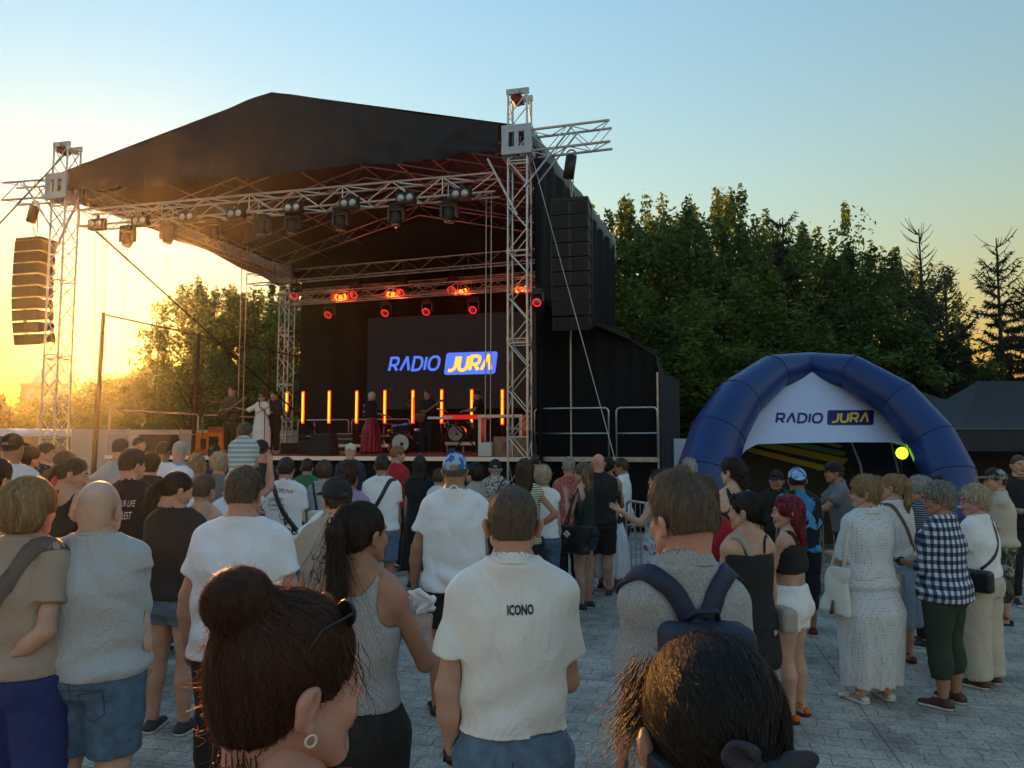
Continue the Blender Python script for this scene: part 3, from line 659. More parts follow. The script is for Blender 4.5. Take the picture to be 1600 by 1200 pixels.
o = m.build('cardboard_box', [M('cardboard', (.32, .21, .12), .85, var=.15), M('faded_red_print', (.35, .08, .05), .8)]); o.location = q + Vector((.35, 0, 0)); o.rotation_euler = (0, 0, STAGE_RZ); tag(o, 'brown cardboard box with a red mark at the foot of the right tower', 'box')
q = sloc(768, 690, .07); m = MB(); m.box((0, 0, .16), (.3, .2, .3)); o = m.build('white_box', M('white_card', (.6, .63, .66), .7)); o.location = q + Vector((-.12, -.05, 0)); o.rotation_euler = (0, 0, STAGE_RZ); tag(o, 'small white box beside the brown cardboard box on the stage edge', 'box')
# guitar amplifiers and monitors
q = sloc(331, 690, .35); t = thing('guitar_amplifier', 'bright orange guitar amplifier cabinet behind the guitarist', 'amplifier', q, STAGE_RZ + .2)
m = MB(); m.box((0, 0, .3), (.78, .38, .6)); m.build('cabinet', ORANGE, t)
m = MB(); m.box((-.16, -.193, .27), (.16, .012, .3)); m.box((.14, -.193, .27), (.28, .012, .42)); m.build('grille', M('speaker_cloth', (.04, .02, .01), .8), t)
m = MB(); m.box((.3, 0, .66), (.7, .3, .2)); m.build('amp_head', M('dark_red_vinyl', (.35, .05, .02), .5), t)
def monitor(px, py, b, w, h, label):
    q = sloc(px, py, b); t = thing('monitor_speaker', label, 'loudspeaker', q, STAGE_RZ, 'floor monitors along the stage front')
    m = MB(); m.add([(-w / 2, -.2, .02), (w / 2, -.2, .02), (w / 2, .25, .02), (-w / 2, .25, .02), (-w / 2, -.2, h), (w / 2, -.2, h), (w / 2, .08, h), (-w / 2, .08, h)], [(3, 2, 1, 0), (4, 5, 6, 7), (0, 1, 5, 4), (1, 2, 6, 5), (2, 3, 7, 6), (3, 0, 4, 7)]); m.build('cabinet', BLACK, t)
    m = MB(); m.box((0, -.206, h / 2), (w * .92, .012, h * .86)); m.cm = 1; m.box((0, -.214, h * .5), (w * .92, .01, .012)); m.build('grille', [M('speaker_grille', (.012, .012, .012), .7), RUBBER], t)
    return t
monitor(507, 700, .02, .52, .52, 'square black monitor speaker on the front edge of the stage left of the red skirt')
monitor(487, 700, .2, .5, .36, 'low black floor monitor behind the square one left of the red skirt')
monitor(250, 700, .05, .9, .5, 'wide black monitor speaker at the left front of the stage')
monitor(455, 700, .25, .4, .3, 'small black floor monitor in front of the saxophonist')
t = thing('flight_case', 'black lidded flight case behind the monitor in front of the orange light tubes', 'case', sloc(535, 690, .6), STAGE_RZ)
m = MB(); m.box((0, 0, .3), (.9, .5, .56)); m.build('body', BLACK, t)
m = MB(); 
for z in (.03, .42, .58): m.box((0, -.252, z), (.92, .01, .025))
m.build('edge', STEEL, t)
def mic_stand(px, b, h, label, boom=0.4, sgn=1):
    q = sloc(px, 680, b); t = thing('microphone_stand', label, 'microphone stand', q, STAGE_RZ, 'microphone stands on the stage')
    m = MB(); m.tube((0, 0, .06), (0, 0, h), .012)
    for k in range(3): m.tube((0, 0, .12), (.28 * math.cos(k * 2.1), .28 * math.sin(k * 2.1), 0), .01)
    m.build('pole', BLACKMETAL, t)
    m = MB(); m.tube((-sgn * boom * .8, 0, h - boom * .35), (sgn * boom, 0, h + boom * .45), .009); m.build('boom', BLACKMETAL, t)
    m = MB(); m.tube((sgn * boom, 0, h + boom * .45), (sgn * (boom + .12), 0, h + boom * .45 - .02), .018, .026, 8); m.build('microphone', M('mic_metal', (.15, .15, .16), .4, .7), t)
mic_stand(316, .30, 1.35, 'black boom microphone stand left of the guitarist', .25)
mic_stand(413, .14, 1.15, 'black boom microphone stand in front of the singer in white', .45)
mic_stand(645, .45, 1.55, 'tall boom microphone stand above the drum kit by the red skirt', .6, -1)
mic_stand(620, .5, 1.25, 'thin microphone stand between the light tubes behind the drums', .3)
mic_stand(775, .5, 1.6, 'boom microphone stand behind the man at the keyboard', .4, -1)
# ---------------------------------------------------------------- toilets, hoarding, far building
TG = M('grey_green_plastic', (.16, .17, .15), .5, var=.08); TW = M('translucent_white_roof', (.62, .66, .72), .4)
t0 = None
for i in range(6):
    q = at(-38 + i * 44, 700, 26.0 + .55 * i); q.z = 0
    t = thing('portable_toilet', ('leftmost of the portable toilets, cut by the frame edge', 'second portable toilet from the left with an arched door behind the black cap', 'portable toilet with a full round white logo behind the crowd', 'portable toilet just left of the left tower', 'portable toilet behind the left tower', 'rightmost portable toilet right behind the left tower')[i], 'portable toilet', q, R(-8), 'row of portable toilets')
    m = MB(); m.box((0, .6, 1.07), (1.06, 1.1, 2.14)); m.build('cabin', TG, t)
    m = MB(); pr = [(-.56, 2.14), (-.5, 2.24), (-.3, 2.36), (0, 2.42), (.3, 2.36), (.5, 2.24), (.56, 2.14)]; m.prism([(x, 0.0, z) for x, z in pr], (0, 1.2, 0)); m.build('roof', TW, t)
    m = MB(); dp = [(-.36, .12), (.36, .12), (.36, 1.85), (.3, 2.05), (.15, 2.16), (-.15, 2.16), (-.3, 2.05), (-.36, 1.85)]; m.prism([(x, .04, z) for x, z in dp], (0, -.03, 0)); d = m.build('door', M('door_plastic', (.2, .21, .185), .45), t)
    m = MB(); m.prism([(.24 * math.cos(a), .005, 1.48 + .24 * math.sin(a)) for a in [k * math.pi / 10 for k in range(20)]], (0, -.01, 0)); m.cm = 1
    for x in (-.1, -.0, .1): m.box((x, -.009, 1.46), (.03, .008, .16))
    for x in (-.05, .05): m.path([(x - .05, -.012, 1.54), (x - .02, -.012, 1.575), (x + .02, -.012, 1.575), (x + .05, -.012, 1.54)], .014, n=4)
    m.build('logo_disc', [M('white_sticker', (.8, .8, .8), .5), M('dark_ink', (.03, .03, .06), .6)], d)
hq0, hq1 = at(112, 700, 27), at(700, 700, 33)
t = thing('hoarding_wall', 'long pale grey panel wall behind the left side of the stage', 'wall', (hq0.x, hq0.y, 0))
n = 8
for k in range(n):
    a = Vector((hq0.x, hq0.y, 0)).lerp(Vector((hq1.x, hq1.y, 0)), k / n) - t.location; b = Vector((hq0.x, hq0.y, 0)).lerp(Vector((hq1.x, hq1.y, 0)), (k + .97) / n) - t.location
    m = MB(); m.beam(a + Vector((0, 0, 1.2)), b + Vector((0, 0, 1.2)), .05, 2.4); m.build('panel', M('hoarding_grey', (.42, .42, .45), .6, var=.12, vs=1), t)
    m = MB(); m.tube(a, a + Vector((0, 0, 2.45)), .04); m.build('post', STEEL, t)
WHB = M('white_panel', (.6, .66, .75), .6)
o = MB(); q = at(1070, 700, 17.5); o.box((0, 0, 1.0), (1.4, .06, 2.0)); o = o.build('white_hoarding', WHB); o.location = (q.x, q.y, 0); tag(o, 'plain white panel standing between the black wing and the blue tent', 'panel')
STONE = M('sandstone_brick', (.30, .22, .14), .85, var=.2, vs=.5); SLATE = M('grey_tin_roof', (.28, .3, .33), .5, .2, var=.15)
def building():
    Y = 120.0; q = at(98, 650, Y); t = thing('school_building', 'old brick building with a pyramid roofed corner tower behind the portable toilets', 'building', (q.x, q.y, 0))
    m = MB(); m.box((0, 6, 5.6), (14, 12, 11.2)); wl = m.build('wall', STONE, t)
    m = MB(); m.box((0, 6, 11.35), (14.6, 12.6, .3)); m.build('cornice', M('pale_stone', (.35, .28, .2), .8), t)
    m = MB(); m.lathe([(4.2, 11.5), (1.8, 15.6), (1.0, 16.2), (.0, 17.2)], (-3.2, 4, 0), 4, Matrix.Rotation(R(45), 3, 'Z')); m.lathe([(2.1, 15.3), (2.1, 15.6)], (-3.2, 4, 0), 4, Matrix.Rotation(R(45), 3, 'Z')); m.tube((-3.2, 4, 17), (-3.2, 4, 18), .08); m.build('tower_roof', SLATE, t)
    m = MB(); m.box((16, 8, 5.7), (18, 10, 11.4)); m.box((44, 12, 5.5), (40, 12, 11.0)); m.build('wing_wall', STONE, t)
    m = MB(); m.prism([(7, 2.6, 11.42), (65, 6, 11.2), (65, 12, 13.2), (7, 8, 13.4)], (0, .5, .0)); m.build('roof', SLATE, t)
    for k in range(9):
        for zz in (3.0, 8.2):
            x = -5.4 + k * 2.9 if k < 5 else 8 + (k - 5) * 4
            m = MB(); y0 = -.03 if k < 5 else 2.97
            arch = [(x - .55, zz), (x + .55, zz), (x + .55, zz + 1.9)] + [(x + .55 * math.cos(a), zz + 1.9 + .55 * math.sin(a)) for a in (R(45), R(90), R(135))] + [(x - .55, zz + 1.9)]
            m.prism([(p[0], y0, p[1]) for p in arch], (0, -.05, 0)); m.build('window', M('window_frame_pale', (.55, .53, .5), .5), t)
building()
# ---------------------------------------------------------------- blue inflatable tent
BLUE = M('blue_pvc', (.008, .036, .175), .38, var=.1, vs=1.2, bump=.9, bs=4, spec=.5, stretch=(1, 1, .35))
PANELW = M('white_tent_fabric', (.52, .64, .92), .7, var=.03, bump=.2, bs=3)
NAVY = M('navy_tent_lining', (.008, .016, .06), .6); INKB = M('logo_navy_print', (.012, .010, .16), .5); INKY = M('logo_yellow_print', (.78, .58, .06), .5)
tent = thing('inflatable_tent', 'blue inflatable dome tent with a white front panel reading RADIO JURA', 'tent', (6.0, 12.5, 0))
T0 = tent.location
def leg(pts, rs, name='air_leg'):
    m = MB(); P_ = [Vector(p) for p in pts]
    # refine with Catmull-Rom then keep slight facets
    out, ro = [], []
    for i in range(len(P_) - 1):
        p0, p1, p2, p3 = P_[max(i - 1, 0)], P_[i], P_[i + 1], P_[min(i + 2, len(P_) - 1)]
        for k in range(3):
            t_ = (0, .06, .94)[k]; out.append(p1.lerp(p2, t_)); ro.append(rs[i] + (rs[i + 1] - rs[i]) * t_)
    out.append(P_[-1]); ro.append(rs[-1])
    m.path([p - T0 for p in out], ro, n=22); lo_ = m.build(name, BLUE, tent, True)
    for i in range(1, len(P_) - 1):
        d = (P_[i + 1] - P_[i - 1]).normalized(); u = d.orthogonal().normalized(); w = d.cross(u)
        m = MB(); m.path([P_[i] - T0 + (u * math.cos(a) + w * math.sin(a)) * (rs[i] + .001) for a in [2 * math.pi * k / 22 for k in range(22)]], .007, n=5, closed=True); m.build('seam', M('dark_blue_seam', (.004, .015, .08), .6), lo_)
    return lo_
apex = at(1264, 572, 12.9)
Lp = [apex, at(1208, 582, 12.5), at(1155, 624, 12.0), at(1121, 680, 11.6), at(1103, 740, 11.3), at(1096, 815, 11.1)]; Lp.append(Vector((Lp[-1].x - .02, 11.0, 0.1)))
Rp = [apex, at(1330, 581, 12.3), at(1402, 624, 11.8), at(1455, 686, 11.4), at(1482, 742, 11.1), at(1491, 815, 10.9)]; Rp.append(Vector((Rp[-1].x + .02, 10.8, 0.1)))
leg(Lp, [.24, .30, .37, .42, .44, .44, .44]); leg(Rp, [.24, .28, .32, .35, .37, .38, .38])
cb = Vector((apex.x + .4, apex.y + .1, 0))
for src in (Lp, Rp):
    bp = [Vector((2 * cb.x - p.x, 2 * cb.y - p.y, p.z * .93)) for p in src]; leg(bp, [.22, .25, .28, .3, .32, .32, .32])
# front panel: between the inner edges of the two front legs and the arched opening
pl_px = [(1262, 580), (1222, 602), (1184, 648), (1166, 686), (1150, 722)]; pr_px = [(1262, 580), (1331, 602), (1396, 650), (1428, 700), (1450, 745)]
bt_px = [(1150, 722), (1163, 704), (1182, 694), (1240, 692), (1320, 691), (1392, 691), (1412, 697), (1433, 716), (1450, 745)]
def ppt(px, py, d=0.0):
    # panel surface: a slightly curved sheet through apex and both legs
    Y = 12.62 - (py - 580) / 150 * .95 + .0003 * (px - 1290) * -1
    return at(px, py, Y) - Vector((0, d, 0))
def curve(pts, t):
    k = t * (len(pts) - 1); i = min(len(pts) - 2, int(k)); f = k - i
    return (pts[i][0] + (pts[i + 1][0] - pts[i][0]) * f, pts[i][1] + (pts[i + 1][1] - pts[i][1]) * f)
def ycross(pts, x):
    for i in range(len(pts) - 1):
        (x0, y0), (x1, y1) = pts[i], pts[i + 1]
        if (x0 - x) * (x1 - x) <= 0 and x0 != x1: return y0 + (y1 - y0) * (x - x0) / (x1 - x0)
    return pts[-1][1]
topc = list(reversed(pl_px)) + pr_px[1:]
V = []; nx, nz_ = 60, 16
for d in (0, .02):
    for i in range(nx):
        x = 1150 + 300 * i / (nx - 1); yt, yb = ycross(topc, x), ycross(bt_px, x)
        if i in (0, nx - 1): yt = yb
        for j in range(nz_):
            q = ppt(x, yt + (yb - yt) * j / (nz_ - 1), .03 - d) - T0; V.append(tuple(q))
F = []
for o_ in (0, nx * nz_):
    for i in range(nx - 1):
        for j in range(nz_ - 1):
            p_ = o_ + i * nz_ + j; f = (p_, p_ + 1, p_ + nz_ + 1, p_ + nz_); F.append(f if o_ == 0 else f[::-1])
panel = link('front_panel', npmesh('front_panel', V, F, PANELW), tent)
def tfn(off): return lambda x, y, d: tuple(ppt(x, -y, off + d) - T0)
m = MB(); word(m, 'RADIO', 1212, -660, 13.5, 70, 3.2, .12, tfn(.036), .36, .004); m.build('lettering', INKB, panel)
m = MB(); plx = rrect(1291, 1363, -664, -641, 3, .03); fn = tfn(.036); m.add([fn(a, b, 0) for a, b in plx] + [fn(a, b, .004) for a, b in plx], [tuple(range(20))[::-1], tuple(range(20, 40))]); m.build('logo_box', INKB, panel)
m = MB(); word(m, 'JURA', 1298, -659.5, 13.5, 56, 3.3, .12, tfn(.046), .32, .004); m.build('lettering', INKY, panel)
# roof cloth behind and the inner walls
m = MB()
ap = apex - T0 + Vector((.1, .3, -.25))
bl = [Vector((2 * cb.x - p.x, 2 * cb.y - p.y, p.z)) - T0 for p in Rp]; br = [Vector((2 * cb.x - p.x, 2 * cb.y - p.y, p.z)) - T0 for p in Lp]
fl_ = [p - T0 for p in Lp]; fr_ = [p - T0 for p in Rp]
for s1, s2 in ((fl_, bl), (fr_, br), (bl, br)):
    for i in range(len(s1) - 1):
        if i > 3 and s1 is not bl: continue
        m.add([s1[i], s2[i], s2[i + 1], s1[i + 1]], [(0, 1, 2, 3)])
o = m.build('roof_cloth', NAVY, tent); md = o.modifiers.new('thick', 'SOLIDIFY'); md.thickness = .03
# striped banner, trim ribs and green lamp seen inside
STR = M('banner_black', (.01, .011, .014), .6); YEL = M('banner_yellow', (.45, .38, .02), .6); GRN = M('banner_green', (.10, .35, .16), .6)
Yb = 13.6
def bpt(px, py): return at(px, py, Yb)
ban = thing('striped_banner', 'black banner with slanting yellow and green stripes inside the blue tent', 'banner', Vector((bpt(1240, 800).x, Yb, 0)))
B0 = ban.location
m = MB(); m.prism([bpt(*p) - B0 for p in ((1150, 686), (1318, 686), (1335, 724), (1330, 850), (1150, 850))], (0, .03, 0)); m.build('cloth', STR, ban)
def stripe(pts, mat):
    m = MB(); m.prism([bpt(*p) - B0 - Vector((0, .006, 0)) for p in pts], (0, .004, 0)); m.build('stripe', mat, ban)
stripe([(1172, 699), (1320, 735), (1310, 742), (1166, 705)], YEL); stripe([(1182, 690), (1196, 690), (1325, 717), (1318, 726), (1180, 696)], YEL)
stripe([(1212, 688), (1235, 688), (1322, 706), (1318, 713), (1222, 693)], GRN); stripe([(1258, 687), (1285, 687), (1316, 696), (1313, 700)], YEL)
stripe([(1305, 760), (1312, 760), (1304, 800), (1297, 800)], YEL)
t = thing('round_lamp', 'round yellow-green lamp glowing inside the right part of the blue tent', 'lamp', at(1409, 708, 11.75))
m = MB(); m.lathe([(.02, -.02), (.09, -.012), (.095, .012), (.02, .02)], (0, 0, 0), 22, Matrix.Rotation(R(90), 3, 'X')); m.build('disc', M('green_lamp_glow', (.5, .9, .02), .5, emit=.9, ecol=(.42, .9, .02)), t, True)
m = MB(); m.tube((0, .03, 0), (.02, .03, -t.location.z), .02); m.build('stand', BLACKMETAL, t)
m = MB()
for pts in (((1330, 690), (1344, 725), (1352, 770), (1356, 830)), ((1392, 690), (1402, 730), (1410, 770), (1414, 830))):
    m.path([at(x, y, 12.9) - T0 for x, y in pts], .018, n=6)
m.build('inner_rib', M('pale_seam', (.4, .45, .6), .6), tent)
# ---------------------------------------------------------------- black gazebos
GAZ = M('black_gazebo_cloth', (.014, .015, .019), .7, var=.1, bump=.4, bs=2)
def gazebo(x, y, z, w, d, h, ridge, label, valance=.32, rz=0.0):
    t = thing('gazebo_tent', label, 'gazebo', (x, y, 0), rz, 'black gazebos on the right')
    m = MB(); nn = 10
    def prof(k): return z + h * (1 - k) ** 1.35                 # concave sagging slope
    rings = []
    for i in range(nn + 1):
        k = i / nn; hw, hd = ridge / 2 + (w - ridge) / 2 * k, d / 2 * k + .02
        rings.append([Vector((-hw, -hd, prof(k))), Vector((hw, -hd, prof(k))), Vector((hw, hd, prof(k))), Vector((-hw, hd, prof(k)))])
    V = [p for r_ in rings for p in r_]; F = [(i * 4 + k, (i + 1) * 4 + k, (i + 1) * 4 + (k + 1) % 4, i * 4 + (k + 1) % 4) for i in range(nn) for k in range(4)]
    m.add(V, F + [(0, 1, 2, 3)]); o = m.build('roof', GAZ, t)
    m = MB(); sheet(m, lambda s_, u: Vector((-w / 2 + w * s_, -d / 2 - .02 * math.sin(s_ * 60) * (1 - u), z - valance * (1 - u))), 50, 4, .01, Vector((0, 1, 0)))
    for sx in (-1, 1): sheet(m, lambda s_, u: Vector((sx * w / 2, -d / 2 + d * s_, z - valance * (1 - u))), 20, 3, .01, Vector((1, 0, 0)))
    m.build('valance', M('black_valance', (.012, .014, .022), .7, bump=.8, bs=2), t, True)
    m = MB(); sheet(m, lambda s_, u: Vector((-w / 2 + w * s_, d / 2 - .03, .02 + (z - .02) * u)), 12, 3, .01, Vector((0, 1, 0))); m.build('back_wall', STR, t)
    for sx in (-1, 1):
        for sy in (-1, 1):
            m = MB(); m.box((sx * (w / 2 - .05), sy * (d / 2 - .05), z / 2), (.045, .045, z)); m.build('leg', BLACKMETAL, t)
    return t
q = at(1490, 672, 12.6); gazebo(q.x + 2.35, 14.2, 2.12, 4.6, 3.2, .95, 1.8, 'black pop-up gazebo filling the right edge behind the blue tent', .36)
q = at(1440, 640, 18.5); gazebo(q.x + .6, 20.0, 2.55, 3.4, 3.0, .75, .3, 'small dark gazebo top peeking over the blue tent shoulder', .3)
# ---------------------------------------------------------------- crowd barriers
def barrier(p0, p1, label):
    p0, p1 = Vector((p0.x, p0.y, 0)), Vector((p1.x, p1.y, 0)); L_ = (p1 - p0).length
    t = thing('crowd_barrier', label, 'barrier', p0, math.atan2(p1.y - p0.y, p1.x - p0.x), 'steel crowd barriers')
    m = MB(); r_ = .1; pts = [(0.02, 0, .12), (0.02, 0, 1.0)] + [(0.02 + r_ * (1 - math.cos(R(a))), 0, 1.0 + r_ * math.sin(R(a))) for a in (30, 60, 90)] + [(L_ - .02 - r_ * (1 - math.sin(R(a))), 0, 1.0 + r_ * math.cos(R(a))) for a in (0, 30, 60, 90)] + [(L_ - .02, 0, .12)]
    pts[-2] = (L_ - .02, 0, 1.0); m.path(pts, .02, n=8); m.tube((.02, 0, .14), (L_ - .02, 0, .14), .018); m.build('frame', STEEL, t, True)
    m = MB(); k = int(L_ / .13)
    for i in range(1, k): m.tube((L_ * i / k, 0, .14), (L_ * i / k, 0, 1.09), .0065, n=5)
    m.build('bars', STEEL, t)
    for x in (.25, L_ - .25):
        m = MB(); m.beam((x, -.32, .03), (x, .32, .03), .05, .03); m.tube((x, 0, .02), (x, 0, .16), .018); m.build('foot', STEEL, t)
    return t
bs_ = [((974, 768), (1025, 768)), ]
def bpoint(px, Y): a, _ = ray(px, 800); return Vector((a * Y, Y, 0))
barrier(bpoint(978, 10.6), bpoint(1060, 9.3), 'steel crowd barrier beside the woman in the floral dress')
barrier(bpoint(1252, 9.6), bpoint(1452, 9.5), 'steel crowd barrier in front of the blue tent behind the women in white')
barrier(bpoint(1454, 9.5), bpoint(1662, 9.3), 'steel crowd barrier at the right edge behind the man in the camouflage cap')
barrier(bpoint(1060, 9.9), bpoint(1250, 9.7), 'steel crowd barrier mostly hidden behind the woman in the black dress')
# sky-lit litter on the paving
t = thing('water_bottle', 'clear plastic water bottle standing on the paving by the barrier', 'bottle', gnd(1422, 905))
m = MB(); m.lathe([(.03, 0), (.033, .02), (.033, .15), (.025, .2), (.012, .23), (.012, .25)], (0, 0, 0), 12); m.build('body', M('clear_pet', (.6, .65, .7), .1, spec=.8), t, True)
m = MB(); m.lathe([(.014, .25), (.014, .27)], (0, 0, 0), 10); m.build('cap', M('blue_cap_plastic', (.05, .15, .6), .4), t, True)
o = MB(); o.lathe([(.028, 0), (.036, .1), (.038, .1), (.036, .102), (.0, .1)], (0, 0, 0), 14, Matrix.Rotation(R(80), 3, 'Y')); o = o.build('paper_cup', M('white_paper', (.75, .75, .75), .6), None, True); o.location = gnd(650, 905) + Vector((0, 0, .038)); tag(o, 'white paper cup lying on the paving left of the man in the blue cap', 'cup')
# ---------------------------------------------------------------- trees
def leafmat(name, col, tr=.45, var=.35):
    m = bpy.data.materials.new(name); m.use_nodes = True; nt = m.node_tree; b = nt.nodes['Principled BSDF']; L = nt.links.new; N = nt.nodes.new
    ge = N('ShaderNodeNewGeometry'); mr = N('ShaderNodeMapRange'); mr.inputs[3].default_value = 1 - var; mr.inputs[4].default_value = 1 + var; L(ge.outputs['Random Per Island'], mr.inputs[0])
    tc = N('ShaderNodeTexCoord'); nz = N('ShaderNodeTexNoise'); nz.inputs['Scale'].default_value = .6; L(tc.outputs['Object'], nz.inputs['Vector'])
    m2 = N('ShaderNodeMapRange'); m2.inputs[1].default_value = .3; m2.inputs[2].default_value = .7; m2.inputs[3].default_value = .75; m2.inputs[4].default_value = 1.25; L(nz.outputs[0], m2.inputs[0])
    mu = N('ShaderNodeMath'); mu.operation = 'MULTIPLY'; L(mr.outputs[0], mu.inputs[0]); L(m2.outputs[0], mu.inputs[1])
    vm = N('ShaderNodeVectorMath'); vm.operation = 'SCALE'; vm.inputs[0].default_value = col; L(mu.outputs[0], vm.inputs['Scale'])
    L(vm.outputs[0], b.inputs['Base Color']); b.inputs['Roughness'].default_value = .55; b.inputs['Specular IOR Level'].default_value = .3
    t = N('ShaderNodeBsdfTranslucent'); L(vm.outputs[0], t.inputs[0]); ms = N('ShaderNodeMixShader'); ms.inputs[0].default_value = tr
    L(b.outputs[0], ms.inputs[1]); L(t.outputs[0], ms.inputs[2]); L(ms.outputs[0], nt.nodes['Material Output'].inputs[0]); return m
LEAF1 = leafmat('maple_leaves', (.125, .20, .04)); LEAF2 = leafmat('dark_maple_leaves', (.09, .155, .038)); NEED = leafmat('spruce_needles', (.03, .05, .028), .1)
LEAF3 = leafmat('yellowish_leaves', (.12, .18, .035))
BUSHL = leafmat('sun_tinted_bush_leaves', (.16, .17, .02), .6)  # leaf colour is yellowed to carry the low sunlight
BARK = M('bark', (.05, .04, .03), .9, var=.3, vs=5)
def leaves(cent, rad, n, size, rs, up=.3):
    """n quads scattered in ellipsoidal clumps. cent (k,3) rad (k,3)"""
    k = len(cent); idx = rs.randint(0, k, n); d = rs.normal(size=(n, 3)); d /= np.linalg.norm(d, axis=1)[:, None]
    r = rs.uniform(.25, 1, (n, 1)) ** .6; c = cent[idx] + d * rad[idx] * r
    nrm = d * .8 + rs.normal(size=(n, 3)) * .8 + np.array([0, 0, up]); nrm /= np.linalg.norm(nrm, axis=1)[:, None]
    a = np.cross(nrm, rs.normal(size=(n, 3))); a /= np.linalg.norm(a, axis=1)[:, None]; b = np.cross(nrm, a)
    s = size * rs.uniform(.6, 1.3, (n, 1)); a *= s; b *= s * .55
    V = np.stack([c - a, c + b * .9 - a * .1, c + a, c - b * .9 - a * .1], 1).reshape(-1, 3)
    F = np.arange(4 * n).reshape(n, 4); return V, F
def decid(name, h, w, n, seed, trunk=True, size=.13, lo=.08, upright=1.0):
    rs = np.random.RandomState(seed); nb = 34; m = MB(); cs, rd = [], []
    m.path([(0, 0, 0), (.05, 0, h * .3), (-.05, .05, h * .6), (0, 0, h * .9)], [h * .018, h * .014, h * .008, .02], n=7)
    for i in range(nb):
        f = lo + (1 - lo) * (i + .5) / nb; env = math.sin(math.pi * min(1, (1.04 - f) * .62 + .12)) ** .8 * (.55 + .45 * min(1, f * 3))
        ang = i * 2.4 + rs.uniform(-.4, .4); r = w / 2 * env * rs.uniform(.55, 1.05); z = h * f * .93
        tip = np.array([math.cos(ang) * r, math.sin(ang) * r, z + rs.uniform(0, .6)])
        z0 = max(h * .06, z - r * .9); m.path([(0, 0, z0), tuple(tip * np.array([.5, .5, 1]) + np.array([0, 0, -.25 * r])), tuple(tip)], [h * .006, h * .004, .015], n=5)
        for j in range(5):
            t_ = .45 + .16 * j; c = np.array([tip[0] * t_, tip[1] * t_, z0 + (tip[2] - z0) * t_]) + rs.normal(size=3) * .25; cs.append(c); s_ = rs.uniform(.35, .75) * w / 5.5; rd.append((s_, s_, s_ * rs.uniform(.7, 1.3)))
        # upright sprays at the rim
        if f > .3:
            for j in range(2):
                cs.append(tip + np.array([rs.uniform(-.4, .4), rs.uniform(-.4, .4), rs.uniform(.3, .9)])); rd.append((.22 * upright, .22 * upright, .75))
    for i in range(7):
        a_ = rs.uniform(0, 6.28); r_ = rs.uniform(0, w * .22); cs.append(np.array([r_ * math.cos(a_), r_ * math.sin(a_), h * rs.uniform(.88, 1.0)])); rd.append((.26, .26, .8))
    V, F = leaves(np.array(cs), np.array(rd), n, size, rs); return m.mesh('trunk', BARK), (V, F)
def mk_tree(kind, x, y, rz, sc, label, group, name):
    t = thing(name, label, 'tree', (x, y, 0), rz, group); t.scale = (sc[0], sc[0], sc[1])
    link('trunk', kind[0], t); link('crown', kind[1], t); return t
kinds = []
for sd, lm in ((11, LEAF1), (12, LEAF2), (13, LEAF3)):
    tm, (V, F) = decid('maple', 11.0, 7.0, 19000, sd, size=(.115, .13, .10)[sd - 11]); kinds.append((tm, npmesh('crown', V, F, lm, smooth=False)))
GT = 'row of leafy trees behind the stage and tents'
rowR = [(905, 345, 30, 'sunlit yellow-green tree just right of the stage roof'), (965, 322, 31, 'tall leafy tree right of the right loudspeaker'), (1030, 306, 32, 'tall bushy tree second from the right loudspeaker'),
        (1130, 292, 33, 'tallest leafy tree above the left shoulder of the blue tent'), (1075, 330, 29, 'leafy tree left of the tallest one'), (1200, 350, 31, 'leafy tree directly above the blue tent top'), (1270, 352, 32, 'leafy tree with a pointed spray above the blue tent'),
        (1345, 384, 31, 'round leafy tree above the right shoulder of the blue tent'), (1405, 410, 33, 'small leafy tree left of the first spruce'), (1500, 560, 30, 'low dark tree between the spruces'), (1575, 600, 33, 'low dark tree at the right edge behind the spruces'),
        (1150, 420, 27, 'lower leafy tree in front, behind the blue tent'), (1010, 440, 26, 'lower leafy tree beside the black wing'), (1300, 460, 28, 'lower leafy tree behind the right part of the blue tent'), (1440, 530, 29, 'low bushy tree behind the small gazebo'), (1085, 500, 25, 'low bushy tree between black wing and blue tent'),
        (1225, 500, 25.5, 'low bushy tree right behind the blue tent top')]
for i, (px, py, Y, lb) in enumerate(rowR):
    q = at(px, py, Y); h = q.z; kd = kinds[i % 3]
    mk_tree(kd, q.x, Y, i * 1.3, (min(1.05, .62 + h / 30) * (1.15 if h < 9 else 1), h / 11.6), lb, GT, 'maple_tree')
rowL = [(178, 588, 44, 'low tree at the left end of the row below the sun'), (212, 578, 42, 'small backlit tree directly below the sun'), (262, 552, 41, 'backlit tree just right of the sun'), (318, 440, 38, 'tall backlit tree with a pointed top right of the sun'), (362, 448, 40, 'backlit tree seen under the left roof edge'),
        (400, 452, 37, 'backlit tree left of the rear left tower'), (455, 440, 39, 'dark tree behind the rear left tower'), (520, 445, 38, 'dark tree behind the black gauze'), (600, 430, 40, 'dark tree hidden behind the led screen left part'),
        (300, 560, 34, 'lower dark tree behind the left railings'), (380, 560, 35, 'lower dark tree behind the guitarist'), (460, 570, 34, 'lower dark tree behind the rear tower foot')]
for i, (px, py, Y, lb) in enumerate(rowL):
    q = at(px, py, Y); h = q.z; kd = kinds[(i + 1) % 3]
    mk_tree(kd, q.x, Y, i * 1.9, (.62 + h / 38, h / 11.6), lb, GT, 'maple_tree')
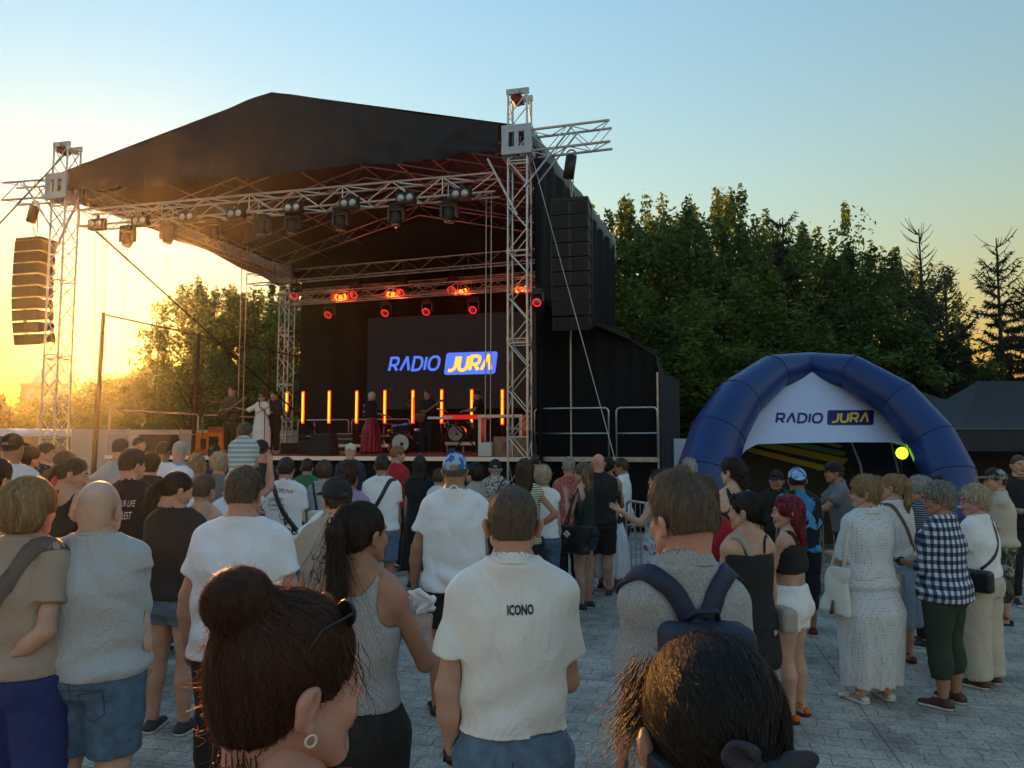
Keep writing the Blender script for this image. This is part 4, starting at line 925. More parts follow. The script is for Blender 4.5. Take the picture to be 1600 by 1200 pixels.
# bushes catching the sun at the far left, and a big tree at the left edge
tm, (V, F) = decid('bush', 3.2, 3.4, 3500, 31, size=.12, lo=.05); bk = (tm, npmesh('crown', V, F, BUSHL, smooth=False))
for i, (px, Y, h, lb) in enumerate(((-5, 60, 4.5, 'yellow-green bush at the left edge behind the toilets'), (22, 62, 4.2, 'yellow-green bush second from the left edge'), (88, 58, 4.8, 'sunlit yellow bush left of the left tower'), (125, 56, 5.0, 'sunlit yellow bush right behind the left tower'), (150, 60, 4.2, 'sunlit bush beside the scaffold pole'), (178, 55, 4.0, 'sunlit bush right of the scaffold pole'))):
    q = at(px, 700, Y); mk_tree(bk, q.x, Y, i, (h / 3.3, h / 3.3), lb, 'bushes by the far building', 'bush')
q = at(0, 592, 75); mk_tree(kinds[1], q.x - 3, 75, 1, (1.0, q.z / 11.6), 'dark round tree at the left edge beside the far building', GT, 'maple_tree')
def spruce(h, w, seed, bare):
    rs = np.random.RandomState(seed); m = MB(); m.path([(0, 0, 0), (.04, 0, h * .5), (0, .02, h)], [h * .016, h * .009, .02], n=7)
    VV, FF = [], []; nv = 0; z = h * .08; k = 0
    while z < h * .985:
        f = z / h; L_ = w / 2 * (1 - f) ** .8 * rs.uniform(.75, 1.1) + .12
        if f > bare: L_ = max(L_, rs.uniform(.25, .75))
        for j in range(rs.randint(4, 7)):
            a = rs.uniform(0, 6.28); up = (.25 if f > bare else -.12) + rs.uniform(-.05, .15)
            pts = [np.array([math.cos(a) * L_ * t, math.sin(a) * L_ * t, z + L_ * (up * t + (.55 if f > bare else .25) * t * t)]) for t in (0, .35, .7, 1)]
            m.path([tuple(p) for p in pts], [.028 * (1 - f) + .014, .018, .012, .006], n=4)
            dens = 1.0 if f < bare else (.30 if f < bare + .16 else .02)
            n = int(L_ * 130 * dens)
            if n:
                t = rs.uniform(.08, 1, n); c = np.array([np.interp(t, (0, .35, .7, 1), [p[i] for p in pts]) for i in range(3)]).T
                d = np.array([math.cos(a), math.sin(a), -.25]) * .7 + rs.normal(size=(n, 3)) * .55; d /= np.linalg.norm(d, axis=1)[:, None]
                sd = np.cross(d, rs.normal(size=(n, 3))); sd /= np.linalg.norm(sd, axis=1)[:, None]; ln = rs.uniform(.1, .24, (n, 1)); wd = .022
                V = np.stack([c - sd * wd, c + sd * wd, c + d * ln + sd * wd * .4, c + d * ln - sd * wd * .4], 1).reshape(-1, 3); VV.append(V); FF.append(np.arange(4 * n).reshape(n, 4) + nv); nv += 4 * n
        z += h * .022 + .10; k += 1
    return m.mesh('trunk', BARK), npmesh('crown', np.concatenate(VV), np.concatenate(FF), NEED, smooth=False)
for i, (px, py, Y, bare, lb) in enumerate(((1436, 357, 28, .62, 'tall spruce with bare twisted top twigs left of the others'), (1477, 428, 27, .66, 'shorter spruce with a bare crooked top beside the tall one'), (1557, 372, 27, .74, 'tall spruce with a thin bare tip near the right edge'), (1606, 445, 28, .8, 'spruce cut off by the right frame edge'), (1222, 340, 27.5, .93, 'thin spruce standing among the leafy trees above the tent'))):
    q = at(px, py, Y); sk = spruce(q.z, 4.6 if i < 4 else 2.6, 50 + i, bare)
    mk_tree(sk, q.x, Y, i, (1, 1), lb, 'spruces on the right', 'spruce_tree')
# ---------------------------------------------------------------- signed-distance modelling of figures
def nv(v): v = np.asarray(v, float); return v / max(1e-9, np.linalg.norm(v))
def smin(a, b, k):
    if k <= 0: return np.minimum(a, b)
    h = np.maximum(k - np.abs(a - b), 0) / k
    return np.minimum(a, b) - h * h * k * .25
def pc(a, b, r1, r2, flat=0, sq=None): return ('c', np.asarray(a, np.float32), np.asarray(b, np.float32), r1, r2, flat, sq)
def pe(c, r, rot=None): return ('e', np.asarray(c, np.float32), np.asarray(r, np.float32), rot)
def pl(sec, n=2.3): return ('l', np.asarray(sec, np.float32), n)       # rows z,cx,cy,rx,ry
def pb(c, h, r, rot=None): return ('b', np.asarray(c, np.float32), np.asarray(h, np.float32), r, rot)
def rot_m(rx=0, ry=0, rz=0): return np.array(Matrix.Rotation(rz, 3, 'Z') @ Matrix.Rotation(ry, 3, 'Y') @ Matrix.Rotation(rx, 3, 'X'), dtype=np.float32)
def bbox(p):
    if p[0] == 'c': r = max(p[3], p[4]) * (1 if not p[6] is not None else 1.6); return np.minimum(p[1], p[2]) - r, np.maximum(p[1], p[2]) + r
    if p[0] == 'e': r = p[2] if p[3] is None else np.full(3, p[2].max()); return p[1] - r, p[1] + r
    if p[0] == 'b': r = (p[2] if p[4] is None else np.full(3, np.linalg.norm(p[2]))) + p[3]; return p[1] - r, p[1] + r
    s = p[1]; return np.array([(s[:, 1] - s[:, 3]).min(), (s[:, 2] - s[:, 4]).min(), s[:, 0].min()]), np.array([(s[:, 1] + s[:, 3]).max(), (s[:, 2] + s[:, 4]).max(), s[:, 0].max()])
def ev(p, x, y, z):
    if p[0] == 'c':
        a, b, r1, r2, flat, sq = p[1:]; d = b - a; L2 = float(d @ d) + 1e-12; L_ = L2 ** .5
        px, py, pz = x - a[0], y - a[1], z - a[2]; t = (px * d[0] + py * d[1] + pz * d[2]) / L2; tc = np.clip(t, 0, 1)
        qx, qy, qz = px - tc * d[0], py - tc * d[1], pz - tc * d[2]
        if sq is not None: qx, qy, qz = qx / sq[0], qy / sq[1], qz / sq[2]
        r = np.sqrt(qx * qx + qy * qy + qz * qz) - (r1 + (r2 - r1) * tc)
        if sq is not None: r = r * min(sq)
        if flat & 1: r = np.maximum(r, -t * L_)
        if flat & 2: r = np.maximum(r, (t - 1) * L_)
        return r
    if p[0] == 'e':
        c, r, rot = p[1:]; px, py, pz = x - c[0], y - c[1], z - c[2]
        if rot is not None:
            px, py, pz = (rot[0, 0] * px + rot[1, 0] * py + rot[2, 0] * pz, rot[0, 1] * px + rot[1, 1] * py + rot[2, 1] * pz, rot[0, 2] * px + rot[1, 2] * py + rot[2, 2] * pz)
        k0 = np.sqrt((px / r[0]) ** 2 + (py / r[1]) ** 2 + (pz / r[2]) ** 2); k1 = np.sqrt((px / r[0] ** 2) ** 2 + (py / r[1] ** 2) ** 2 + (pz / r[2] ** 2) ** 2)
        return k0 * (k0 - 1) / np.maximum(k1, 1e-6)
    if p[0] == 'b':
        c, h, r, rot = p[1:]; px, py, pz = x - c[0], y - c[1], z - c[2]
        if rot is not None:
            px, py, pz = (rot[0, 0] * px + rot[1, 0] * py + rot[2, 0] * pz, rot[0, 1] * px + rot[1, 1] * py + rot[2, 1] * pz, rot[0, 2] * px + rot[1, 2] * py + rot[2, 2] * pz)
        qx, qy, qz = np.abs(px) - h[0], np.abs(py) - h[1], np.abs(pz) - h[2]
        return np.sqrt(np.maximum(qx, 0) ** 2 + np.maximum(qy, 0) ** 2 + np.maximum(qz, 0) ** 2) + np.minimum(np.maximum(qx, np.maximum(qy, qz)), 0) - r
    s, n = p[1], p[2]; zz = np.clip(z, s[0, 0], s[-1, 0]); f = lambda k: np.interp(zz.ravel(), s[:, 0], s[:, k]).reshape(zz.shape).astype(np.float32)
    cx, cy, rx, ry = f(1), f(2), f(3), f(4); u, v = np.abs(x - cx) / rx, np.abs(y - cy) / ry
    rho = (u ** n + v ** n) ** (1 / n); ln = np.sqrt((x - cx) ** 2 + (y - cy) ** 2); d = (rho - 1) * np.where(rho > 1e-4, ln / np.maximum(rho, 1e-4), np.minimum(rx, ry))
    d = np.where(rho < .3, -.7 * np.minimum(rx, ry), d)
    return np.maximum(d, np.maximum(s[0, 0] - z, z - s[-1, 0]))
def accum(ops, ax, n, lo, vox):
    D = np.full(n, 1.0, np.float32)
    for mode, p, k in ops:
        if mode == 'p': continue
        b0, b1 = bbox(p); e = k + 3 * vox; i0 = np.clip(np.floor((b0 - e - lo) / vox).astype(int), 0, n); i1 = np.clip(np.ceil((b1 + e - lo) / vox).astype(int) + 1, 0, n)
        if np.any(i1 <= i0): continue
        sl = tuple(slice(i0[i], i1[i]) for i in range(3)); d = ev(p, ax[0][sl[0]][:, None, None], ax[1][sl[1]][None, :, None], ax[2][sl[2]][None, None, :])
        if mode == 'u': D[sl] = smin(D[sl], d, k)
        elif mode == 's': D[sl] = -smin(-D[sl], d, k)
    return D
def cutp(D, ops, ax):
    for mode, p, k in ops:
        if mode == 'p':
            pt, nn = p; D = np.maximum(D, (ax[0][:, None, None] - pt[0]) * nn[0] + (ax[1][None, :, None] - pt[1]) * nn[1] + (ax[2][None, None, :] - pt[2]) * nn[2])
    return D
def field(ops, lo, hi, vox, disp=None, cover=None, shrink=.022):
    lo, hi = np.asarray(lo, float), np.asarray(hi, float); n = np.maximum(3, np.ceil((hi - lo) / vox).astype(int) + 1)
    ax = [(lo[i] + vox * np.arange(n[i])).astype(np.float32) for i in range(3)]
    D = accum(ops, ax, n, lo, vox)
    if disp is not None: D = D + disp(ax[0][:, None, None], ax[1][None, :, None], ax[2][None, None, :])
    D = cutp(D, ops, ax)
    for g_ in (cover or []): D = D + shrink * np.clip(-cutp(accum(g_, ax, n, lo, vox), g_, ax) / .006, 0, 1)
    D[0], D[-1] = np.maximum(D[0], 1e-3), np.maximum(D[-1], 1e-3); D[:, 0], D[:, -1] = np.maximum(D[:, 0], 1e-3), np.maximum(D[:, -1], 1e-3); D[:, :, 0], D[:, :, -1] = np.maximum(D[:, :, 0], 1e-3), np.maximum(D[:, :, -1], 1e-3)
    return nets(D, lo, vox)
def nets(D, lo, vox):
    s = D < 0; c = np.zeros(np.array(D.shape) - 1, np.uint8)
    for i in (0, 1):
        for j in (0, 1):
            for k in (0, 1): c += s[i:s.shape[0] - 1 + i, j:s.shape[1] - 1 + j, k:s.shape[2] - 1 + k]
    act = (c > 0) & (c < 8); I = np.argwhere(act)
    if not len(I): return np.zeros((0, 3)), np.zeros((0, 4), int)
    idx = np.full(act.shape, -1, np.int64); idx[act] = np.arange(len(I))
    acc = np.zeros((len(I), 3)); cnt = np.zeros(len(I))
    for axn in range(3):
        o1, o2 = [a for a in range(3) if a != axn]
        for u in (0, 1):
            for v in (0, 1):
                q = I.copy(); q[:, o1] += u; q[:, o2] += v; q2 = q.copy(); q2[:, axn] += 1
                d0, d1 = D[q[:, 0], q[:, 1], q[:, 2]], D[q2[:, 0], q2[:, 1], q2[:, 2]]; m = (d0 < 0) != (d1 < 0)
                t = np.where(m, d0 / np.where(m, d0 - d1, 1), 0); pp = q.astype(float); pp[:, axn] += t; acc[m] += pp[m]; cnt += m
    V = acc / np.maximum(cnt, 1)[:, None] * vox + lo; F = []
    for axn in range(3):
        o1, o2 = (axn + 1) % 3, (axn + 2) % 3
        a = [slice(None)] * 3; b = [slice(None)] * 3; a[axn] = slice(0, -1); b[axn] = slice(1, None)
        for w in (o1, o2): a[w] = slice(1, -1); b[w] = slice(1, -1)
        s0, s1 = s[tuple(a)], s[tuple(b)]; m = s0 != s1; E = np.argwhere(m)
        if not len(E): continue
        fl = s0[m]; E[:, o1] += 1; E[:, o2] += 1
        def ci(u, v): q = E.copy(); q[:, o1] -= u; q[:, o2] -= v; return idx[q[:, 0], q[:, 1], q[:, 2]]
        f = np.stack([ci(1, 1), ci(0, 1), ci(0, 0), ci(1, 0)], 1); f[~fl] = f[~fl][:, ::-1]; F.append(f)
    F = np.concatenate(F); return V, F[(F >= 0).all(1)]
def folds(seed, amp=.005, hem=None, ztop=9.0):
    rs = np.random.RandomState(seed); ph = rs.uniform(0, 6.28, 8); sx = rs.uniform(-1, 1, 4)
    def f(x, y, z):
        w = 2.2 * np.sin(z * 5.5 + ph[0] + x * 4) + 1.3 * np.sin(x * 9 - z * 7 + ph[1])
        a = 1 - 2 * np.abs(np.sin(x * 13 + y * 9 + z * 5 * sx[0] + w + ph[2]))
        b = np.sin(x * 26 + z * 12 * sx[1] + 1.6 * w + ph[3]) * np.sin(z * 8 + ph[4])
        c = np.sin(z * 42 + 2.4 * np.sin(x * 9 + ph[5]) + 6 * x * sx[2] + ph[6])
        e_ = 1 - 2 * np.abs(np.sin((x * sx[3] * 1.2 + z) * 11 + 2.0 * np.sin(x * 8 + ph[7]) + y * 6)) ** .7
        d = amp * (.75 * a + .45 * b + .55 * e_ * np.clip(.5 + np.sin(x * 7 + z * 6 + ph[5]), 0, 1))
        if hem is not None: d = d + amp * 1.3 * c * np.exp(-((z - hem) / .15) ** 2)
        return (d * np.clip((ztop - z) / .10, .12, 1)).astype(np.float32)
    return f
# ---------------------------------------------------------------- materials for people
def skinmat(tone):
    cols = {'pale': (.56, .37, .28), 'fair': (.50, .30, .22), 'tan': (.36, .19, .125), 'red': (.52, .27, .20), 'brown': (.24, .115, .07)}
    nm = 'skin_' + tone
    if nm in _mc: return _mc[nm]
    return M(nm, cols[tone], .5, var=.17, vs=9, bump=.12, bs=240, sss=.12, spec=.35)
LIP = M('lips', (.38, .09, .08), .4); EYEW = M('eye_white', (.6, .58, .55), .2); IRIS = M('iris', (.05, .03, .02), .15); BROW = M('brow_hair', (.07, .045, .03), .8)
HC = {'black': (.010, .008, .008), 'dark': (.022, .015, .011), 'brown': (.055, .033, .018), 'auburn': (.055, .020, .010), 'light': (.14, .09, .045), 'blond': (.34, .24, .12), 'pale': (.5, .42, .3), 'grey': (.26, .25, .24),
      'silver': (.42, .41, .39), 'red': (.20, .012, .028), 'ginger': (.25, .12, .045), 'mouse': (.095, .068, .045)}
def hairmat(c, k=0):
    nm = 'hair_%s%s' % (c, ('', '_lighter', '_darker')[k]); f = (1, 1.7, .6)[k]; col = tuple(min(.85, v * f + (.006 if k == 1 else 0)) for v in HC[c])  # strand tones mixed at random
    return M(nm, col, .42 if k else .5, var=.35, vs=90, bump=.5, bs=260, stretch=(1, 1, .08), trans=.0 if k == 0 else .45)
def cloth(name, col, rough=.85, **k): k.setdefault('wrinkle', .36); k.setdefault('var', .06); k.setdefault('vs', 5); k.setdefault('bump', .12); k.setdefault('bs', 420); return M(name, col, rough, **k)
def pat_stripe(c2, fz, duty=.5, axis=2):
    def f(nt, src, c4):
        N, L = nt.nodes.new, nt.links.new; sp_ = N('ShaderNodeSeparateXYZ'); L(src, sp_.inputs[0]); m = N('ShaderNodeMath'); m.operation = 'MULTIPLY'; m.inputs[1].default_value = fz; L(sp_.outputs[axis], m.inputs[0])
        fr = N('ShaderNodeMath'); fr.operation = 'FRACT'; L(m.outputs[0], fr.inputs[0]); g_ = N('ShaderNodeMath'); g_.operation = 'GREATER_THAN'; g_.inputs[1].default_value = duty; L(fr.outputs[0], g_.inputs[0])
        mx = N('ShaderNodeMix'); mx.data_type = 'RGBA'; mx.inputs[6].default_value = c4; mx.inputs[7].default_value = tuple(c2) + (1,); L(g_.outputs[0], mx.inputs[0]); return mx.outputs[2]
    return f
def pat_check(c2, c3, fz):
    def f(nt, src, c4):
        N, L = nt.nodes.new, nt.links.new; sp_ = N('ShaderNodeSeparateXYZ'); L(src, sp_.inputs[0]); gs = []
        ad = N('ShaderNodeMath'); ad.operation = 'SUBTRACT'; L(sp_.outputs[0], ad.inputs[0]); L(sp_.outputs[1], ad.inputs[1])
        for o_ in (ad.outputs[0], sp_.outputs[2]):
            m = N('ShaderNodeMath'); m.operation = 'MULTIPLY'; m.inputs[1].default_value = fz; L(o_, m.inputs[0]); fr = N('ShaderNodeMath'); fr.operation = 'FRACT'; L(m.outputs[0], fr.inputs[0])
            g_ = N('ShaderNodeMath'); g_.operation = 'GREATER_THAN'; g_.inputs[1].default_value = .5; L(fr.outputs[0], g_.inputs[0]); gs.append(g_)
        s_ = N('ShaderNodeMath'); s_.operation = 'ADD'; L(gs[0].outputs[0], s_.inputs[0]); L(gs[1].outputs[0], s_.inputs[1]); h = N('ShaderNodeMath'); h.operation = 'MULTIPLY'; h.inputs[1].default_value = .5; L(s_.outputs[0], h.inputs[0])
        cr = N('ShaderNodeValToRGB'); cr.color_ramp.interpolation = 'CONSTANT'; e = cr.color_ramp.elements; e[0].position = 0; e[0].color = c4; e[1].position = .3; e[1].color = tuple(c2) + (1,); x = e.new(.8); x.color = tuple(c3) + (1,)
        L(h.outputs[0], cr.inputs[0]); return cr.outputs[0]
    return f
def pat_dots(c2, sc, th=.25, c3=None):
    def f(nt, src, c4):
        N, L = nt.nodes.new, nt.links.new; v = N('ShaderNodeTexVoronoi'); v.inputs['Scale'].default_value = sc; v.inputs['Randomness'].default_value = .25 if c3 is None else 1; L(src, v.inputs['Vector'])
        g_ = N('ShaderNodeMath'); g_.operation = 'LESS_THAN'; g_.inputs[1].default_value = th; L(v.outputs['Distance'], g_.inputs[0])
        mx = N('ShaderNodeMix'); mx.data_type = 'RGBA'; mx.inputs[6].default_value = c4; mx.inputs[7].default_value = tuple(c2) + (1,); L(g_.outputs[0], mx.inputs[0])
        if c3 is None: return mx.outputs[2]
        v2 = N('ShaderNodeTexNoise'); v2.inputs['Scale'].default_value = sc * .8; L(src, v2.inputs['Vector']); g2 = N('ShaderNodeMath'); g2.operation = 'GREATER_THAN'; g2.inputs[1].default_value = .56; L(v2.outputs[0], g2.inputs[0])
        m2 = N('ShaderNodeMix'); m2.data_type = 'RGBA'; m2.inputs[7].default_value = tuple(c3) + (1,); L(mx.outputs[2], m2.inputs[6]); L(g2.outputs[0], m2.inputs[0]); return m2.outputs[2]
    return f
def pat_blotch(c2, sc, th=.52, c3=None):
    def f(nt, src, c4):
        N, L = nt.nodes.new, nt.links.new; cur = None
        for i, (c, s_) in enumerate(((c2, sc), (c3, sc * 1.7))):
            if c is None: continue
            n = N('ShaderNodeTexNoise'); n.inputs['Scale'].default_value = s_; n.inputs['Detail'].default_value = 3; n.inputs['Distortion'].default_value = .8; L(src, n.inputs['Vector'])
            g_ = N('ShaderNodeMapRange'); g_.inputs[1].default_value = th; g_.inputs[2].default_value = th + .03; L(n.outputs[0], g_.inputs[0])
            m = N('ShaderNodeMix'); m.data_type = 'RGBA'; m.inputs[7].default_value = tuple(c) + (1,); L(g_.outputs[0], m.inputs[0])
            if cur is None: m.inputs[6].default_value = c4
            else: L(cur, m.inputs[6])
            cur = m.outputs[2]
        return cur
    return f
# ---------------------------------------------------------------- head (head frame: face +Y, up +Z)
def head_ops(s, sex, nose=1.0, fat=0.0):
    o = [('u', pe((0, -.014, .030), (.074, .094, .088)), .02), ('u', pe((0, .022, -.012), (.062 + fat * .006, .068, .085)), .03), ('u', pe((0, .030, -.058), (.048 + fat * .012, .052, .050)), .03), ('u', pe((0, .066, -.096), (.023, .021, .017)), .025),
         ('u', pe((0, -.045, -.02), (.058, .052, .07)), .03)]
    for sx in (-1, 1):
        o += [('u', pe((sx * .040, .062, -.030), (.022, .022, .024)), .02), ('u', pc((sx * .058, .01, -.055), (sx * .028, .06, -.095), .014 + fat * .006, .013), .03), ('u', pc((sx * .012, .088, .022), (sx * .042, .074, .024), .009, .008), .014)]
        o += [('s', pe((sx * .031, .094, .004), (.017, .014, .012)), .012)]
        o += [('u', pe((sx * .031, .074, .003), (.0135, .0125, .0120)), .002)]
        o += [('u', pc((sx * .018, .0865, .0115), (sx * .043, .080, .0095), .0042, .0035), .003)]
    o += [('u', pc((0, .086, .012), (0, .104 + .004 * nose, -.024), .0075, .0098 * nose), .012), ('u', pe((-.0115, .094, -.030), (.0085, .010, .0075)), .006), ('u', pe((.0115, .094, -.030), (.0085, .010, .0075)), .006)]
    o += [('u', pe((0, .088, -.055), (.024, .012, .0065)), .005), ('u', pe((0, .087, -.066), (.021, .012, .0075)), .005), ('s', pc((-.022, .100, -.0605), (.022, .100, -.0605), .0022, .0022), .003), ('u', pe((0, .080, -.047), (.03, .014, .014)), .012)]
    for sx in (-1, 1):
        Rm = rot_m(R(-12), sx * R(14), sx * R(26)); c = np.array((sx * .084, -.014, -.012))
        o += [('u', pe(c, (.009, .019, .031), Rm), .006), ('u', pe(c + (sx * .004, -.004, .010), (.010, .018, .020), Rm), .004), ('s', pe(c + (sx * .011, .006, .006), (.009, .009, .017), Rm), .004), ('u', pe(c + (0, .005, -.026), (.0065, .008, .009)), .006)]
    sc = lambda p: scale_prim(p, s)
    return [(m, sc(p), k * s) for m, p, k in o]
def scale_prim(p, s):
    if p[0] == 'c': return ('c', p[1] * s, p[2] * s, p[3] * s, p[4] * s, p[5], p[6])
    if p[0] == 'e': return ('e', p[1] * s, p[2] * s, p[3])
    if p[0] == 'b': return ('b', p[1] * s, p[2] * s, p[3] * s, p[4])
    q = p[1] * s; return ('l', q, p[2])
def hair_ops(style, s, t=None):
    """hair mass in the head frame plus the direction field used for the loose strands"""
    E = lambda c, r, rot=None: pe(c, r, rot)
    o = []
    def cap(t, nape=-.075, front=.0):
        return [('u', E((0, -.016, .032), (.076 + t, .096 + t, .090 + t)), .01), ('u', E((0, -.050, -.012), (.062 + t, .052 + t, .070 + t * .5)), .02)]
    face = [('s', E((0, .118, -.045), (.088, .082, .112)), .012), ('s', pb((0, .075, -.11), (.2, .085, .085), .01), .01)]
    ears = [('s', E((sx * .092, -.006, -.020), (.022, .026, .036)), .006) for sx in (-1, 1)]
    if style == 'buzz': o = cap(.0035) + face + ears + [('p', ((0, 0, -.068), (0, -.25, -1)), 0)]
    elif style == 'short': o = cap(.006) + [('u', E((0, .002, .060), (.076, .098, .082)), .02)] + face + ears + [('p', ((0, 0, -.066), (0, -.25, -1)), 0)]
    elif style == 'quiff': o = cap(.006) + [('u', E((0, .018, .070), (.074, .094, .080)), .02), ('u', E((.02, .06, .098), (.05, .05, .035)), .02)] + face + ears + [('p', ((0, 0, -.048), (0, -.25, -1)), 0)]
    elif style == 'crop': o = cap(.011) + [('u', E((0, -.012, .058), (.082, .100, .080)), .02)] + face + [('p', ((0, 0, -.085), (0, -.2, -1)), 0)]
    elif style == 'bob': o = cap(.020) + [('u', pl([(-.085, 0, -.04, .070, .058), (-.05, 0, -.035, .090, .078), (.0, 0, -.028, .096, .088), (.06, 0, -.022, .085, .085)]), .03)] + face
    elif style in ('long', 'longwave'):
        L_ = -.30 if style == 'long' else -.27
        o = cap(.014) + [('u', pl([(L_, 0, -.088, .055, .018), (L_ + .05, 0, -.090, .080, .028), (-.16, 0, -.080, .098, .042), (-.09, 0, -.055, .095, .062), (-.02, 0, -.034, .095, .082), (.05, 0, -.022, .085, .085)]), .03)] + face
    elif style in ('ponytail', 'hightail'):
        o = cap(.006); z0 = .0 if style == 'ponytail' else .085; L_ = t or .24
        y0 = -.118 if style == 'ponytail' else -.085
        o += [('u', E((0, y0 - .006, z0), (.022, .022, .024)), .01), ('u', pc((0, y0 - .015, z0 + .01), (0, y0 - .055, z0 - .06), .024, .034), .02), ('u', pc((0, y0 - .055, z0 - .06), (0, y0 - .045, z0 - .06 - L_ * .55), .036, .034, 0, (1.15, .8, 1)), .02), ('u', pc((0, y0 - .045, z0 - .06 - L_ * .55), (.01, y0 - .035, z0 - .06 - L_), .032, .010, 0, (1.15, .8, 1)), .02)] + face + ears + [('p', ((0, 0, -.085), (0, -.2, -1)), 0)] * 0
    elif style == 'lowbun': o = cap(.007) + [('u', E((0, -.118, -.045), (.038, .030, .034)), .008)] + face + ears
    elif style == 'topbun': o = cap(.008) + [('u', E((0, -.088, .118), (.046, .046, .043)), .008)] + face + ears
    elif style == 'curly': o = cap(.012) + [('u', E((0, -.10, -.01), (.060, .055, .075)), .03), ('u', E((0, -.115, -.09), (.045, .040, .07)), .03)] + face + ears
    if style == 'bald': return []
    if s != 1: o = [(m, (tuple(np.asarray(q) * (s if i == 0 else 1) for i, q in enumerate(p)) if m == 'p' else scale_prim(p, s)), k * s) for m, p, k in o]
    return o
def hair_disp(style, seed, s):
    rs = np.random.RandomState(seed); ph = rs.uniform(0, 6.28, 6); A = {'buzz': .0006, 'short': .0028, 'quiff': .004, 'crop': .0055, 'bob': .004, 'curly': .010, 'long': .004, 'longwave': .006}.get(style, .002) * s
    def f(x, y, z):
        th = np.arctan2(x, -(y + .02)); a = np.sin(th * 17 + 1.5 * np.sin(z * 35 + ph[0]) + ph[1]) + .6 * np.sin(th * 41 + 2 * np.sin(z * 60 + ph[2]) + ph[3])
        b = np.sin(x * 90 + ph[4] + 3 * np.sin(z * 70)) * np.sin(z * 85 + ph[5] + 2 * np.sin(y * 60))
        return (A * ((.6 * a + .2 * b) if style not in ('curly', 'crop') else (.35 * a + .8 * b))).astype(np.float32)
    return f
def flow_for(style, s):
    c = {'topbun': (0, -.088, .118), 'ponytail': (0, -.118, 0), 'hightail': (0, -.085, .085), 'lowbun': (0, -.118, -.045)}.get(style)
    if c is None: return None
    c = Vector(c) * s
    def f(p):
        d = c - p
        if style in ('topbun', 'lowbun') and d.length < .056 * s: return Vector((d.z, -.2 * d.x, -d.x)) * 12 + Vector((0, 0, .1))
        if style in ('ponytail', 'hightail') and p.y < c.y - .008 * s: return Vector((0, 0, -1))
        return d.normalized()
    return f
def strands(V, F, style, seed, n, length, width, s, jitter=.25, lift=.0035, flow=None):
    """thin ribbons laid over the hair mass, following it downwards"""
    if n <= 0 or not len(F): return None
    rs = np.random.RandomState(seed); bv = BVHTree.FromPolygons([tuple(v) for v in V], [tuple(f) for f in F]); out, fc = [], []; nvx = 0
    pk = rs.randint(0, len(F), n)
    for i in range(n):
        p = Vector(V[F[pk[i]]].mean(0)); q, nr, _, _ = bv.find_nearest(p)
        if nr is None: continue
        dirv = Vector(flow(p)) if flow else Vector((p.x * 2.0, -.05 - .5 * max(0, p.z), -1 if p.z < .09 * s else -.15))
        dirv += Vector(rs.normal(size=3)) * jitter; L_ = length * rs.uniform(.5, 1.2) * (.4 if (p.z < .01 * s and style in ('short', 'quiff', 'buzz')) else 1); k = 5; pts = []; lf = lift * rs.uniform(.1, 1.3)
        for j in range(k + 1):
            q, nr2, _, _ = bv.find_nearest(p)
            if q is None or (q - p).length > .05: pts.append(p.copy()); p = p + dirv.normalized() * (L_ / k); continue
            nr = nr2; base = q + nr * (lf * (.3 + .9 * j / k)); pts.append(base)
            d = dirv - nr * dirv.dot(nr)
            if d.length < 1e-4: d = dirv
            p = base + d.normalized() * (L_ / k)
        for j, q in enumerate(pts):
            t = (pts[min(j + 1, k)] - pts[max(j - 1, 0)])
            sd = t.cross(nr); sd = sd.normalized() if sd.length > 1e-9 else Vector((1, 0, 0)); w = width * (1 - .85 * (j / k) ** 2) * .5
            out += [tuple(q - sd * w), tuple(q + sd * w)]
        for j in range(k): a = nvx + 2 * j; fc.append((a, a + 1, a + 3, a + 2))
        nvx += 2 * (k + 1)
    return (np.array(out), np.array(fc)) if fc else None
# ---------------------------------------------------------------- the figure
ARM = {'down': ((.10, .02, -1), (.04, .22, -1)), 'loose': ((.16, -.04, -1), (.02, .30, -1)), 'akimbo': ((.75, -.25, -.75), (-.85, .25, -.55)), 'cross': ((.18, .15, -1), (-.8, .75, .02)), 'front': ((.12, .18, -1), (-.35, 1, .05)),
       'behind': ((.18, -.35, -1), (-.75, -.1, -.6)), 'phone': ((.12, .55, -.8), (-.3, .5, 1)), 'up': ((.6, .35, .65), (-.1, .25, 1)), 'out': ((.8, .3, -.55), (.7, .6, .25)), 'lean': ((.15, .75, -.7), (.0, 1, -.1)), 'pocket': ((.22, -.12, -1), (-.10, .25, -1)),
       'mic': ((.25, .3, -1), (-.55, .55, .8)), 'guitar': ((.35, .25, -1), (-.7, .55, .1)), 'neckhand': ((.5, .4, -.7), (.35, .6, .45)), 'chest': ((.35, .15, -1), (-.75, .45, .75)), 'wide': ((.34, .0, -1), (.10, .25, -1))}
HS = .232
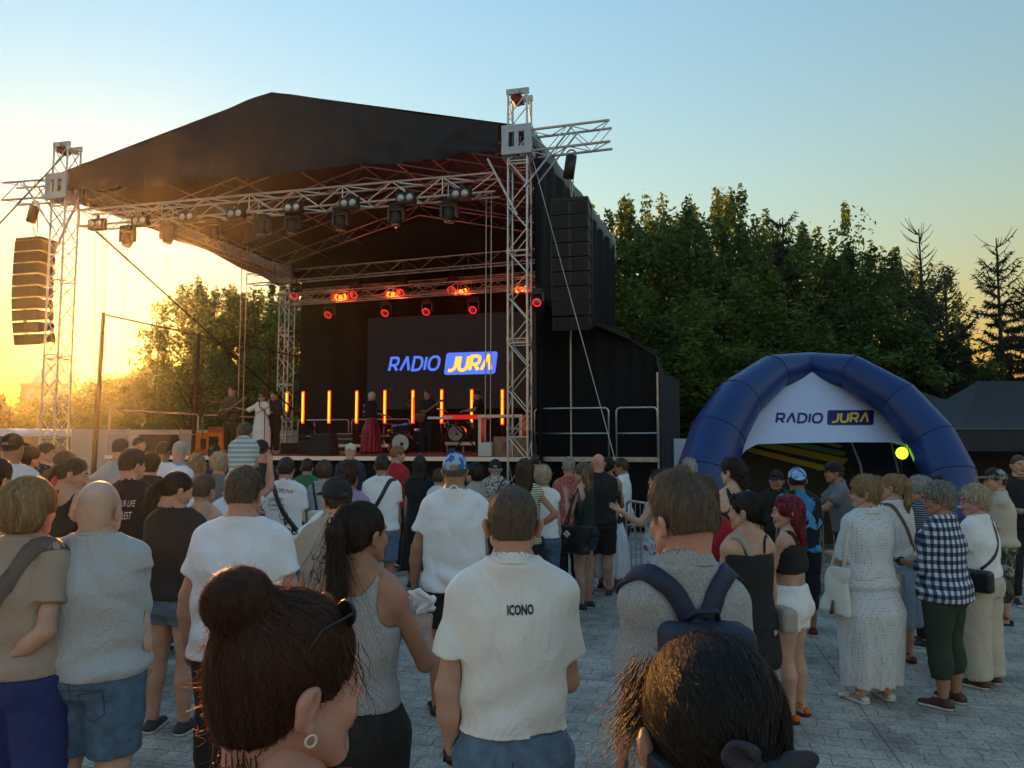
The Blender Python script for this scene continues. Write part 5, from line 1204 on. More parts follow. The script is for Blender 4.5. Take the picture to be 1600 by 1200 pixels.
def hand_ops(w, d, n, fwd, s, curl):
    """w wrist, d hand direction, n palm normal, fwd thumb side"""
    w, d, n = np.array(w), nv(d), nv(n); n = nv(n - d * (n @ d)); sd = np.cross(d, n)
    if sd @ np.array(fwd) < 0: sd = -sd
    o = [('u', pc(w, w + d * .045 * s, .021 * s, .024 * s, 0, None), .015 * s)]
    for i, off in enumerate((-.028, -.010, .009, .027)):      # little .. index
        base = w + d * .085 * s + sd * off * s - n * .002 * s; o.append(('u', pc(w + d * .03 * s + sd * off * .7 * s, base, .0145 * s, .0115 * s), .014 * s))
        L_ = (.062, .076, .082, .074)[i] * s; c = curl + (.1, .0, -.03, -.08)[i]; p = base; dd = d
        for j, fr in enumerate((.46, .30, .24)):
            a = c * (.7, 1.0, .8)[j]; dd = nv(dd * math.cos(a) + n * math.sin(a)); q = p + dd * L_ * fr; r0 = (.0092, .0083, .0075, .0066)[j] * s; o.append(('u', pc(p, q, r0, r0 * .9), .003 * s)); p = q
    b = w + d * .028 * s + sd * .022 * s; q = b + nv(d * .75 + sd * .75 + n * .45) * .042 * s; e = q + nv(d * 1 + sd * .3 + n * .4) * .032 * s; t_ = e + nv(d * 1 + sd * -.05 + n * .45) * .024 * s
    o += [('u', pc(b, q, .0155 * s, .0115 * s), .012 * s), ('u', pc(q, e, .0105 * s, .0092 * s), .004 * s), ('u', pc(e, t_, .0092 * s, .0072 * s), .003 * s)]
    return o
PEOPLE = {}
def person(label, px, py, Y, yaw=0, sex='m', g=1.0, skin='fair', hair='short', hc='brown', top=('tee',), bot=('jeans',), shoes='sneaker', shoec=(.03, .03, .035), armL='down', armR='down', hyaw=0, hpitch=0, lean=0, hat=None,
           z0=0.0, h=None, stag=0.0, spread=1.0, tail=None, glass=None, seed=0, group='people in the crowd', nostr=False, hl=None, name='person', noface=False, headtilt=0, swk=1.0, frizz=0, kid=False, legs=True, pos=None, seatz=None, hs=None, bust=1.0, curl=.38):
    rs = np.random.RandomState(seed + int(px) * 7 + int(py)); q = at(px, py, Y)
    extra = {'bald': .002, 'buzz': .004, 'short': .016, 'quiff': .026, 'crop': .024, 'bob': .02, 'curly': .016, 'topbun': .012, 'long': .014, 'longwave': .014}.get(hair, .008)
    if hat: extra = max(extra, .022)
    hsz = hs or (.80 if kid else (1.0 if sex == 'm' else .965)); H = h or (q.z - z0 - extra); HH = .232 * hsz
    cy, sy = math.cos(yaw), math.sin(yaw)
    root = thing(name, label, 'person', pos or (q.x, Y, z0), yaw, group)
    vb = float(np.clip(.0026 * Y, .0065, .03)); vh = float(np.clip(.00095 * Y, .0030, .012))
    f = sex == 'f'; sw = swk * (.086 if not f else .080) * H * (1 + (g - 1) * .30); hw = (.050 if not f else .052) * H * (1 + (g - 1) * .4)
    zc = H - .118 * hsz; zn = H - .225 * hsz; zs = H * .818; zh = H * .50                    # head centre, neck top, shoulders, hips
    ln = math.tan(lean)
    def sh(p): p = np.array(p, float); k = max(0, p[2] - zh); return np.array([p[0], p[1] + ln * k, p[2]])
    ax = lambda z: ln * max(0, z - zh)
    # --- torso sections
    if not f: T = [(.455, .070, .055), (.485, .094, .066), (.52, .098, .070), (.56, .093, .066), (.61, .087, .062), (.66, .091, .064), (.72, .100, .067), (.77, .103, .063), (.80, .096, .055), (.825, .070, .045), (.845, .040, .036)]
    else: T = [(.455, .072, .056), (.485, .098, .070), (.52, .101, .073), (.56, .090, .062), (.62, .073, .052), (.67, .078, .055), (.72, .087, .059), (.77, .090, .056), (.80, .083, .050), (.825, .060, .041), (.845, .033, .032)]
    def gg(z): return 1 + (g - 1) * (1.15 if .5 < z < .72 else (.8 if z < .8 else .5))
    def sec(e=0.0, lo=.455, hi=.845, boxy=0.0):
        r_ = []; mx = max(t[1] * gg(t[0]) for t in T if .68 < t[0] < .8); bl = max(0, g - 1) * .05
        zz = sorted(set([lo] + [t[0] for t in T if lo < t[0] < hi] + [hi]))
        for z in zz:
            a = np.interp(z, [t[0] for t in T], [t[1] for t in T]); b = np.interp(z, [t[0] for t in T], [t[2] for t in T])
            a *= gg(z) * (.94 if not f else .95); b *= gg(z)
            if boxy and z < .74: a = a + (max(a, mx * .96) - a) * boxy; b = max(b, b + (.066 * gg(.6) - b) * boxy)
            r_.append((z * H, 0, ax(z * H) + (bl * H if z < .72 else 0) * .4, a * H + e, b * H + e))
        return r_
    tors = [('u', pl(sec()), .0)]
    trap = lambda e=0: [('u', pc(sh((0, -.01, .855 * H)), sh((sx * sw * .80, -.004, zs + .006 * H)), .030 * H + e, .026 * H + e), .05) for sx in (-1, 1)]
    body = tors + trap()
    if f:
        for sx in (-1, 1): body.append(('u', pe(sh((sx * .042 * H, .045 * H, .735 * H)), np.array((.036, .036, .036)) * H * g * bust), .03))
    for sx in (-1, 1): body.append(('u', pe((sx * .040 * H, -.030 * H, .495 * H), np.array((.050, .045, .050)) * H * (1 + (g - 1) * .7)), .05))
    neck = sh((0, -.012, .85 * H)); hc_ = np.array([0, ax(zc) + .014, zc]); body.append(('u', pc(neck - (0, 0, .02), (hc_[0], hc_[1] - .028, hc_[2] - .03), (.036 if not f else .030) * H * (1 + (g - 1) * .3), (.034 if not f else .028) * H), .03))
    # --- arms
    J = {}
    for sx, am in ((-1, armL), (1, armR)):
        U, Fo = ARM[am] if isinstance(am, str) else am
        U = nv((U[0] * sx, U[1], U[2])); Fo = nv((Fo[0] * sx, Fo[1], Fo[2])); s0 = sh((sx * sw, 0, zs - .022 * H)); el = s0 + U * .172 * H; wr = el + Fo * .150 * H
        ag = 1 + (g - 1) * .55; m_ = 1.0 if not f else .84
        body += [('u', pe(s0 + (sx * .004, 0, -.006), np.array((.0315, .034, .036)) * H * ag * m_), .035), ('u', pc(s0, el, .0270 * H * ag * m_, .0230 * H * ag * m_), .02), ('u', pc(el, el + (wr - el) * .35, .0235 * H * ag * m_, .0255 * H * ag * m_), .012), ('u', pc(el + (wr - el) * .35, wr, .0255 * H * ag * m_, .0155 * H * m_), .012)]
        J[sx] = (s0, el, wr, Fo, U)
    # --- legs
    L = {}
    for sx in (-1, 1):
        st = stag * sx; hip = np.array((sx * hw, 0, zh)); kn = np.array((sx * hw * (.95 + .15 * spread), st * .5 + .012 * H, .285 * H)); an = np.array((sx * hw * (.8 + .4 * spread), st - .004 * H, .045 * H)); lg = 1 + (g - 1) * .6
        if seatz: kn = np.array((sx * .10, .16, seatz - .02)); an = np.array((sx * .11, .20, seatz - .26)); hip = np.array((sx * hw, 0.02, seatz + .03))
        body += [('u', pc(hip, kn, .058 * H * lg, .034 * H * lg), .02), ('u', pc(kn, kn * .65 + an * .35 + (0, -.010 * H, 0), .033 * H * lg, .034 * H * lg), .02), ('u', pc(kn * .65 + an * .35 + (0, -.010 * H, 0), an, .033 * H * lg, .0205 * H), .02)]
        toe = an + np.array((sx * .025, .135 * H / 1.75 * 1.05, -.03 * H)); toe[2] = an[2] - .045 * H + .016; heel = an + np.array((0, -.03, 0)); heel[2] = an[2] - .045 * H + .022
        body += [('u', pc(heel, toe, .024, .019, 0, (1.35, 1, 1)), .02), ('u', pc(an, heel, .0205 * H, .022), .02)]
        L[sx] = (hip, kn, an, heel, toe)
    skm = skinmat(skin)
    Rh = np.array(Matrix.Rotation(hyaw, 3, 'Z') @ Matrix.Rotation(headtilt, 3, 'Y') @ Matrix.Rotation(hpitch, 3, 'X')); cov = []
    hatops = []
    if hat: hatops = [[('u', scale_prim(pe((0, -.014, .038), (.088, .108, .098)), hsz), .01), ('p', ((0, 0, .022 * hsz), (0, .10 * (-1 if 'back' in hat[0] else 1), -1)), 0)]]
    # --- hair
    hmesh = None
    if hair != 'bald':
        big = hair in ('long', 'longwave', 'ponytail', 'hightail', 'bob', 'curly', 'topbun', 'lowbun')
        if hair == 'bald_ring': pass
        zlo = {'long': -.32, 'longwave': -.30, 'ponytail': -.07 - (tail or .24), 'hightail': -.02 - (tail or .24), 'curly': -.18}.get(hair, -.13)
        V, F = field(hair_ops(hair, hsz, tail), np.array((-.14, -.20, zlo)) * hsz, np.array((.14, .13, .205)) * hsz, max(vh, .0045) * (1.25 if big else 1), hair_disp(hair, seed + 5, hsz), hatops, .03)
        hm = hairmat(hc)
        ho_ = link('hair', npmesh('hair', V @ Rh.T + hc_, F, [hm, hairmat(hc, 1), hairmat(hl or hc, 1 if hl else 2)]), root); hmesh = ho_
        if not nostr and Y < 13 and (hair != 'buzz' or Y < 4.2):
            n = int({'buzz': 4200, 'short': 1500, 'quiff': 1900, 'crop': 3400, 'curly': 1800}.get(hair, 1900) * (7.0 if Y < 1.5 else 2.2 if Y < 4 else 1.0 if Y < 8 else .45))
            ln_ = {'buzz': .008, 'short': .024, 'quiff': .036, 'crop': .045, 'bob': .10, 'curly': .06}.get(hair, .13)
            st = strands(V, F, hair, seed + 9, n, ln_ * hsz, max(.0009, .00042 * Y), hsz, flow=flow_for(hair, hsz), jitter={'curly': .9, 'buzz': .8, 'crop': .55, 'short': .35, 'quiff': .4}.get(hair, .14), lift={'crop': .017, 'curly': .016, 'quiff': .009, 'short': .006, 'buzz': .0035}.get(hair, .004))
            if st is not None:
                if frizz:
                    s2 = strands(V, F, hair, seed + 77, frizz, .038 * hsz, .0005, hsz, jitter=.42, lift=.010, flow=flow_for(hair, hsz))
                    link('flyaways', npmesh('flyaways', s2[0] @ Rh.T + hc_, s2[1], M('painted_rim_auburn', (.15, .045, .018), .4, trans=.6) if hc == 'auburn' else hairmat(hc, 1)), ho_)  # sunlit rim is put into the lighter auburn flyaway colour
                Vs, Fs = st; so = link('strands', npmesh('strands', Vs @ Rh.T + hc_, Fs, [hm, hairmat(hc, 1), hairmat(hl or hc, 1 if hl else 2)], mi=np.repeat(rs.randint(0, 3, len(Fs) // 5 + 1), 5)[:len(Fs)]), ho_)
    # --- hat
    def hmk(name, ops, mat, vox=None, lo_=(-.13, -.16, -.06), hi_=(.13, .24, .17), parent=None, dsp=None):
        V, F = field([(m, scale_prim(p, hsz) if m != 'p' else p, k) for m, p, k in ops], np.array(lo_) * hsz, np.array(hi_) * hsz, vox or max(vh, .004), dsp)
        return link(name, npmesh(name, V @ Rh.T + hc_, F, mat), parent or root)
    if hat:
        kind, hmat = hat[0], hat[1]; fwd = -1 if 'back' in kind else 1
        o = [('u', pe((0, -.014, .038), (.088, .108, .098)), .01), ('p', ((0, 0, .022 * hsz), (0, .10 * fwd, -1)), 0)]
        hb_ = hmk('cap', o, hmat)
        if fwd < 0: o2 = [('u', pe((0, -.118, .028), (.062, .07, .016), rot_m(R(14))), .004), ('s', pe((0, -.10, .010), (.062, .09, .018), rot_m(R(14))), .004)]
        else: o2 = [('u', pe((0, .125, .034), (.066, .075, .016), rot_m(R(-8))), .004), ('s', pe((0, .11, .018), (.068, .09, .019), rot_m(R(-8))), .004)]
        if kind != 'beanie': hmk('brim', o2, hat[2] if len(hat) > 2 else hmat, parent=hb_, vox=.0045, lo_=(-.1, -.22, -.03), hi_=(.1, .24, .08))
        if fwd > 0 and kind == 'cap': hmk('strap_gap', [('u', pe((0, -.115, .036), (.032, .012, .020)), 0), ('s', pe((0, -.115, .005), (.05, .05, .02)), .002)], skm if hair in ('bald', 'buzz') else hairmat(hc), parent=hb_, vox=.004, lo_=(-.05, -.15, .0), hi_=(.05, -.09, .08))
        m = MB(); m.lathe([(.009, 0), (.006, .006), (0, .007)], (0, -.014 * hsz, .134 * hsz), 10); m.v = [tuple(Rh @ np.array(p) + hc_) for p in m.v]; m.build('button', hmat, hb_)
    # --- glasses
    if glass:
        m = MB(); ty = .092 if glass != 'top' else .055; tz = .004 if glass != 'top' else .098
        for sx in (-1, 1):
            m.path([(sx * (.033 + .026 * math.cos(a)), ty + .004 - .25 * abs(.026 * math.cos(a)) * 0, tz + .018 * math.sin(a)) for a in [2 * math.pi * k / 14 for k in range(14)]], .0022, n=5, closed=True)
            m.path([(sx * .059, ty, tz + .004), (sx * .080, .03 if glass != 'top' else .0, tz + (.004 if glass != 'top' else -.01)), (sx * .081, -.012 if glass != 'top' else -.03, tz - (.004 if glass != 'top' else .05))], .002, n=5)
        m.tube((-.008, ty + .004, tz + .004), (.008, ty + .004, tz + .004), .002, n=5)
        if glass in ('sun', 'top'):
            m.cm = 1
            for sx in (-1, 1): m.prism([(sx * .033 + .025 * math.cos(a), ty + .001, tz + .0175 * math.sin(a)) for a in [2 * math.pi * k / 14 for k in range(14)]], (0, .003, 0))
        m.v = [tuple(Rh @ (np.array(p) * hsz) + hc_) for p in m.v]; m.build('glasses', [BLACK, M('dark_lens', (.01, .01, .012), .08, spec=.9)], root)
    # --- clothes
    def garment(name, ops, mat, seed_, amp=.0045, hem=None, vox=None, lo_=None, hi_=None, parent=None, dsp=None, reg=True, under=False):
        bs_ = [bbox(p) for m, p, k in ops if m == 'u']; lo2 = np.min([b[0] for b in bs_], 0) - .03; hi2 = np.max([b[1] for b in bs_], 0) + .03
        V, F = field(ops, lo2 if lo_ is None else lo_, hi2 if hi_ is None else hi_, vox or vb, dsp or folds(seed_, amp, hem, .862 * H), cov if under else None)
        if reg: cov.append(ops)
        return link(name, npmesh(name, V, F, mat), parent or root)
    tk = top[0]; tm_ = top[1] if len(top) > 1 else None; to = top[2] if len(top) > 2 else {}
    shirt = None; vx = vb * .35
    e = vx + to.get('ease', .010 if tk in ('tee', 'long', 'shirt') else .006)
    if tk in ('tee', 'long', 'shirt', 'sleeveless', 'tank', 'straps', 'crop'):
        hem = to.get('hem', .50 if tk != 'crop' else .66); boxy = to.get('boxy', {'tee': .75, 'shirt': .9, 'long': .6, 'sleeveless': .8}.get(tk, .15))
        bz = max(.846, hem)
        o = [('u', pl([(z_, a_, b_, c_ + (.007 if z_ < .56 * H else 0), d_ + (.007 if z_ < .56 * H else 0)) for z_, a_, b_, c_, d_ in sec(e, hem, .845 if tk not in ('straps', 'crop') else .785, boxy)]), 0)]
        if f: o += [('u', pe(sh((sx * .040 * H, .043 * H, .735 * H)), np.array((.037, .038, .038)) * H * g * bust + e * .5), .05) for sx in (-1, 1)]
        if hem < .54: o += [('u', pe((sx * .040 * H, -.030 * H, .50 * H), np.array((.051, .046, .050)) * H * (1 + (g - 1) * .7) + e + .006), .06) for sx in (-1, 1)]
        if tk in ('tee', 'long', 'shirt', 'sleeveless'):
            o += [(m, p, k) for m, p, k in trap(e * .55)] + [('u', pc(neck - (0, 0, .05), neck + (0, 0, .03), (.036 if not f else .030) * H * (1 + (g - 1) * .3) + e, (.035 if not f else .029) * H + e), .04)]
            for sx in (-1, 1):
                s0, el, wr, Fo, U = J[sx]; ag = 1 + (g - 1) * .55; m_ = 1.0 if not f else .84; fr = to.get('sleeve', .62 if tk != 'sleeveless' else .13)
                if tk == 'long':
                    o += [('u', pc(s0, el, .036 * H * ag * m_ + e * .5, .030 * H * ag * m_ + e * .6), .03), ('u', pc(el, el + (wr - el) * to.get('cuff', .9), .029 * H * m_ + e * .7, .024 * H * m_ + e * .6, 2), .015)]
                else: o += [('u', pe(s0, np.full(3, .034 * H * ag * m_ + e * .3)), .04), ('u', pc(s0, s0 + (el - s0) * fr, .032 * H * ag * m_ + e * .7, .031 * H * ag * m_ + e * 1.2 + .003, 2), .03)]
        o.append(('p', ((0, 0, hem * H + .001), (0, to.get('tilt', 0), -1)), 0))
        nk = to.get('neck', .047 if not f else .056) * H * (1 + (g - 1) * .35) + .003
        if tk in ('tee', 'long', 'shirt', 'sleeveless'): o.append(('s', pc(sh((0, .002, .858 * H)), sh((0, .05, 1.05 * H)), nk, nk, 1), .004)); o.append(('s', pe(sh((0, .05, .865 * H)), (nk, .05, .05)), .01))
        if tk == 'tank':
            o += [('u', pc(sh((sx * sw * .42, -.012, .835 * H)), sh((sx * sw * .52, -.01, .77 * H)), .030 * H, .044 * H), .02) for sx in (-1, 1)] + [('u', p, k) for m, p, k in []]
            o += [('s', pe(sh((0, -.055, .865 * H)), (.050 * H, .06 * H, .065 * H)), .012), ('s', pe(sh((0, .06, .855 * H)), (.052 * H, .06 * H, .075 * H)), .012)] + [('s', pe(sh((sx * (sw + .006 * H), 0, .80 * H)), (.034 * H, .12 * H, .065 * H)), .01) for sx in (-1, 1)]
        shirt = garment(to.get('name', 'shirt'), o, tm_, seed + 21, to.get('amp', .0062 if tk != 'tank' else .0035) * min(1, (4.2 / Y) ** .7), hem * H + .05)
        if tk == 'shirt':   # collar
            oo = [('u', pc(sh((0, -.008, .838 * H)), sh((0, -.004, .868 * H)), nk + .016, nk + .004, 3), 0), ('s', pc(sh((0, -.008, .80 * H)), sh((0, -.004, .90 * H)), nk + .004, nk - .004, 0), 0)]; garment('collar', oo, tm_, 3, .001, vox=min(vb, .005), parent=shirt, reg=False)
    if tk == 'dress' or bot[0] in ('skirt', 'longskirt', 'dress'):
        dm = tm_ if tk == 'dress' else bot[1]; do = to if tk == 'dress' else (bot[2] if len(bot) > 2 else {}); len_ = do.get('len', .28); fl = do.get('flare', 1.15); wz = .60
        base = sec(.014 + vx, .50, wz, 0)
        S_ = [(len_ * H, 0, .01, hw + .075 * H * fl * (1 if len_ > .35 else 1.05), .075 * H * fl * 1.1), (.40 * H, 0, 0, .118 * H * g * (1 + (fl - 1) * .5), .092 * H * g)] + [r_ for r_ in base]
        S_ = [s for i, s in enumerate(S_) if i == 0 or s[0] > S_[0][0] + .02]
        o = [('u', pl(S_, 2.1), 0)]
        if stag: o.append(('u', pe((hw, stag, len_ * H + .1), (.07, .07, .1)), .1)); o.append(('p', ((0, 0, len_ * H), (0, 0, -1)), 0))
        pn = do.get('pleat', .006); nn_ = do.get('np', 9)
        def pd(x, y, z, pn=pn, nn_=nn_): th = np.arctan2(x, y); return (pn * np.clip((.58 * H - z) / (.3 * H), 0, 1.2) * (np.sin(th * nn_ + 1.2 * np.sin(z * 4) + seed) + .4 * np.sin(th * nn_ * 2.3 + z * 5))).astype(np.float32) + folds(seed + 4, .003)(x, y, z)
        garment('skirt' if tk != 'dress' else 'dress_skirt', o, dm, 7, dsp=pd)
        if tk == 'dress' and not shirt:
            bo_ = to.get('bodice', 'straps'); 
            o = [('u', pl(sec(.013 + vx, .55, .845 if bo_ != 'straps' else .775, .25)), 0)] + [('u', pe(sh((sx * .040 * H, .043 * H, .735 * H)), np.array((.038, .039, .039)) * H * g * bust), .05) for sx in (-1, 1)]
            if bo_ in ('sleeves', 'sleeveless', 'half'):
                o += trap(.006) + [('u', pc(neck - (0, 0, .05), neck + (0, 0, .03), .030 * H * (1 + (g - 1) * .3) + .012, .029 * H + .012), .04)]
                for sx in (-1, 1):
                    s0, el, wr, Fo, U = J[sx]; ag = 1 + (g - 1) * .55
                    if bo_ == 'sleeveless': o.append(('u', pe(s0 - (sx * .012, 0, 0), np.full(3, .034 * H * ag)), .03))
                    else: o += [('u', pe(s0, np.full(3, .032 * H * ag)), .04), ('u', pc(s0, s0 + (el - s0) * (1.0 if bo_ == 'half' else .55), .032 * H * ag, .040 * H * ag, 2), .03)]
                nk = .05 * H; o.append(('s', pc(sh((0, .002, .858 * H)), sh((0, .05, 1.05 * H)), nk, nk, 1), .004))
            garment('bodice', o, dm, seed + 3, .003)
            if bo_ in ('sleeves', 'half') and to.get('collar'):
                garment('collar', [('u', pc(sh((0, -.010, .838 * H)), sh((0, -.006, .866 * H)), nk + .016, nk + .004, 3), 0), ('s', pc(sh((0, -.008, .80 * H)), sh((0, -.004, .90 * H)), nk + .004, nk - .004, 0), 0)], dm, 3, .001, vox=min(vb, .005), reg=False)
            if to.get('belt'): garment('waistband', [('u', pl([(z, c, d_, a + .012, b + .012) for z, c, d_, a, b in sec(.010, .585, .61, .2)], 2.2), 0)], dm, 3, .001)
    if tk != 'dress' and bot[0] in ('jeans', 'trousers', 'shorts', 'wide', 'capri', 'hotpants', 'leggings'):
        bk = bot[0]; bm = bot[1]; bo2 = bot[2] if len(bot) > 2 else {}; cut = {'jeans': .06, 'trousers': .055, 'shorts': .295, 'wide': .045, 'capri': .135, 'hotpants': .415, 'leggings': .07}[bk]; cut = bo2.get('cut', cut); e = {'leggings': .003, 'jeans': .007, 'hotpants': .008}.get(bk, .012) + vx * .6; wz = bo2.get('waist', .575)
        if tk in ('tee', 'long', 'shirt', 'sleeveless', 'tank', 'straps') and not bo2.get('tuck'): wz = min(wz, to.get('hem', .50) + .025)
        if wz < .52: wz = .52
        o = [('u', pl(sec(e * .8, .47, wz, 0)), 0)] + [('u', pe((sx * .040 * H, -.030 * H, .495 * H), np.array((.051, .046, .050)) * H * (1 + (g - 1) * .7) + e * .7), .05) for sx in (-1, 1)]
        for sx in (-1, 1):
            hip, kn, an, heel, toe = L[sx]; lg = 1 + (g - 1) * .6
            if cut > .3: t = (hip[2] - cut * H) / (hip[2] - kn[2]); en = hip + (kn - hip) * min(1, t); o.append(('u', pc(hip, en, .059 * H * lg + e, .059 * H * lg - .024 * H * t * lg + e * 1.4, 2), .02))
            else:
                kf = {'wide': .058, 'shorts': .047, 'trousers': .042}.get(bk, .036) * H * lg; af = {'wide': .056, 'trousers': .036, 'jeans': .031, 'capri': .032, 'leggings': .024}.get(bk, .03) * H
                if seatz: o += [('u', pc(hip, kn, .062 * H * lg + e, .045 * H + e), .03)]; continue
                if cut > .27: en = kn + (hip - kn) * max(0, (cut * H - kn[2]) / (hip[2] - kn[2])); o.append(('u', pc(hip, en, .060 * H * lg + e, kf + e * .8, 2), .02))
                else:
                    t = (kn[2] - cut * H) / (kn[2] - an[2]); en = kn + (an - kn) * t; o += [('u', pc(hip, kn, .060 * H * lg + e, kf + e * .7), .02), ('u', pc(kn, en, kf + e * .7, kf + (af - kf) * t + e * .8, 2), .02), ('u', pc(kn * .8 + an * .2 + (0, -.008 * H, 0), kn * .6 + an * .4 + (0, -.010 * H, 0), .034 * H * lg + e, .034 * H * lg + e), .03)]
        tr_ = garment({'jeans': 'jeans', 'shorts': 'shorts', 'hotpants': 'shorts'}.get(bk, 'trousers'), o, bm, seed + 33, .0038, None, under=True)
        PEOPLE[label + '#bot'] = tr_
    # --- shoes
    if shoes and not seatz:
        for sx in (-1, 1):
            hip, kn, an, heel, toe = L[sx]; vz = max(.005, min(.018, vb * .7))
            smat = cloth('shoe_%02x%02x%02x' % tuple(int(min(1, c) * 255) for c in shoec), shoec, .6, bump=0); sole = M('white_sole', (.55, .56, .58), .6) if shoes in ('sneaker', 'slip', 'wedge') else M('dark_sole', (.02, .018, .016), .8)
            fd = nv(toe - heel); tip = toe + fd * .012; lo2 = np.minimum(heel, tip) - .07; hi2 = np.maximum(heel, tip) + .07; lo2[2] = -.012; hi2[2] = .16
            z_s = .055 if shoes == 'wedge' else 0
            if shoes in ('sneaker', 'boot', 'slip'): o = [('u', pc(heel + (0, 0, .008), tip + (0, 0, .004), .034, .029, 0, (1.25, 1, 1)), .0), ('u', pc(an + (0, -.01, -.02), heel + (0, 0, .01), .026 * H / 1.75 + .012, .034), .03), ('u', pc(an * .4 + heel * .1 + toe * .5 + (0, 0, .01), heel, .024, .028), .02), ('p', ((0, 0, .018), (0, 0, -1)), 0), ('p', ((0, 0, .085 if shoes != 'boot' else .14), (0, 0, 1)), 0)]
            else:
                o = [('u', pc(heel + fd * .125 + (-.045, 0, .018), heel + fd * .125 + (.045, 0, .018), .011, .011, 0, (1, 1.6, 1.6)), .01), ('u', pc(heel + fd * .165 + (-.045, 0, .004), heel + fd * .165 + (.045, 0, .004), .018, .018, 0, (1, 1.4, 1)), .01), ('u', pc(an + (-.026, 0, .0), an + (.026, 0, .0), .022, .022, 0, (1, 1.25, .5)), .006), ('u', pe(heel + (0, -.012, .012), (.036, .026, .026)), .01), ('p', ((0, 0, .014), (0, 0, -1)), 0)]
            V, F = field(o, lo2, hi2, vz); cov.append(o); so = link('shoe', npmesh('shoe', V, F, smat), root)
            o = [('u', pc(heel * (1, 1, 0) + (0, 0, .012), tip * (1, 1, 0) + (0, 0, .012), .037, .033, 0, (1.2, 1, 1)), 0), ('p', ((0, 0, .024), (0, 0, 1)), 0), ('p', ((0, 0, .001), (0, 0, -1)), 0)]
            V, F = field(o, lo2, hi2, vz); link('sole', npmesh('sole', V, F, sole), so)
    # mesh: body, hands and head on grids of their own pitch, joined as one surface
    parts = []; zcut = hc_[2] - .075
    lo = [min(-.35, *(J[k][2][0] - .1 for k in J)), min(-.25, *(J[k][1][1] - .1 for k in J)), -.01]; hi = [max(.35, *(J[k][2][0] + .1 for k in J)), max(.30, *(J[k][2][1] + .12 for k in J)), max(H * .9, *(J[k][2][2] + .06 for k in J))]
    hi[1] += abs(stag) + max(0, ln) * H * .5; lo[1] -= abs(stag) + max(0, -ln) * H * .5; hi[0] = max(hi[0], sw + .12); lo[0] = -max(hi[0], -lo[0]); lo[2] = min(-.01, (seatz or 1) - .45)
    V, F = field(body, lo, hi, vb, None, cov); parts.append((V, F))
    for sx in (-1, 1):
        s0, el, wr, Fo, U = J[sx]; am = armL if sx < 0 else armR
        pn = (-sx * 1.0, .0, .0) if Fo[2] < -.5 else (0, .2, -1) if abs(Fo[2]) < .5 else (-sx * .6, .6, 0)
        o = hand_ops(wr - Fo * .01, Fo + np.array((-sx * .05, .03, 0)), pn, (0, 1, 0) if Fo[2] < -.5 else (-sx * .3, .2, 1), (1.0 if not f else .9) * H / 1.75 * (.9 if kid else 1), curl); o.append(('u', pc(el + (wr - el) * .8, wr, .0195 * H * (1 if not f else .85), .0155 * H), .01))
        c = wr + Fo * .07; V, F = field(o, c - .14, c + .14, max(.0032, min(.009, vb * .5)) if Y < 12 else .011); parts.append((V, F))
    Rh = np.array(Matrix.Rotation(hyaw, 3, 'Z') @ Matrix.Rotation(headtilt, 3, 'Y') @ Matrix.Rotation(hpitch, 3, 'X'))
    ho = head_ops(hsz, sex, 1.0 if not f else .85, max(0, g - 1) * 2) + [('u', pc((0, -.03 * hsz, -.05 * hsz), (0, -.045 * hsz, -.135 * hsz), (.034 if not f else .028) * H, (.034 if not f else .029) * H), .03)]
    hb = .135 * hsz; V, F = field(ho, (-.11 * hsz, -hb, -.14 * hsz), (.11 * hsz, hb, .135 * hsz), vh)
    Vl = V.copy(); parts.append((V @ Rh.T + hc_, F))
    # one mesh with face, lip and eye faces picked out
    off = 0; VV, FF, mi = [], [], []
    for k, (V, F) in enumerate(parts):
        VV.append(V); FF.append(F + off); off += len(V)
        m = np.zeros(len(F), int)
        if k == len(parts) - 1 and not noface:
            c = Vl[F].mean(1) / hsz; ax_ = np.abs(c[:, 0])
            m[(ax_ < .024) & (c[:, 1] > .083) & (c[:, 2] < -.049) & (c[:, 2] > -.073)] = 1
            ey = (np.hypot(ax_ - .031, (c[:, 2] - .003) * 1.5) < .0105) & (c[:, 1] > .079); m[ey] = 2; m[ey & (np.hypot(ax_ - .031, c[:, 2] - .003) < .0055)] = 3
            m[(ax_ > .014) & (ax_ < .048) & (c[:, 2] > .0215 - .1 * np.abs(ax_ - .032)) & (c[:, 2] < .0295 - .12 * np.abs(ax_ - .034)) & (c[:, 1] > .066)] = 4
        mi.append(m)
    bo = link('body', npmesh('body', np.concatenate(VV), np.concatenate(FF), [skm, LIP, EYEW, IRIS, BROW], np.concatenate(mi)), root)
    PEOPLE[label] = dict(root=root, H=H, J=J, L=L, hc=hc_, Rh=Rh, hs=hsz, shirt=shirt, sw=sw, sh=sh, zs=zs, sec=sec, body=bo, vb=vb)
    if tk in ('tee', 'long', 'sleeveless') or (tk == 'dress' and to.get('bodice') in ('sleeves', 'half', 'sleeveless')):
        bvn = bvh_of(bo); m = MB(); pts = []
        for k in range(22):
            a = 2 * math.pi * k / 22; c0 = Vector(sh((0, -.004, .857 * H))); d0 = Vector((math.cos(a), math.sin(a), 0)); c0.z -= .17 * math.sin(a) * .045 * H; h_ = bvn.ray_cast(c0 + d0 * .14, -d0)[0]
            r_ = (h_ - c0).length if h_ is not None else .06; pts.append(c0 + d0 * min(r_ + .004, .060 * H * (1 + (g - 1) * .35)))
        m.path(pts, .0075, n=7, closed=True); m.build('collar', tm_, shirt or root, True)
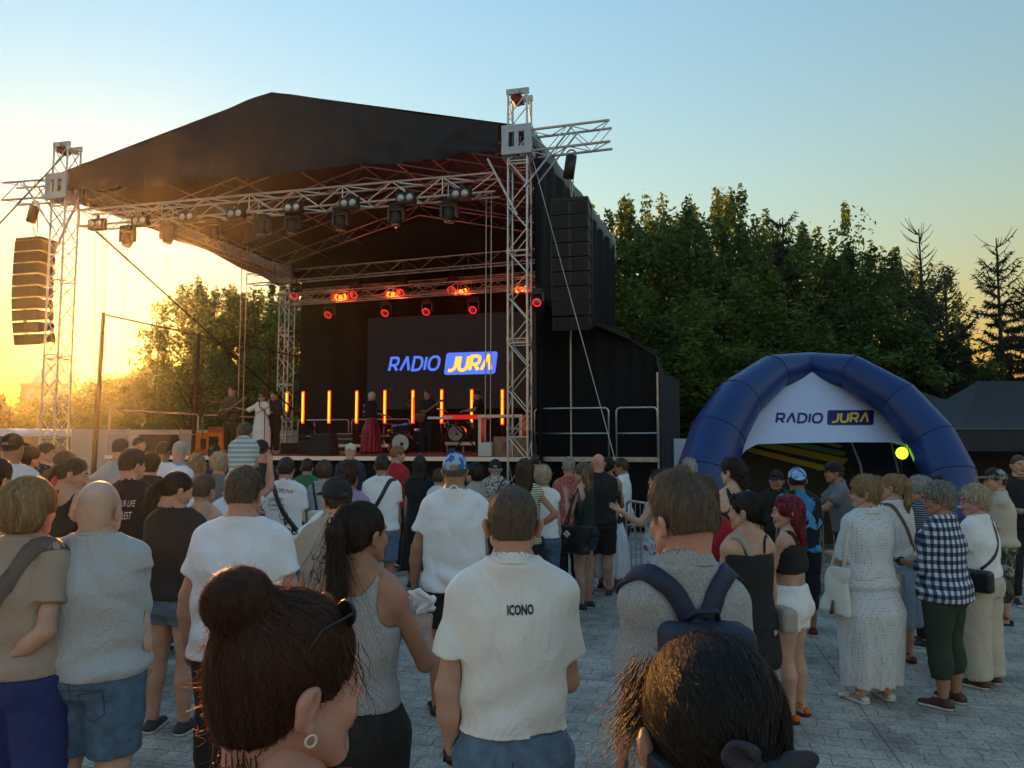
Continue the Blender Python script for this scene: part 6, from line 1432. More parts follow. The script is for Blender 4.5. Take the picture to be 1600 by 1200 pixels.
    if tk in ('straps', 'crop') or (tk == 'dress' and to.get('bodice', 'straps') == 'straps'):
        for sx in (-1, 1):
            m = strap(PEOPLE[label], [(sx * sw * .62, .10, .775 * H), (sx * sw * .64, .03, .835 * H), (sx * sw * .62, -.04, .845 * H), (sx * sw * .56, -.09, .80 * H), (sx * sw * .50, -.10, .755 * H)], .016 if tk != 'crop' else .032, tm_, objs=[bo], lift=.003, n=18); m.build('strap', tm_, shirt or root, True)
    return PEOPLE[label]
# ---------------------------------------------------------------- lettering on cloth, straps and bags
def bvh_of(obj):
    me = obj.data; return BVHTree.FromPolygons([v.co.copy() for v in me.vertices], [tuple(p.vertices) for p in me.polygons])
def print_text(P_, txt, x, z, size, mat, squeeze=1.0, bold=0.0, shear=0.0, rot=0.0, back=True, name='lettering', parent=None):
    cu = bpy.data.curves.new('t', 'FONT'); cu.body = txt; cu.size = 1; cu.offset = bold; cu.shear = shear; cu.align_x = 'CENTER'; cu.resolution_u = 2
    o = bpy.data.objects.new('t', cu); COL.objects.link(o); bpy.context.view_layer.update(); me = bpy.data.meshes.new_from_object(o); bpy.data.objects.remove(o)
    bm = __import__('bmesh').new(); bm.from_mesh(me); bmesh = __import__('bmesh')
    bmesh.ops.subdivide_edges(bm, edges=[e for e in bm.edges if e.calc_length() > .25], cuts=2); bmesh.ops.triangulate(bm, faces=bm.faces)
    bv = bvh_of(P_['shirt']); sg = 1 if back else -1; last = None
    for v in bm.verts:
        a, b = v.co.x * size * squeeze, v.co.y * size; a, b = a * math.cos(rot) - b * math.sin(rot), a * math.sin(rot) + b * math.cos(rot)
        xx = x + a * sg; zz = z + b; hit = bv.ray_cast(Vector((xx, -1.0 * sg, zz)), Vector((0, sg, 0)))[0]
        yy = hit.y if hit else (last if last is not None else -.12 * sg); last = yy; v.co = Vector((xx, yy - .0035 * sg, zz))
    m2 = bpy.data.meshes.new('lettering'); bm.to_mesh(m2); bm.free(); m2.materials.append(mat); return link(name, m2, parent or P_['shirt'])
def strap(P_, pts, w, mat, name='strap', parent=None, lift=.006, objs=None, n=26, thick=.003):
    """a flat band draped over the clothed body along local points (x,y,z hints); cast onto the nearest surface"""
    bvs = [bvh_of(o) for o in (objs or [o for o in (P_['shirt'], P_['body']) if o])]; c_ = []
    pv = [Vector(p) for p in pts]
    for i in range(n):
        t = i / (n - 1) * (len(pv) - 1); k = min(len(pv) - 2, int(t)); c_.append(pv[k].lerp(pv[k + 1], t - k))
    out, nr_ = [], []
    for p in c_:
        best = None
        for bv in bvs:
            ctr = Vector((p.x * .15, P_['sh']((0, 0, p.z))[1], p.z)); dr = (p - ctr); dr = dr.normalized() if dr.length > 1e-6 else Vector((0, -1, 0))
            h = bv.ray_cast(ctr + dr * .8, -dr)
            if h[0] is not None and (best is None or (h[0] - ctr).length > (best[0] - ctr).length): best = (h[0], h[1])
        if best is None or (best[0] - p).length > .12: out.append(p); nr_.append(Vector((0, -1, 0)))
        else: out.append(best[0] + best[1] * lift); nr_.append(best[1])
    for _ in range(2): out = [out[0]] + [(out[i - 1] + out[i] * 2 + out[i + 1]) / 4 for i in range(1, n - 1)] + [out[-1]]
    m = MB(); V = []
    for i, p in enumerate(out):
        t = (out[min(i + 1, n - 1)] - out[max(0, i - 1)]).normalized(); sd = t.cross(nr_[i]).normalized()
        for a, b in ((-1, 0), (1, 0), (1, 1), (-1, 1)): V.append(p + sd * a * w / 2 + nr_[i] * b * thick)
    F = [(i * 4 + k, i * 4 + (k + 1) % 4, (i + 1) * 4 + (k + 1) % 4, (i + 1) * 4 + k) for i in range(n - 1) for k in range(4)] + [(3, 2, 1, 0), tuple(4 * (n - 1) + k for k in range(4))]
    m.add(V, F); return m
def sdf_obj(name, ops, mat, vox, parent=None, dsp=None):
    bs_ = [bbox(p) for m, p, k in ops if m == 'u']; lo2 = np.min([b[0] for b in bs_], 0) - .02; hi2 = np.max([b[1] for b in bs_], 0) + .02
    V, F = field(ops, lo2, hi2, vox, dsp); return link(name, npmesh(name, V, F, mat), parent)
# ---------------------------------------------------------------- cloth colours
cW = cloth('white_cotton', (.80,.81,.82), wrinkle=.3); cW2 = cloth('cool_white_cotton', (.78,.80,.85), wrinkle=.35); cOff = cloth('off_white_cotton', (.78,.80,.77)); cLG = cloth('light_grey_melange', (.40, .43, .45), var=.16, vs=190)
cGM = cloth('grey_melange', (.33, .34, .35), var=.25, vs=170); cBK = cloth('black_cotton', (.012, .012, .014)); cBK2 = cloth('washed_black_cotton', (.022, .018, .017)); cBE = cloth('beige_cotton', (.36, .28, .22)); cSA = cloth('sand_cotton', (.36, .34, .29))
cNV = cloth('navy_cotton', (.02, .028, .07)); cRB = cloth('royal_blue_cotton', (.02, .035, .16)); cRED = cloth('red_cotton', (.42, .015, .03)); cCOR = cloth('coral_lace', (.50, .13, .11), pat=pat_blotch((.25, .05, .045), 50, .52)); cGRN = cloth('green_cotton', (.02, .16, .07))
cLIL = cloth('lilac_cotton', (.36, .25, .42)); cPNK = cloth('pink_cotton', (.5, .12, .25)); cLB = cloth('light_blue_cotton', (.22, .34, .46)); cOL = cloth('olive_shirt', (.09, .06, .035)); cGY = cloth('grey_cotton', (.16, .17, .19))
cDG = cloth('dark_green_knit', (.015, .022, .017)); cMG = cloth('moss_green_twill', (.022, .042, .026)); cCR = cloth('cream_linen', (.52, .47, .38)); cDEN = cloth('blue_denim', (.075, .14, .23), .85, bs=300, var=.25, vs=22); cDEN2 = cloth('dark_denim', (.03, .06, .12), .85, bs=300, var=.2, vs=22); cDEN3 = cloth('light_denim', (.11, .18, .27), .85, bs=300, var=.25, vs=22)
cSTR = cloth('blue_white_stripes', (.55, .62, .62), pat=pat_stripe((.24, .38, .44), 22)); cYST = cloth('yellow_green_stripes', (.55, .6, .45), pat=pat_stripe((.06, .08, .05), 45, .6)); cCHK = cloth('navy_white_check', (.62, .64, .68), pat=pat_check((.09, .13, .22), (.006, .012, .05), 17), var=.03)
cEYE = cloth('white_eyelet', (.60, .63, .66), pat=pat_dots((.26, .27, .28), 48, .24), wrinkle=.2); cLAC = cloth('white_lace', (.62, .60, .60), pat=pat_dots((.40, .32, .30), 55, .32)); cFLO = cloth('pale_floral', (.42, .48, .54), pat=pat_blotch((.22, .07, .12), 14, .58, (.18, .22, .2))); cPAT = cloth('white_brown_print', (.50, .46, .44), pat=pat_blotch((.10, .05, .05), 38, .5))
cDOT = cloth('black_white_dots', (.01, .01, .012), pat=pat_dots((.4, .4, .4), 45, .13)); cCAM = cloth('camouflage', (.30, .32, .28), pat=pat_blotch((.02, .025, .02), 9, .5, (.10, .11, .08))); cNST = cloth('navy_stripes', (.02, .03, .06), pat=pat_stripe((.3, .32, .36), 50, .7)); cPBS = cloth('pale_blue_skirt', (.22, .32, .44))
cWST = cloth('white_red_jersey', (.60, .63, .68)); cCAPB = cloth('blue_tie_dye_cap', (.03, .14, .42), pat=pat_blotch((.30, .5, .72), 14, .5)); cWOLF = cloth('black_tee_blue_print', (.006, .008, .012), pat=pat_blotch((.03, .22, .50), 4, .54, (.10, .35, .6))); cWC = cloth('white_cap', (.6, .6, .54)); cGC = cloth('dark_olive_cap', (.03, .032, .022)); cLEA = M('black_leather', (.012, .013, .017), .38, bump=.3, bs=60)
cBL = M('beige_leather', (.33, .30, .25), .5, bump=.2, bs=50); cWL = M('white_bag_leather', (.62, .61, .56), .55); INK = M('black_print', (.01, .01, .012), .7); REDP = M('red_print', (.5, .02, .03), .7); WHP = M('white_print', (.6, .6, .6), .7); MET = M('brass', (.6, .45, .2), .3, 1)
ARM['lowf'] = ((.10, .05, -1), (.02, .30, -1)); ARM['fist'] = ((.10, .10, -1), (-.45, .9, .45)); ARM['reach'] = ((.30, .35, -.9), (-.3, .8, .3)); ARM['cheek'] = ((.15, .40, -1), (-.2, .25, 1))
D_ = R
# ---------------------------------------------------------------- nearest people
pA = person('close-up woman with a messy brown top bun and sunglasses on her head, facing right', 447, 924, 1.08, yaw=D_(-36), sex='f', skin='red', hair='topbun', hc='auburn', top=('tank', cGM), bot=('jeans', cDEN), hyaw=D_(-14), hpitch=D_(-4), seed=3, g=1.0, armL='down', armR='down', hs=1.0, frizz=4200, glass='top')
pB = person('close-up woman with black hair tied low with a dark ribbon, seen from behind', 1108, 990, .96, yaw=D_(8), sex='f', skin='tan', hair='ponytail', hc='black', top=('tee', cBK), bot=('jeans', cDEN), hyaw=D_(4), hpitch=D_(6), seed=4, tail=.30, hs=1.0, frizz=3000)
pC = person('man with a buzz cut in a white tee printed ICONO and blue jeans, centre front', 801, 760, 2.56, hs=1.04, hair='buzz', hc='mouse', top=('tee', cOff, dict(hem=.555, amp=.0055, sleeve=.66, boxy=.45)), bot=('jeans', cDEN3), armL='pocket', armR='front', seed=505, g=1.04, swk=.98, skin='fair', shoec=(.5, .5, .5), spread=1.4)
pD = person('young man with tousled light brown hair wearing a navy backpack over a grey tee', 1066, 738, 2.34, hs=1.05, yaw=D_(6), hair='quiff', hc='mouse', hl='light', top=('tee', cGM, dict(amp=.007, sleeve=.7)), bot=('jeans', cDEN2), armL='lowf', armR='lowf', hyaw=D_(22), seed=6, g=.86, swk=.90, skin='red')
pE = person('bald man in a light grey sleeveless shirt and denim shorts at the left', 155, 751, 3.5, hs=1.11, hair='bald', skin='pale', top=('sleeveless', cLG, dict(hem=.50, amp=.007, boxy=1, neck=.05)), bot=('shorts', cDEN), seed=7, g=1.42, armL='wide', armR='down', shoes='sandal')
pF = person('woman with short straight blonde hair in a beige tee and royal blue shorts, left edge', 46, 745, 3.4, hs=1.06, yaw=D_(-8), sex='f', hair='bob', hc='blond', top=('tee', cBE, dict(hem=.52, amp=.008, boxy=.9)), bot=('shorts', cRB, dict(cut=.27)), seed=8, g=1.25, armL='down', armR='behind', skin='fair')
pG = person('broad man with short greying hair in a pale blue-white tee', 381, 730, 3.95, hs=1.03, hair='short', hc='mouse', top=('tee', cW2, dict(hem=.47, amp=.008, boxy=1)), bot=('trousers', cBK), seed=9, g=1.38, armL='wide', armR='wide', skin='red')
pJ = person('woman with a long dark high ponytail in a grey tank top holding white paper', 566, 784, 2.85, yaw=D_(-14), sex='f', hair='hightail', hc='dark', tail=.40, top=('tank', cGM, dict(hem=.56)), bot=('hotpants', cBK, dict(cut=.40)), seed=10, armL='down', armR='reach', hyaw=D_(-22), skin='tan', g=1.05)
pI = person('man in a black cap and sand coloured tee with a dark tree print', 525, 745, 4.55, hair='short', hc='dark', hat=('cap', cBK), top=('tee', cSA, dict(amp=.006)), bot=('jeans', cDEN2), seed=11, hyaw=D_(38), skin='fair')
pK = person('tall man in a blue tie-dye cap, white tee and black shorts in the middle', 711, 706, 5.45, hair='buzz', hc='mouse', hat=('cap', cCAPB, cGC), top=('tee', cW2, dict(hem=.475, amp=.009, boxy=1)), bot=('shorts', cBK, dict(cut=.33)), seed=12, g=1.2, armL='wide', armR='lowf', shoes='sandal', shoec=(.03, .025, .02), skin='tan')
pH = person('dark-haired woman with a low ponytail in a loose black tee and denim shorts', 277, 738, 5.1, yaw=D_(-10), sex='f', hair='ponytail', hc='black', tail=.16, top=('tee', cBK2, dict(hem=.52, boxy=1, sleeve=.8, ease=.03)), bot=('hotpants', cDEN3, dict(cut=.42)), seed=13, g=1.15, hyaw=D_(-35), hpitch=D_(-18), armL='front', armR='front', skin='fair')
# right-hand group
person('woman with long brown hair in a bright red top behind the backpack wearer', 1098, 742, 4.85, sex='f', hair='long', hc='brown', hl='light', top=('tee', cRED, dict(neck=.06)), bot=('jeans', cBK), seed=14, skin='fair')
p55 = person('woman with sunglasses on black hair in a short black strappy dress', 1166, 768, 4.55, yaw=D_(14), sex='f', hair='lowbun', hc='black', top=('dress', cBK, dict(bodice='straps', len=.36, flare=.9, pleat=.001)), seed=15, hyaw=D_(40), glass='top', skin='fair', armL='front', armR='down', shoes='sneaker', shoec=(.5, .5, .5), g=1.05)
p56 = person('red-haired woman in a black crop top, frayed white shorts and orange sandals', 1232, 773, 5.35, yaw=D_(48), sex='f', hair='longwave', hc='red', top=('crop', cBK, dict(hem=.655)), bot=('hotpants', cW, dict(cut=.405, waist=.60)), seed=16, hyaw=D_(30), armL='cheek', armR='chest', shoes='sandal', shoec=(.6, .12, .015), skin='fair', glass='top', g=1.08)
p60 = person('woman with short curly blonde hair in a long white eyelet dress with a white tote', 1352, 742, 5.7, yaw=D_(16), sex='f', hair='crop', hc='blond', top=('dress', cEYE, dict(bodice='half', len=.075, flare=1.1, pleat=.006, collar=1, belt=1)), seed=17, hyaw=D_(45), glass='clear', armL='front', armR='front', shoes='wedge', shoec=(.6, .6, .58), g=1.32, skin='fair')
p61 = person('long blonde ponytailed woman in a lace top and pale blue skirt behind the checked shirt', 1394, 740, 6.65, yaw=D_(20), sex='f', hair='hightail', hc='blond', tail=.30, top=('tee', cLAC, dict(hem=.56)), bot=('longskirt', cPBS, dict(len=.20, flare=1.3)), seed=18, hyaw=D_(30), shoes='sandal', shoec=(.12, .04, .02), g=1.12, skin='fair', armL='front')
p64 = person('grey-haired woman with glasses in a navy and white checked shirt and dark green trousers', 1468, 752, 5.6, yaw=D_(38), sex='f', hair='crop', hc='grey', top=('long', cCHK, dict(hem=.47, boxy=.8, cuff=.35, ease=.018)), bot=('capri', cMG), seed=19, hyaw=D_(38), glass='clear', armL='front', armR='cross', shoes='slip', shoec=(.07, .02, .018), g=1.22, skin='tan')
p66 = person('woman with pale blonde hair and glasses in a white tee and cream trousers', 1524, 757, 6.05, yaw=D_(34), sex='f', hair='crop', hc='pale', top=('tee', cW, dict(hem=.55)), bot=('wide', cCR), seed=20, hyaw=D_(44), glass='clear', armL='front', armR='front', shoes='slip', shoec=(.07, .02, .018), g=1.25, skin='red')
p67 = person('stocky man in a camouflage cap, cream vest and camouflage shorts holding food', 1556, 731, 8.1, yaw=D_(68), hair='short', hc='dark', hat=('cap', cCAM, cCAM), top=('sleeveless', cCR, dict(boxy=.6)), bot=('shorts', cCAM, dict(cut=.26)), seed=21, g=1.36, hyaw=D_(12), shoes='sandal', shoec=(.02, .018, .016), armL='front', armR='lowf', skin='red')
person('young man in a black tee with cropped hair at the right edge facing the camera', 1591, 711, 9.0, yaw=D_(170), hair='buzz', hc='brown', top=('tee', cBK), bot=('jeans', cBK), seed=22, armL='front', armR='front')
person('grey-haired person in dark sunglasses and navy striped top behind the checked shirt', 1437, 744, 7.2, yaw=D_(50), hair='crop', hc='silver', top=('tee', cNST), bot=('jeans', cBK), seed=23, hyaw=D_(20), glass='sun', g=1.3, skin='red')
person('person in a black cap seen behind the grey-haired pair', 1466, 742, 8.0, yaw=D_(30), hair='short', hc='dark', hat=('cap', cBK), top=('tee', cNST), bot=('jeans', cBK), seed=24, g=1.2)
person('brown-haired person mostly hidden between the white dress and the blonde ponytail', 1372, 744, 8.3, yaw=D_(30), hair='short', hc='brown', top=('tee', cGY), bot=('jeans', cBK), seed=25)
p59 = person('man in a black cap and grey tee leaning on the barrier by the blue tent', 1321, 721, 9.1, yaw=D_(80), hair='short', hc='dark', hat=('cap', cBK), top=('tee', cGY), bot=('shorts', cBK), seed=26, g=1.2, lean=D_(10), armL='lean', armR='lean', skin='tan')
person('bearded person in black with a dark cap inside the blue tent', 1213, 734, 9.6, yaw=D_(150), hair='short', hc='black', hat=('cap', cBK), top=('tee', cBK), bot=('jeans', cBK), seed=27, skin='tan')
p58 = person('person in a blue-white cap and a black tee with a bright blue print', 1245, 729, 7.6, yaw=D_(-10), hair='short', hc='black', hat=('capback', cCAPB), top=('tee', cWOLF, dict(boxy=1, sleeve=.8)), bot=('shorts', cBK, dict(cut=.25)), seed=28, g=1.15, shoec=(.12, .01, .015), skin='tan')
p54 = person('heavy-set woman with dark curly hair and crossed black straps on her bare back', 1145, 714, 6.6, yaw=D_(24), sex='f', hair='curly', hc='dark', top=('tank', cBK, dict(hem=.52)), bot=('trousers', cBK), seed=29, g=1.4, hyaw=D_(18), skin='pale')
person('grey-haired person half hidden behind the tousled head of the backpack wearer', 1077, 716, 9.6, yaw=D_(0), hair='crop', hc='silver', top=('tee', cGY), bot=('trousers', cGY), seed=30)
person('red-haired person half hidden behind the backpack wearer', 1066, 727, 8.4, yaw=D_(20), sex='f', hair='crop', hc='ginger', top=('tee', cBE), bot=('jeans', cDEN), seed=31)
person('woman in a pale floral dress with dark hair and sunglasses beside the barrier', 1030, 733, 7.9, yaw=D_(60), sex='f', hair='lowbun', hc='black', top=('dress', cFLO, dict(bodice='sleeveless', len=.3)), seed=32, glass='top', armL='neckhand', armR='front', g=1.25, skin='fair')
# centre group
person('person in a white tee with sunglasses standing by the black wing', 972, 716, 11.2, yaw=D_(70), hair='short', hc='brown', top=('tee', cW2), bot=('shorts', cBK), seed=33, glass='sun', skin='tan')
person('woman with a dark ponytail in a black top and long white pleated skirt', 950, 713, 9.9, yaw=D_(-20), sex='f', hair='lowbun', hc='black', top=('tank', cBK), bot=('longskirt', cW2, dict(len=.10, flare=1.35, pleat=.014, np=14)), seed=34, skin='tan', armR='front')
p46 = person('bald man in a black tee beside the woman with the tote bag', 935, 709, 9.5, yaw=D_(-8), hair='bald', skin='red', top=('tee', cBK, dict(boxy=1)), bot=('shorts', cBK), seed=35, g=1.15)
p45 = person('young woman with very long light brown hair and glasses in a dark green top', 912, 722, 8.75, yaw=D_(58), sex='f', hair='longwave', hc='mouse', hl='blond', top=('tank', cDG), bot=('hotpants', cDEN2, dict(cut=.40)), seed=36, hyaw=D_(12), glass='clear', armL='cheek', armR='fist', shoec=(.02, .02, .022), skin='fair')
person('woman with short grey hair in a coral lace top and black dotted trousers', 889, 714, 9.6, yaw=D_(0), sex='f', hair='short', hc='grey', top=('tee', cCOR, dict(neck=.07)), bot=('trousers', cDOT), seed=37, skin='red', g=1.1)
person('woman with short pale blonde hair in a white sleeveless top and blue jeans', 848, 726, 8.3, yaw=D_(-6), sex='f', hair='crop', hc='pale', top=('sleeveless', cW, dict(hem=.53)), bot=('jeans', cDEN), seed=38, g=1.1)
person('woman with straight long dark brown hair in a yellow-green striped top', 820, 716, 7.9, yaw=D_(-12), sex='f', hair='long', hc='brown', top=('sleeveless', cYST), bot=('trousers', cBK), seed=39, armR='akimbo', skin='tan')
person('dark-haired man far in front of the woman with the long brown hair', 836, 710, 12.6, hair='buzz', hc='dark', top=('tee', cBK), bot=('jeans', cBK), seed=40, skin='tan')
p39 = person('man in a dark cap and a white and brown patterned shirt with thin strap', 774, 717, 10.4, hair='short', hc='grey', hat=('cap', cBK), top=('shirt', cPAT), bot=('jeans', cDEN2), seed=41, skin='red')
person('dark-haired woman with glasses looking left behind the blue tie-dye cap', 742, 722, 9.0, yaw=D_(60), sex='f', hair='bob', hc='black', top=('tee', cSA), bot=('jeans', cBK), seed=42, glass='clear')
person('person in a navy cap hidden behind the blue tie-dye cap', 706, 700, 11.4, hair='short', hc='dark', hat=('cap', cNV), top=('tee', cNV), bot=('jeans', cBK), seed=43)
person('person in a white shirt partly hidden left of the blue tie-dye cap', 686, 732, 9.8, yaw=D_(-30), sex='f', hair='short', hc='brown', top=('sleeveless', cW2), bot=('jeans', cDEN), seed=44, skin='fair')
person('woman with long dark hair in a long black dress', 656, 712, 10.0, sex='f', hair='long', hc='dark', top=('dress', cBK, dict(bodice='sleeves', len=.14)), seed=45)
person('ginger-haired boy in a red shirt looking right near the stage', 621, 697, 11.3, yaw=D_(-40), hair='short', hc='ginger', top=('shirt', cRED), bot=('jeans', cBK), seed=46, hyaw=D_(-30))
pL = person('man in a white tee with a black cross-body strap and denim shorts', 597, 711, 8.95, hair='short', hc='dark', top=('tee', cW2, dict(boxy=.9)), bot=('shorts', cDEN3), seed=47, g=1.12, skin='tan', shoec=(.4, .4, .4))
pN = person('woman with reddish curly hair in a lilac tee behind the black cap', 545, 722, 6.8, yaw=D_(-12), sex='f', hair='curly', hc='auburn', top=('tee', cLIL), bot=('jeans', cDEN2), seed=48, skin='tan', g=1.15)
person('person in a pale tee with hands on hips, head hidden behind the black cap', 528, 748, 6.0, hair='short', hc='brown', top=('tee', cOff, dict(boxy=1)), bot=('trousers', cBK), seed=49, armL='akimbo', armR='akimbo', skin='fair')
person('person in a white cap worn forwards seen against the stage', 548, 692, 12.2, hair='bald', hat=('cap', cWC), skin='fair', top=('tee', cNV), bot=('jeans', cBK), seed=50)
person('woman with short brown hair in a pale striped top with two black straps', 507, 718, 9.1, sex='f', hair='bob', hc='mouse', top=('tee', cloth('pale_grey_stripes', (.45, .46, .5), pat=pat_stripe((.25, .26, .3), 60))), bot=('trousers', cBK), seed=51)
person('dark-haired person in a green tee near the stage', 480, 717, 10.9, hair='short', hc='dark', top=('tee', cGRN), bot=('jeans', cBK), seed=52, g=1.15)
pM = person('man in a white tee covered in handwritten slogans with a black strap bag', 447, 715, 8.1, hair='short', hc='dark', top=('tee', cW2, dict(boxy=.9)), bot=('jeans', cDEN3), seed=53, g=1.08, skin='fair', armL='lowf')
pQ = person('large man in a black cap and black tee near the stage', 408, 686, 8.8, hair='buzz', hc='dark', hat=('cap', cBK), top=('tee', cBK2), bot=('jeans', cBK), seed=54, g=1.35, skin='red', armL='cheek')
# left group
p22 = person('man in a white tee carrying the small boy on his shoulders', 366, 738, 7.3, hair='short', hc='grey', top=('tee', cW2), bot=('jeans', cBK), seed=55, armL='akimbo', armR='up', skin='red', g=1.1)
pboy = person('small blond boy in a blue and white striped tee riding on shoulders', 379, 660, 7.25, hair='short', hc='light', kid=True, sex='m', top=('tee', cSTR, dict(hem=.50)), bot=('shorts', cBE), seed=56, h=1.08, z0=0, pos=None, seatz=.50, shoes=None, armL='front', armR='front', lean=D_(8), skin='red', hyaw=D_(-10))
pboy['root'].location.z = at(379, 660, 7.25).z - 1.08 - .016
person('older woman with pale curly hair in a grey tee left of the boy on shoulders', 343, 706, 8.9, yaw=D_(-20), sex='f', hair='crop', hc='pale', top=('tee', cGY), bot=('jeans', cBK), seed=57, g=1.1)
person('person in a black cap and dark top near the left of the stage', 335, 694, 11.0, hair='short', hc='dark', hat=('cap', cBK), top=('tee', cNV), bot=('jeans', cBK), seed=58)
person('woman with a blonde bun and bare tanned shoulders', 308, 709, 7.6, sex='f', hair='lowbun', hc='blond', top=('straps', cBE), bot=('jeans', cDEN), seed=59, skin='tan', hyaw=D_(-20))
person('person in a sand coloured top right of the dark low ponytail', 318, 742, 6.2, yaw=D_(-15), sex='f', hair='short', hc='mouse', top=('tank', cSA), bot=('jeans', cDEN), seed=60, skin='fair', g=1.2)
person('person in a white sun hat behind the dark low ponytail', 287, 726, 6.9, hair='short', hc='grey', hat=('beanie', cW2), top=('tee', cW2), bot=('jeans', cDEN), seed=61)
person('silver-haired man in a light blue shirt near the stage', 281, 690, 9.8, hair='short', hc='silver', top=('shirt', cLB), bot=('jeans', cDEN2), seed=62, skin='red')
person('man with cropped dark hair in a white tee near the stage', 255, 690, 9.4, hair='buzz', hc='dark', top=('tee', cW2), bot=('jeans', cDEN2), seed=63, g=1.15, skin='tan')
person('dark-haired person in black behind the man with the LIFE print', 236, 706, 8.4, sex='f', hair='bob', hc='dark', top=('tee', cBK2), bot=('jeans', cBK), seed=64)
person('distant person with glasses in the far left part of the crowd', 217, 683, 13.0, yaw=D_(-60), hair='buzz', hc='dark', top=('tee', cW2), bot=('jeans', cBK), seed=65, glass='clear')
p11 = person('young man in a black tee printed with white words on the back', 207, 702, 6.3, hair='short', hc='brown', top=('tee', cBK, dict(boxy=.9)), bot=('jeans', cBK), seed=66, hyaw=D_(-28), skin='fair')
p10 = person('man in a light grey tee with a hand on his hip near the stage', 188, 685, 9.5, yaw=D_(-8), hair='short', hc='mouse', top=('tee', cLG), bot=('jeans', cDEN2), seed=67, armL='akimbo', armR='front', g=1.05, skin='fair')
p9 = person('young woman with tied-back fair hair in a black strappy top looking down', 114, 715, 5.65, yaw=D_(-30), sex='f', hair='ponytail', hc='mouse', tail=.22, top=('tank', cBK), bot=('trousers', cBK), seed=68, hyaw=D_(-38), hpitch=D_(-14), skin='fair', armR='front', armL='front')
person('person in a dark green cap facing right with a bright red backpack beside them', 101, 704, 8.2, yaw=D_(-80), hair='short', hc='dark', hat=('cap', cGC), top=('tee', cRED), bot=('jeans', cBK), seed=69)
person('blond child-sized figure near the left tower', 93, 695, 11.5, hair='short', hc='blond', top=('tee', cFLO), bot=('jeans', cBK), seed=70, sex='f')
person('boy in a dark patterned tee looking right at the left', 71, 692, 9.7, yaw=D_(-60), hair='short', hc='brown', top=('tee', cloth('black_white_print', (.02, .02, .025), pat=pat_dots((.4, .4, .4), 14, .22))), bot=('jeans', cBK), seed=71, hyaw=D_(-20))
person('woman with dark hair in a pink top at the far left', 47, 697, 8.8, yaw=D_(-40), sex='f', hair='bob', hc='dark', top=('tee', cPNK), bot=('jeans', cBK), seed=72)
p4 = person('man in a dark olive cap and white shirt with red sleeves lettered SKA', 20, 676, 6.9, hair='buzz', hc='brown', hat=('cap', cGC), top=('tee', cWST, dict(boxy=1)), bot=('jeans', cBK), seed=73, g=1.2, skin='tan')
person('person with brown hair in a lilac top cut off by the left frame edge', -10, 716, 4.4, yaw=D_(-10), sex='f', hair='short', hc='auburn', top=('tank', cLIL), bot=('jeans', cDEN), seed=74, skin='fair', g=1.2)
# ---------------------------------------------------------------- performers on the stage
st = dict(group='performers on the stage', z0=ZD + .01, nostr=False)
person('guitarist with cropped hair in an olive shirt at the left of the stage', 363, 604, 19.6, yaw=D_(165), hair='buzz', hc='brown', top=('long', cOL), bot=('jeans', cBK), seed=80, armL='guitar', armR='guitar', g=1.1, skin='fair', **st)
person('singer in a long white dress and dark sunglasses with one arm stretched out', 410, 613, 19.4, yaw=D_(175), sex='f', hair='longwave', hc='auburn', top=('dress', cW, dict(bodice='half', len=.02, flare=1.2)), seed=81, armL='mic', armR='out', glass='sun', skin='fair', g=1.15, **st)
person('saxophonist in a dark suit beside the singer in white', 429, 610, 19.8, yaw=D_(170), hair='short', hc='dark', top=('long', cBK2), bot=('trousers', cBK2), seed=82, armL='guitar', armR='guitar', shoec=(.5, .5, .5), skin='fair', **st)
person('blonde woman in a black blouse and long full red skirt on the stage', 581, 612, 19.9, yaw=D_(50), sex='f', hair='bob', hc='pale', top=('long', cBK, dict(hem=.57, cuff=.4)), bot=('longskirt', cloth('dark_red_satin', (.30, .008, .03), .5), dict(len=.02, flare=1.75, pleat=.02, np=12)), seed=83, armL='fist', armR='front', skin='fair', **st)
person('bass guitarist in black standing left of the keyboard', 668, 608, 20.2, yaw=D_(160), hair='short', hc='brown', top=('long', cBK), bot=('trousers', cBK), seed=84, armL='guitar', armR='guitar', g=1.2, skin='fair', **st)
person('keyboard player in a black tee looking down at the right of the stage', 750, 610, 19.9, yaw=D_(115), hair='buzz', hc='dark', top=('tee', cBK), bot=('trousers', cBK), seed=85, armL='lean', armR='down', hpitch=D_(-28), lean=D_(6), g=1.15, skin='fair', **st)
# ---------------------------------------------------------------- prints, seams, straps, bags and small things
def pp(lb):
    for k, v in PEOPLE.items():
        if lb in k and not k.endswith('#bot'): return v
H_ = pC['H']; print_text(pC, 'ICONO', .025, H_ * .775, .041, INK, .62, .035, rot=R(2))
H_ = p11['H']; print_text(p11, 'OUR LIFE', .03, H_ * .755, .075, WHP, .45, .0, shear=.25); print_text(p11, 'LEST', .04, H_ * .70, .085, WHP, .42, .0, shear=.25)
H_ = p4['H']; print_text(p4, 'SKA', .06, H_ * .755, .082, REDP, .85, .05)
H_ = pM['H']; print_text(pM, 'GROW', .02, H_ * .795, .062, INK, .9, .0, shear=.3, rot=R(-8)); print_text(pM, "DON'T GET", -.06, H_ * .742, .046, INK, .7, 0, shear=.2); print_text(pM, 'DOWN AND', -.06, H_ * .712, .046, INK, .7, 0, shear=.2)
print_text(pM, 'V', .05, H_ * .60, .10, INK, 1.2, .03, shear=.2); print_text(pM, 'DE', .09, H_ * .545, .10, INK, 1.0, .04, shear=.1)
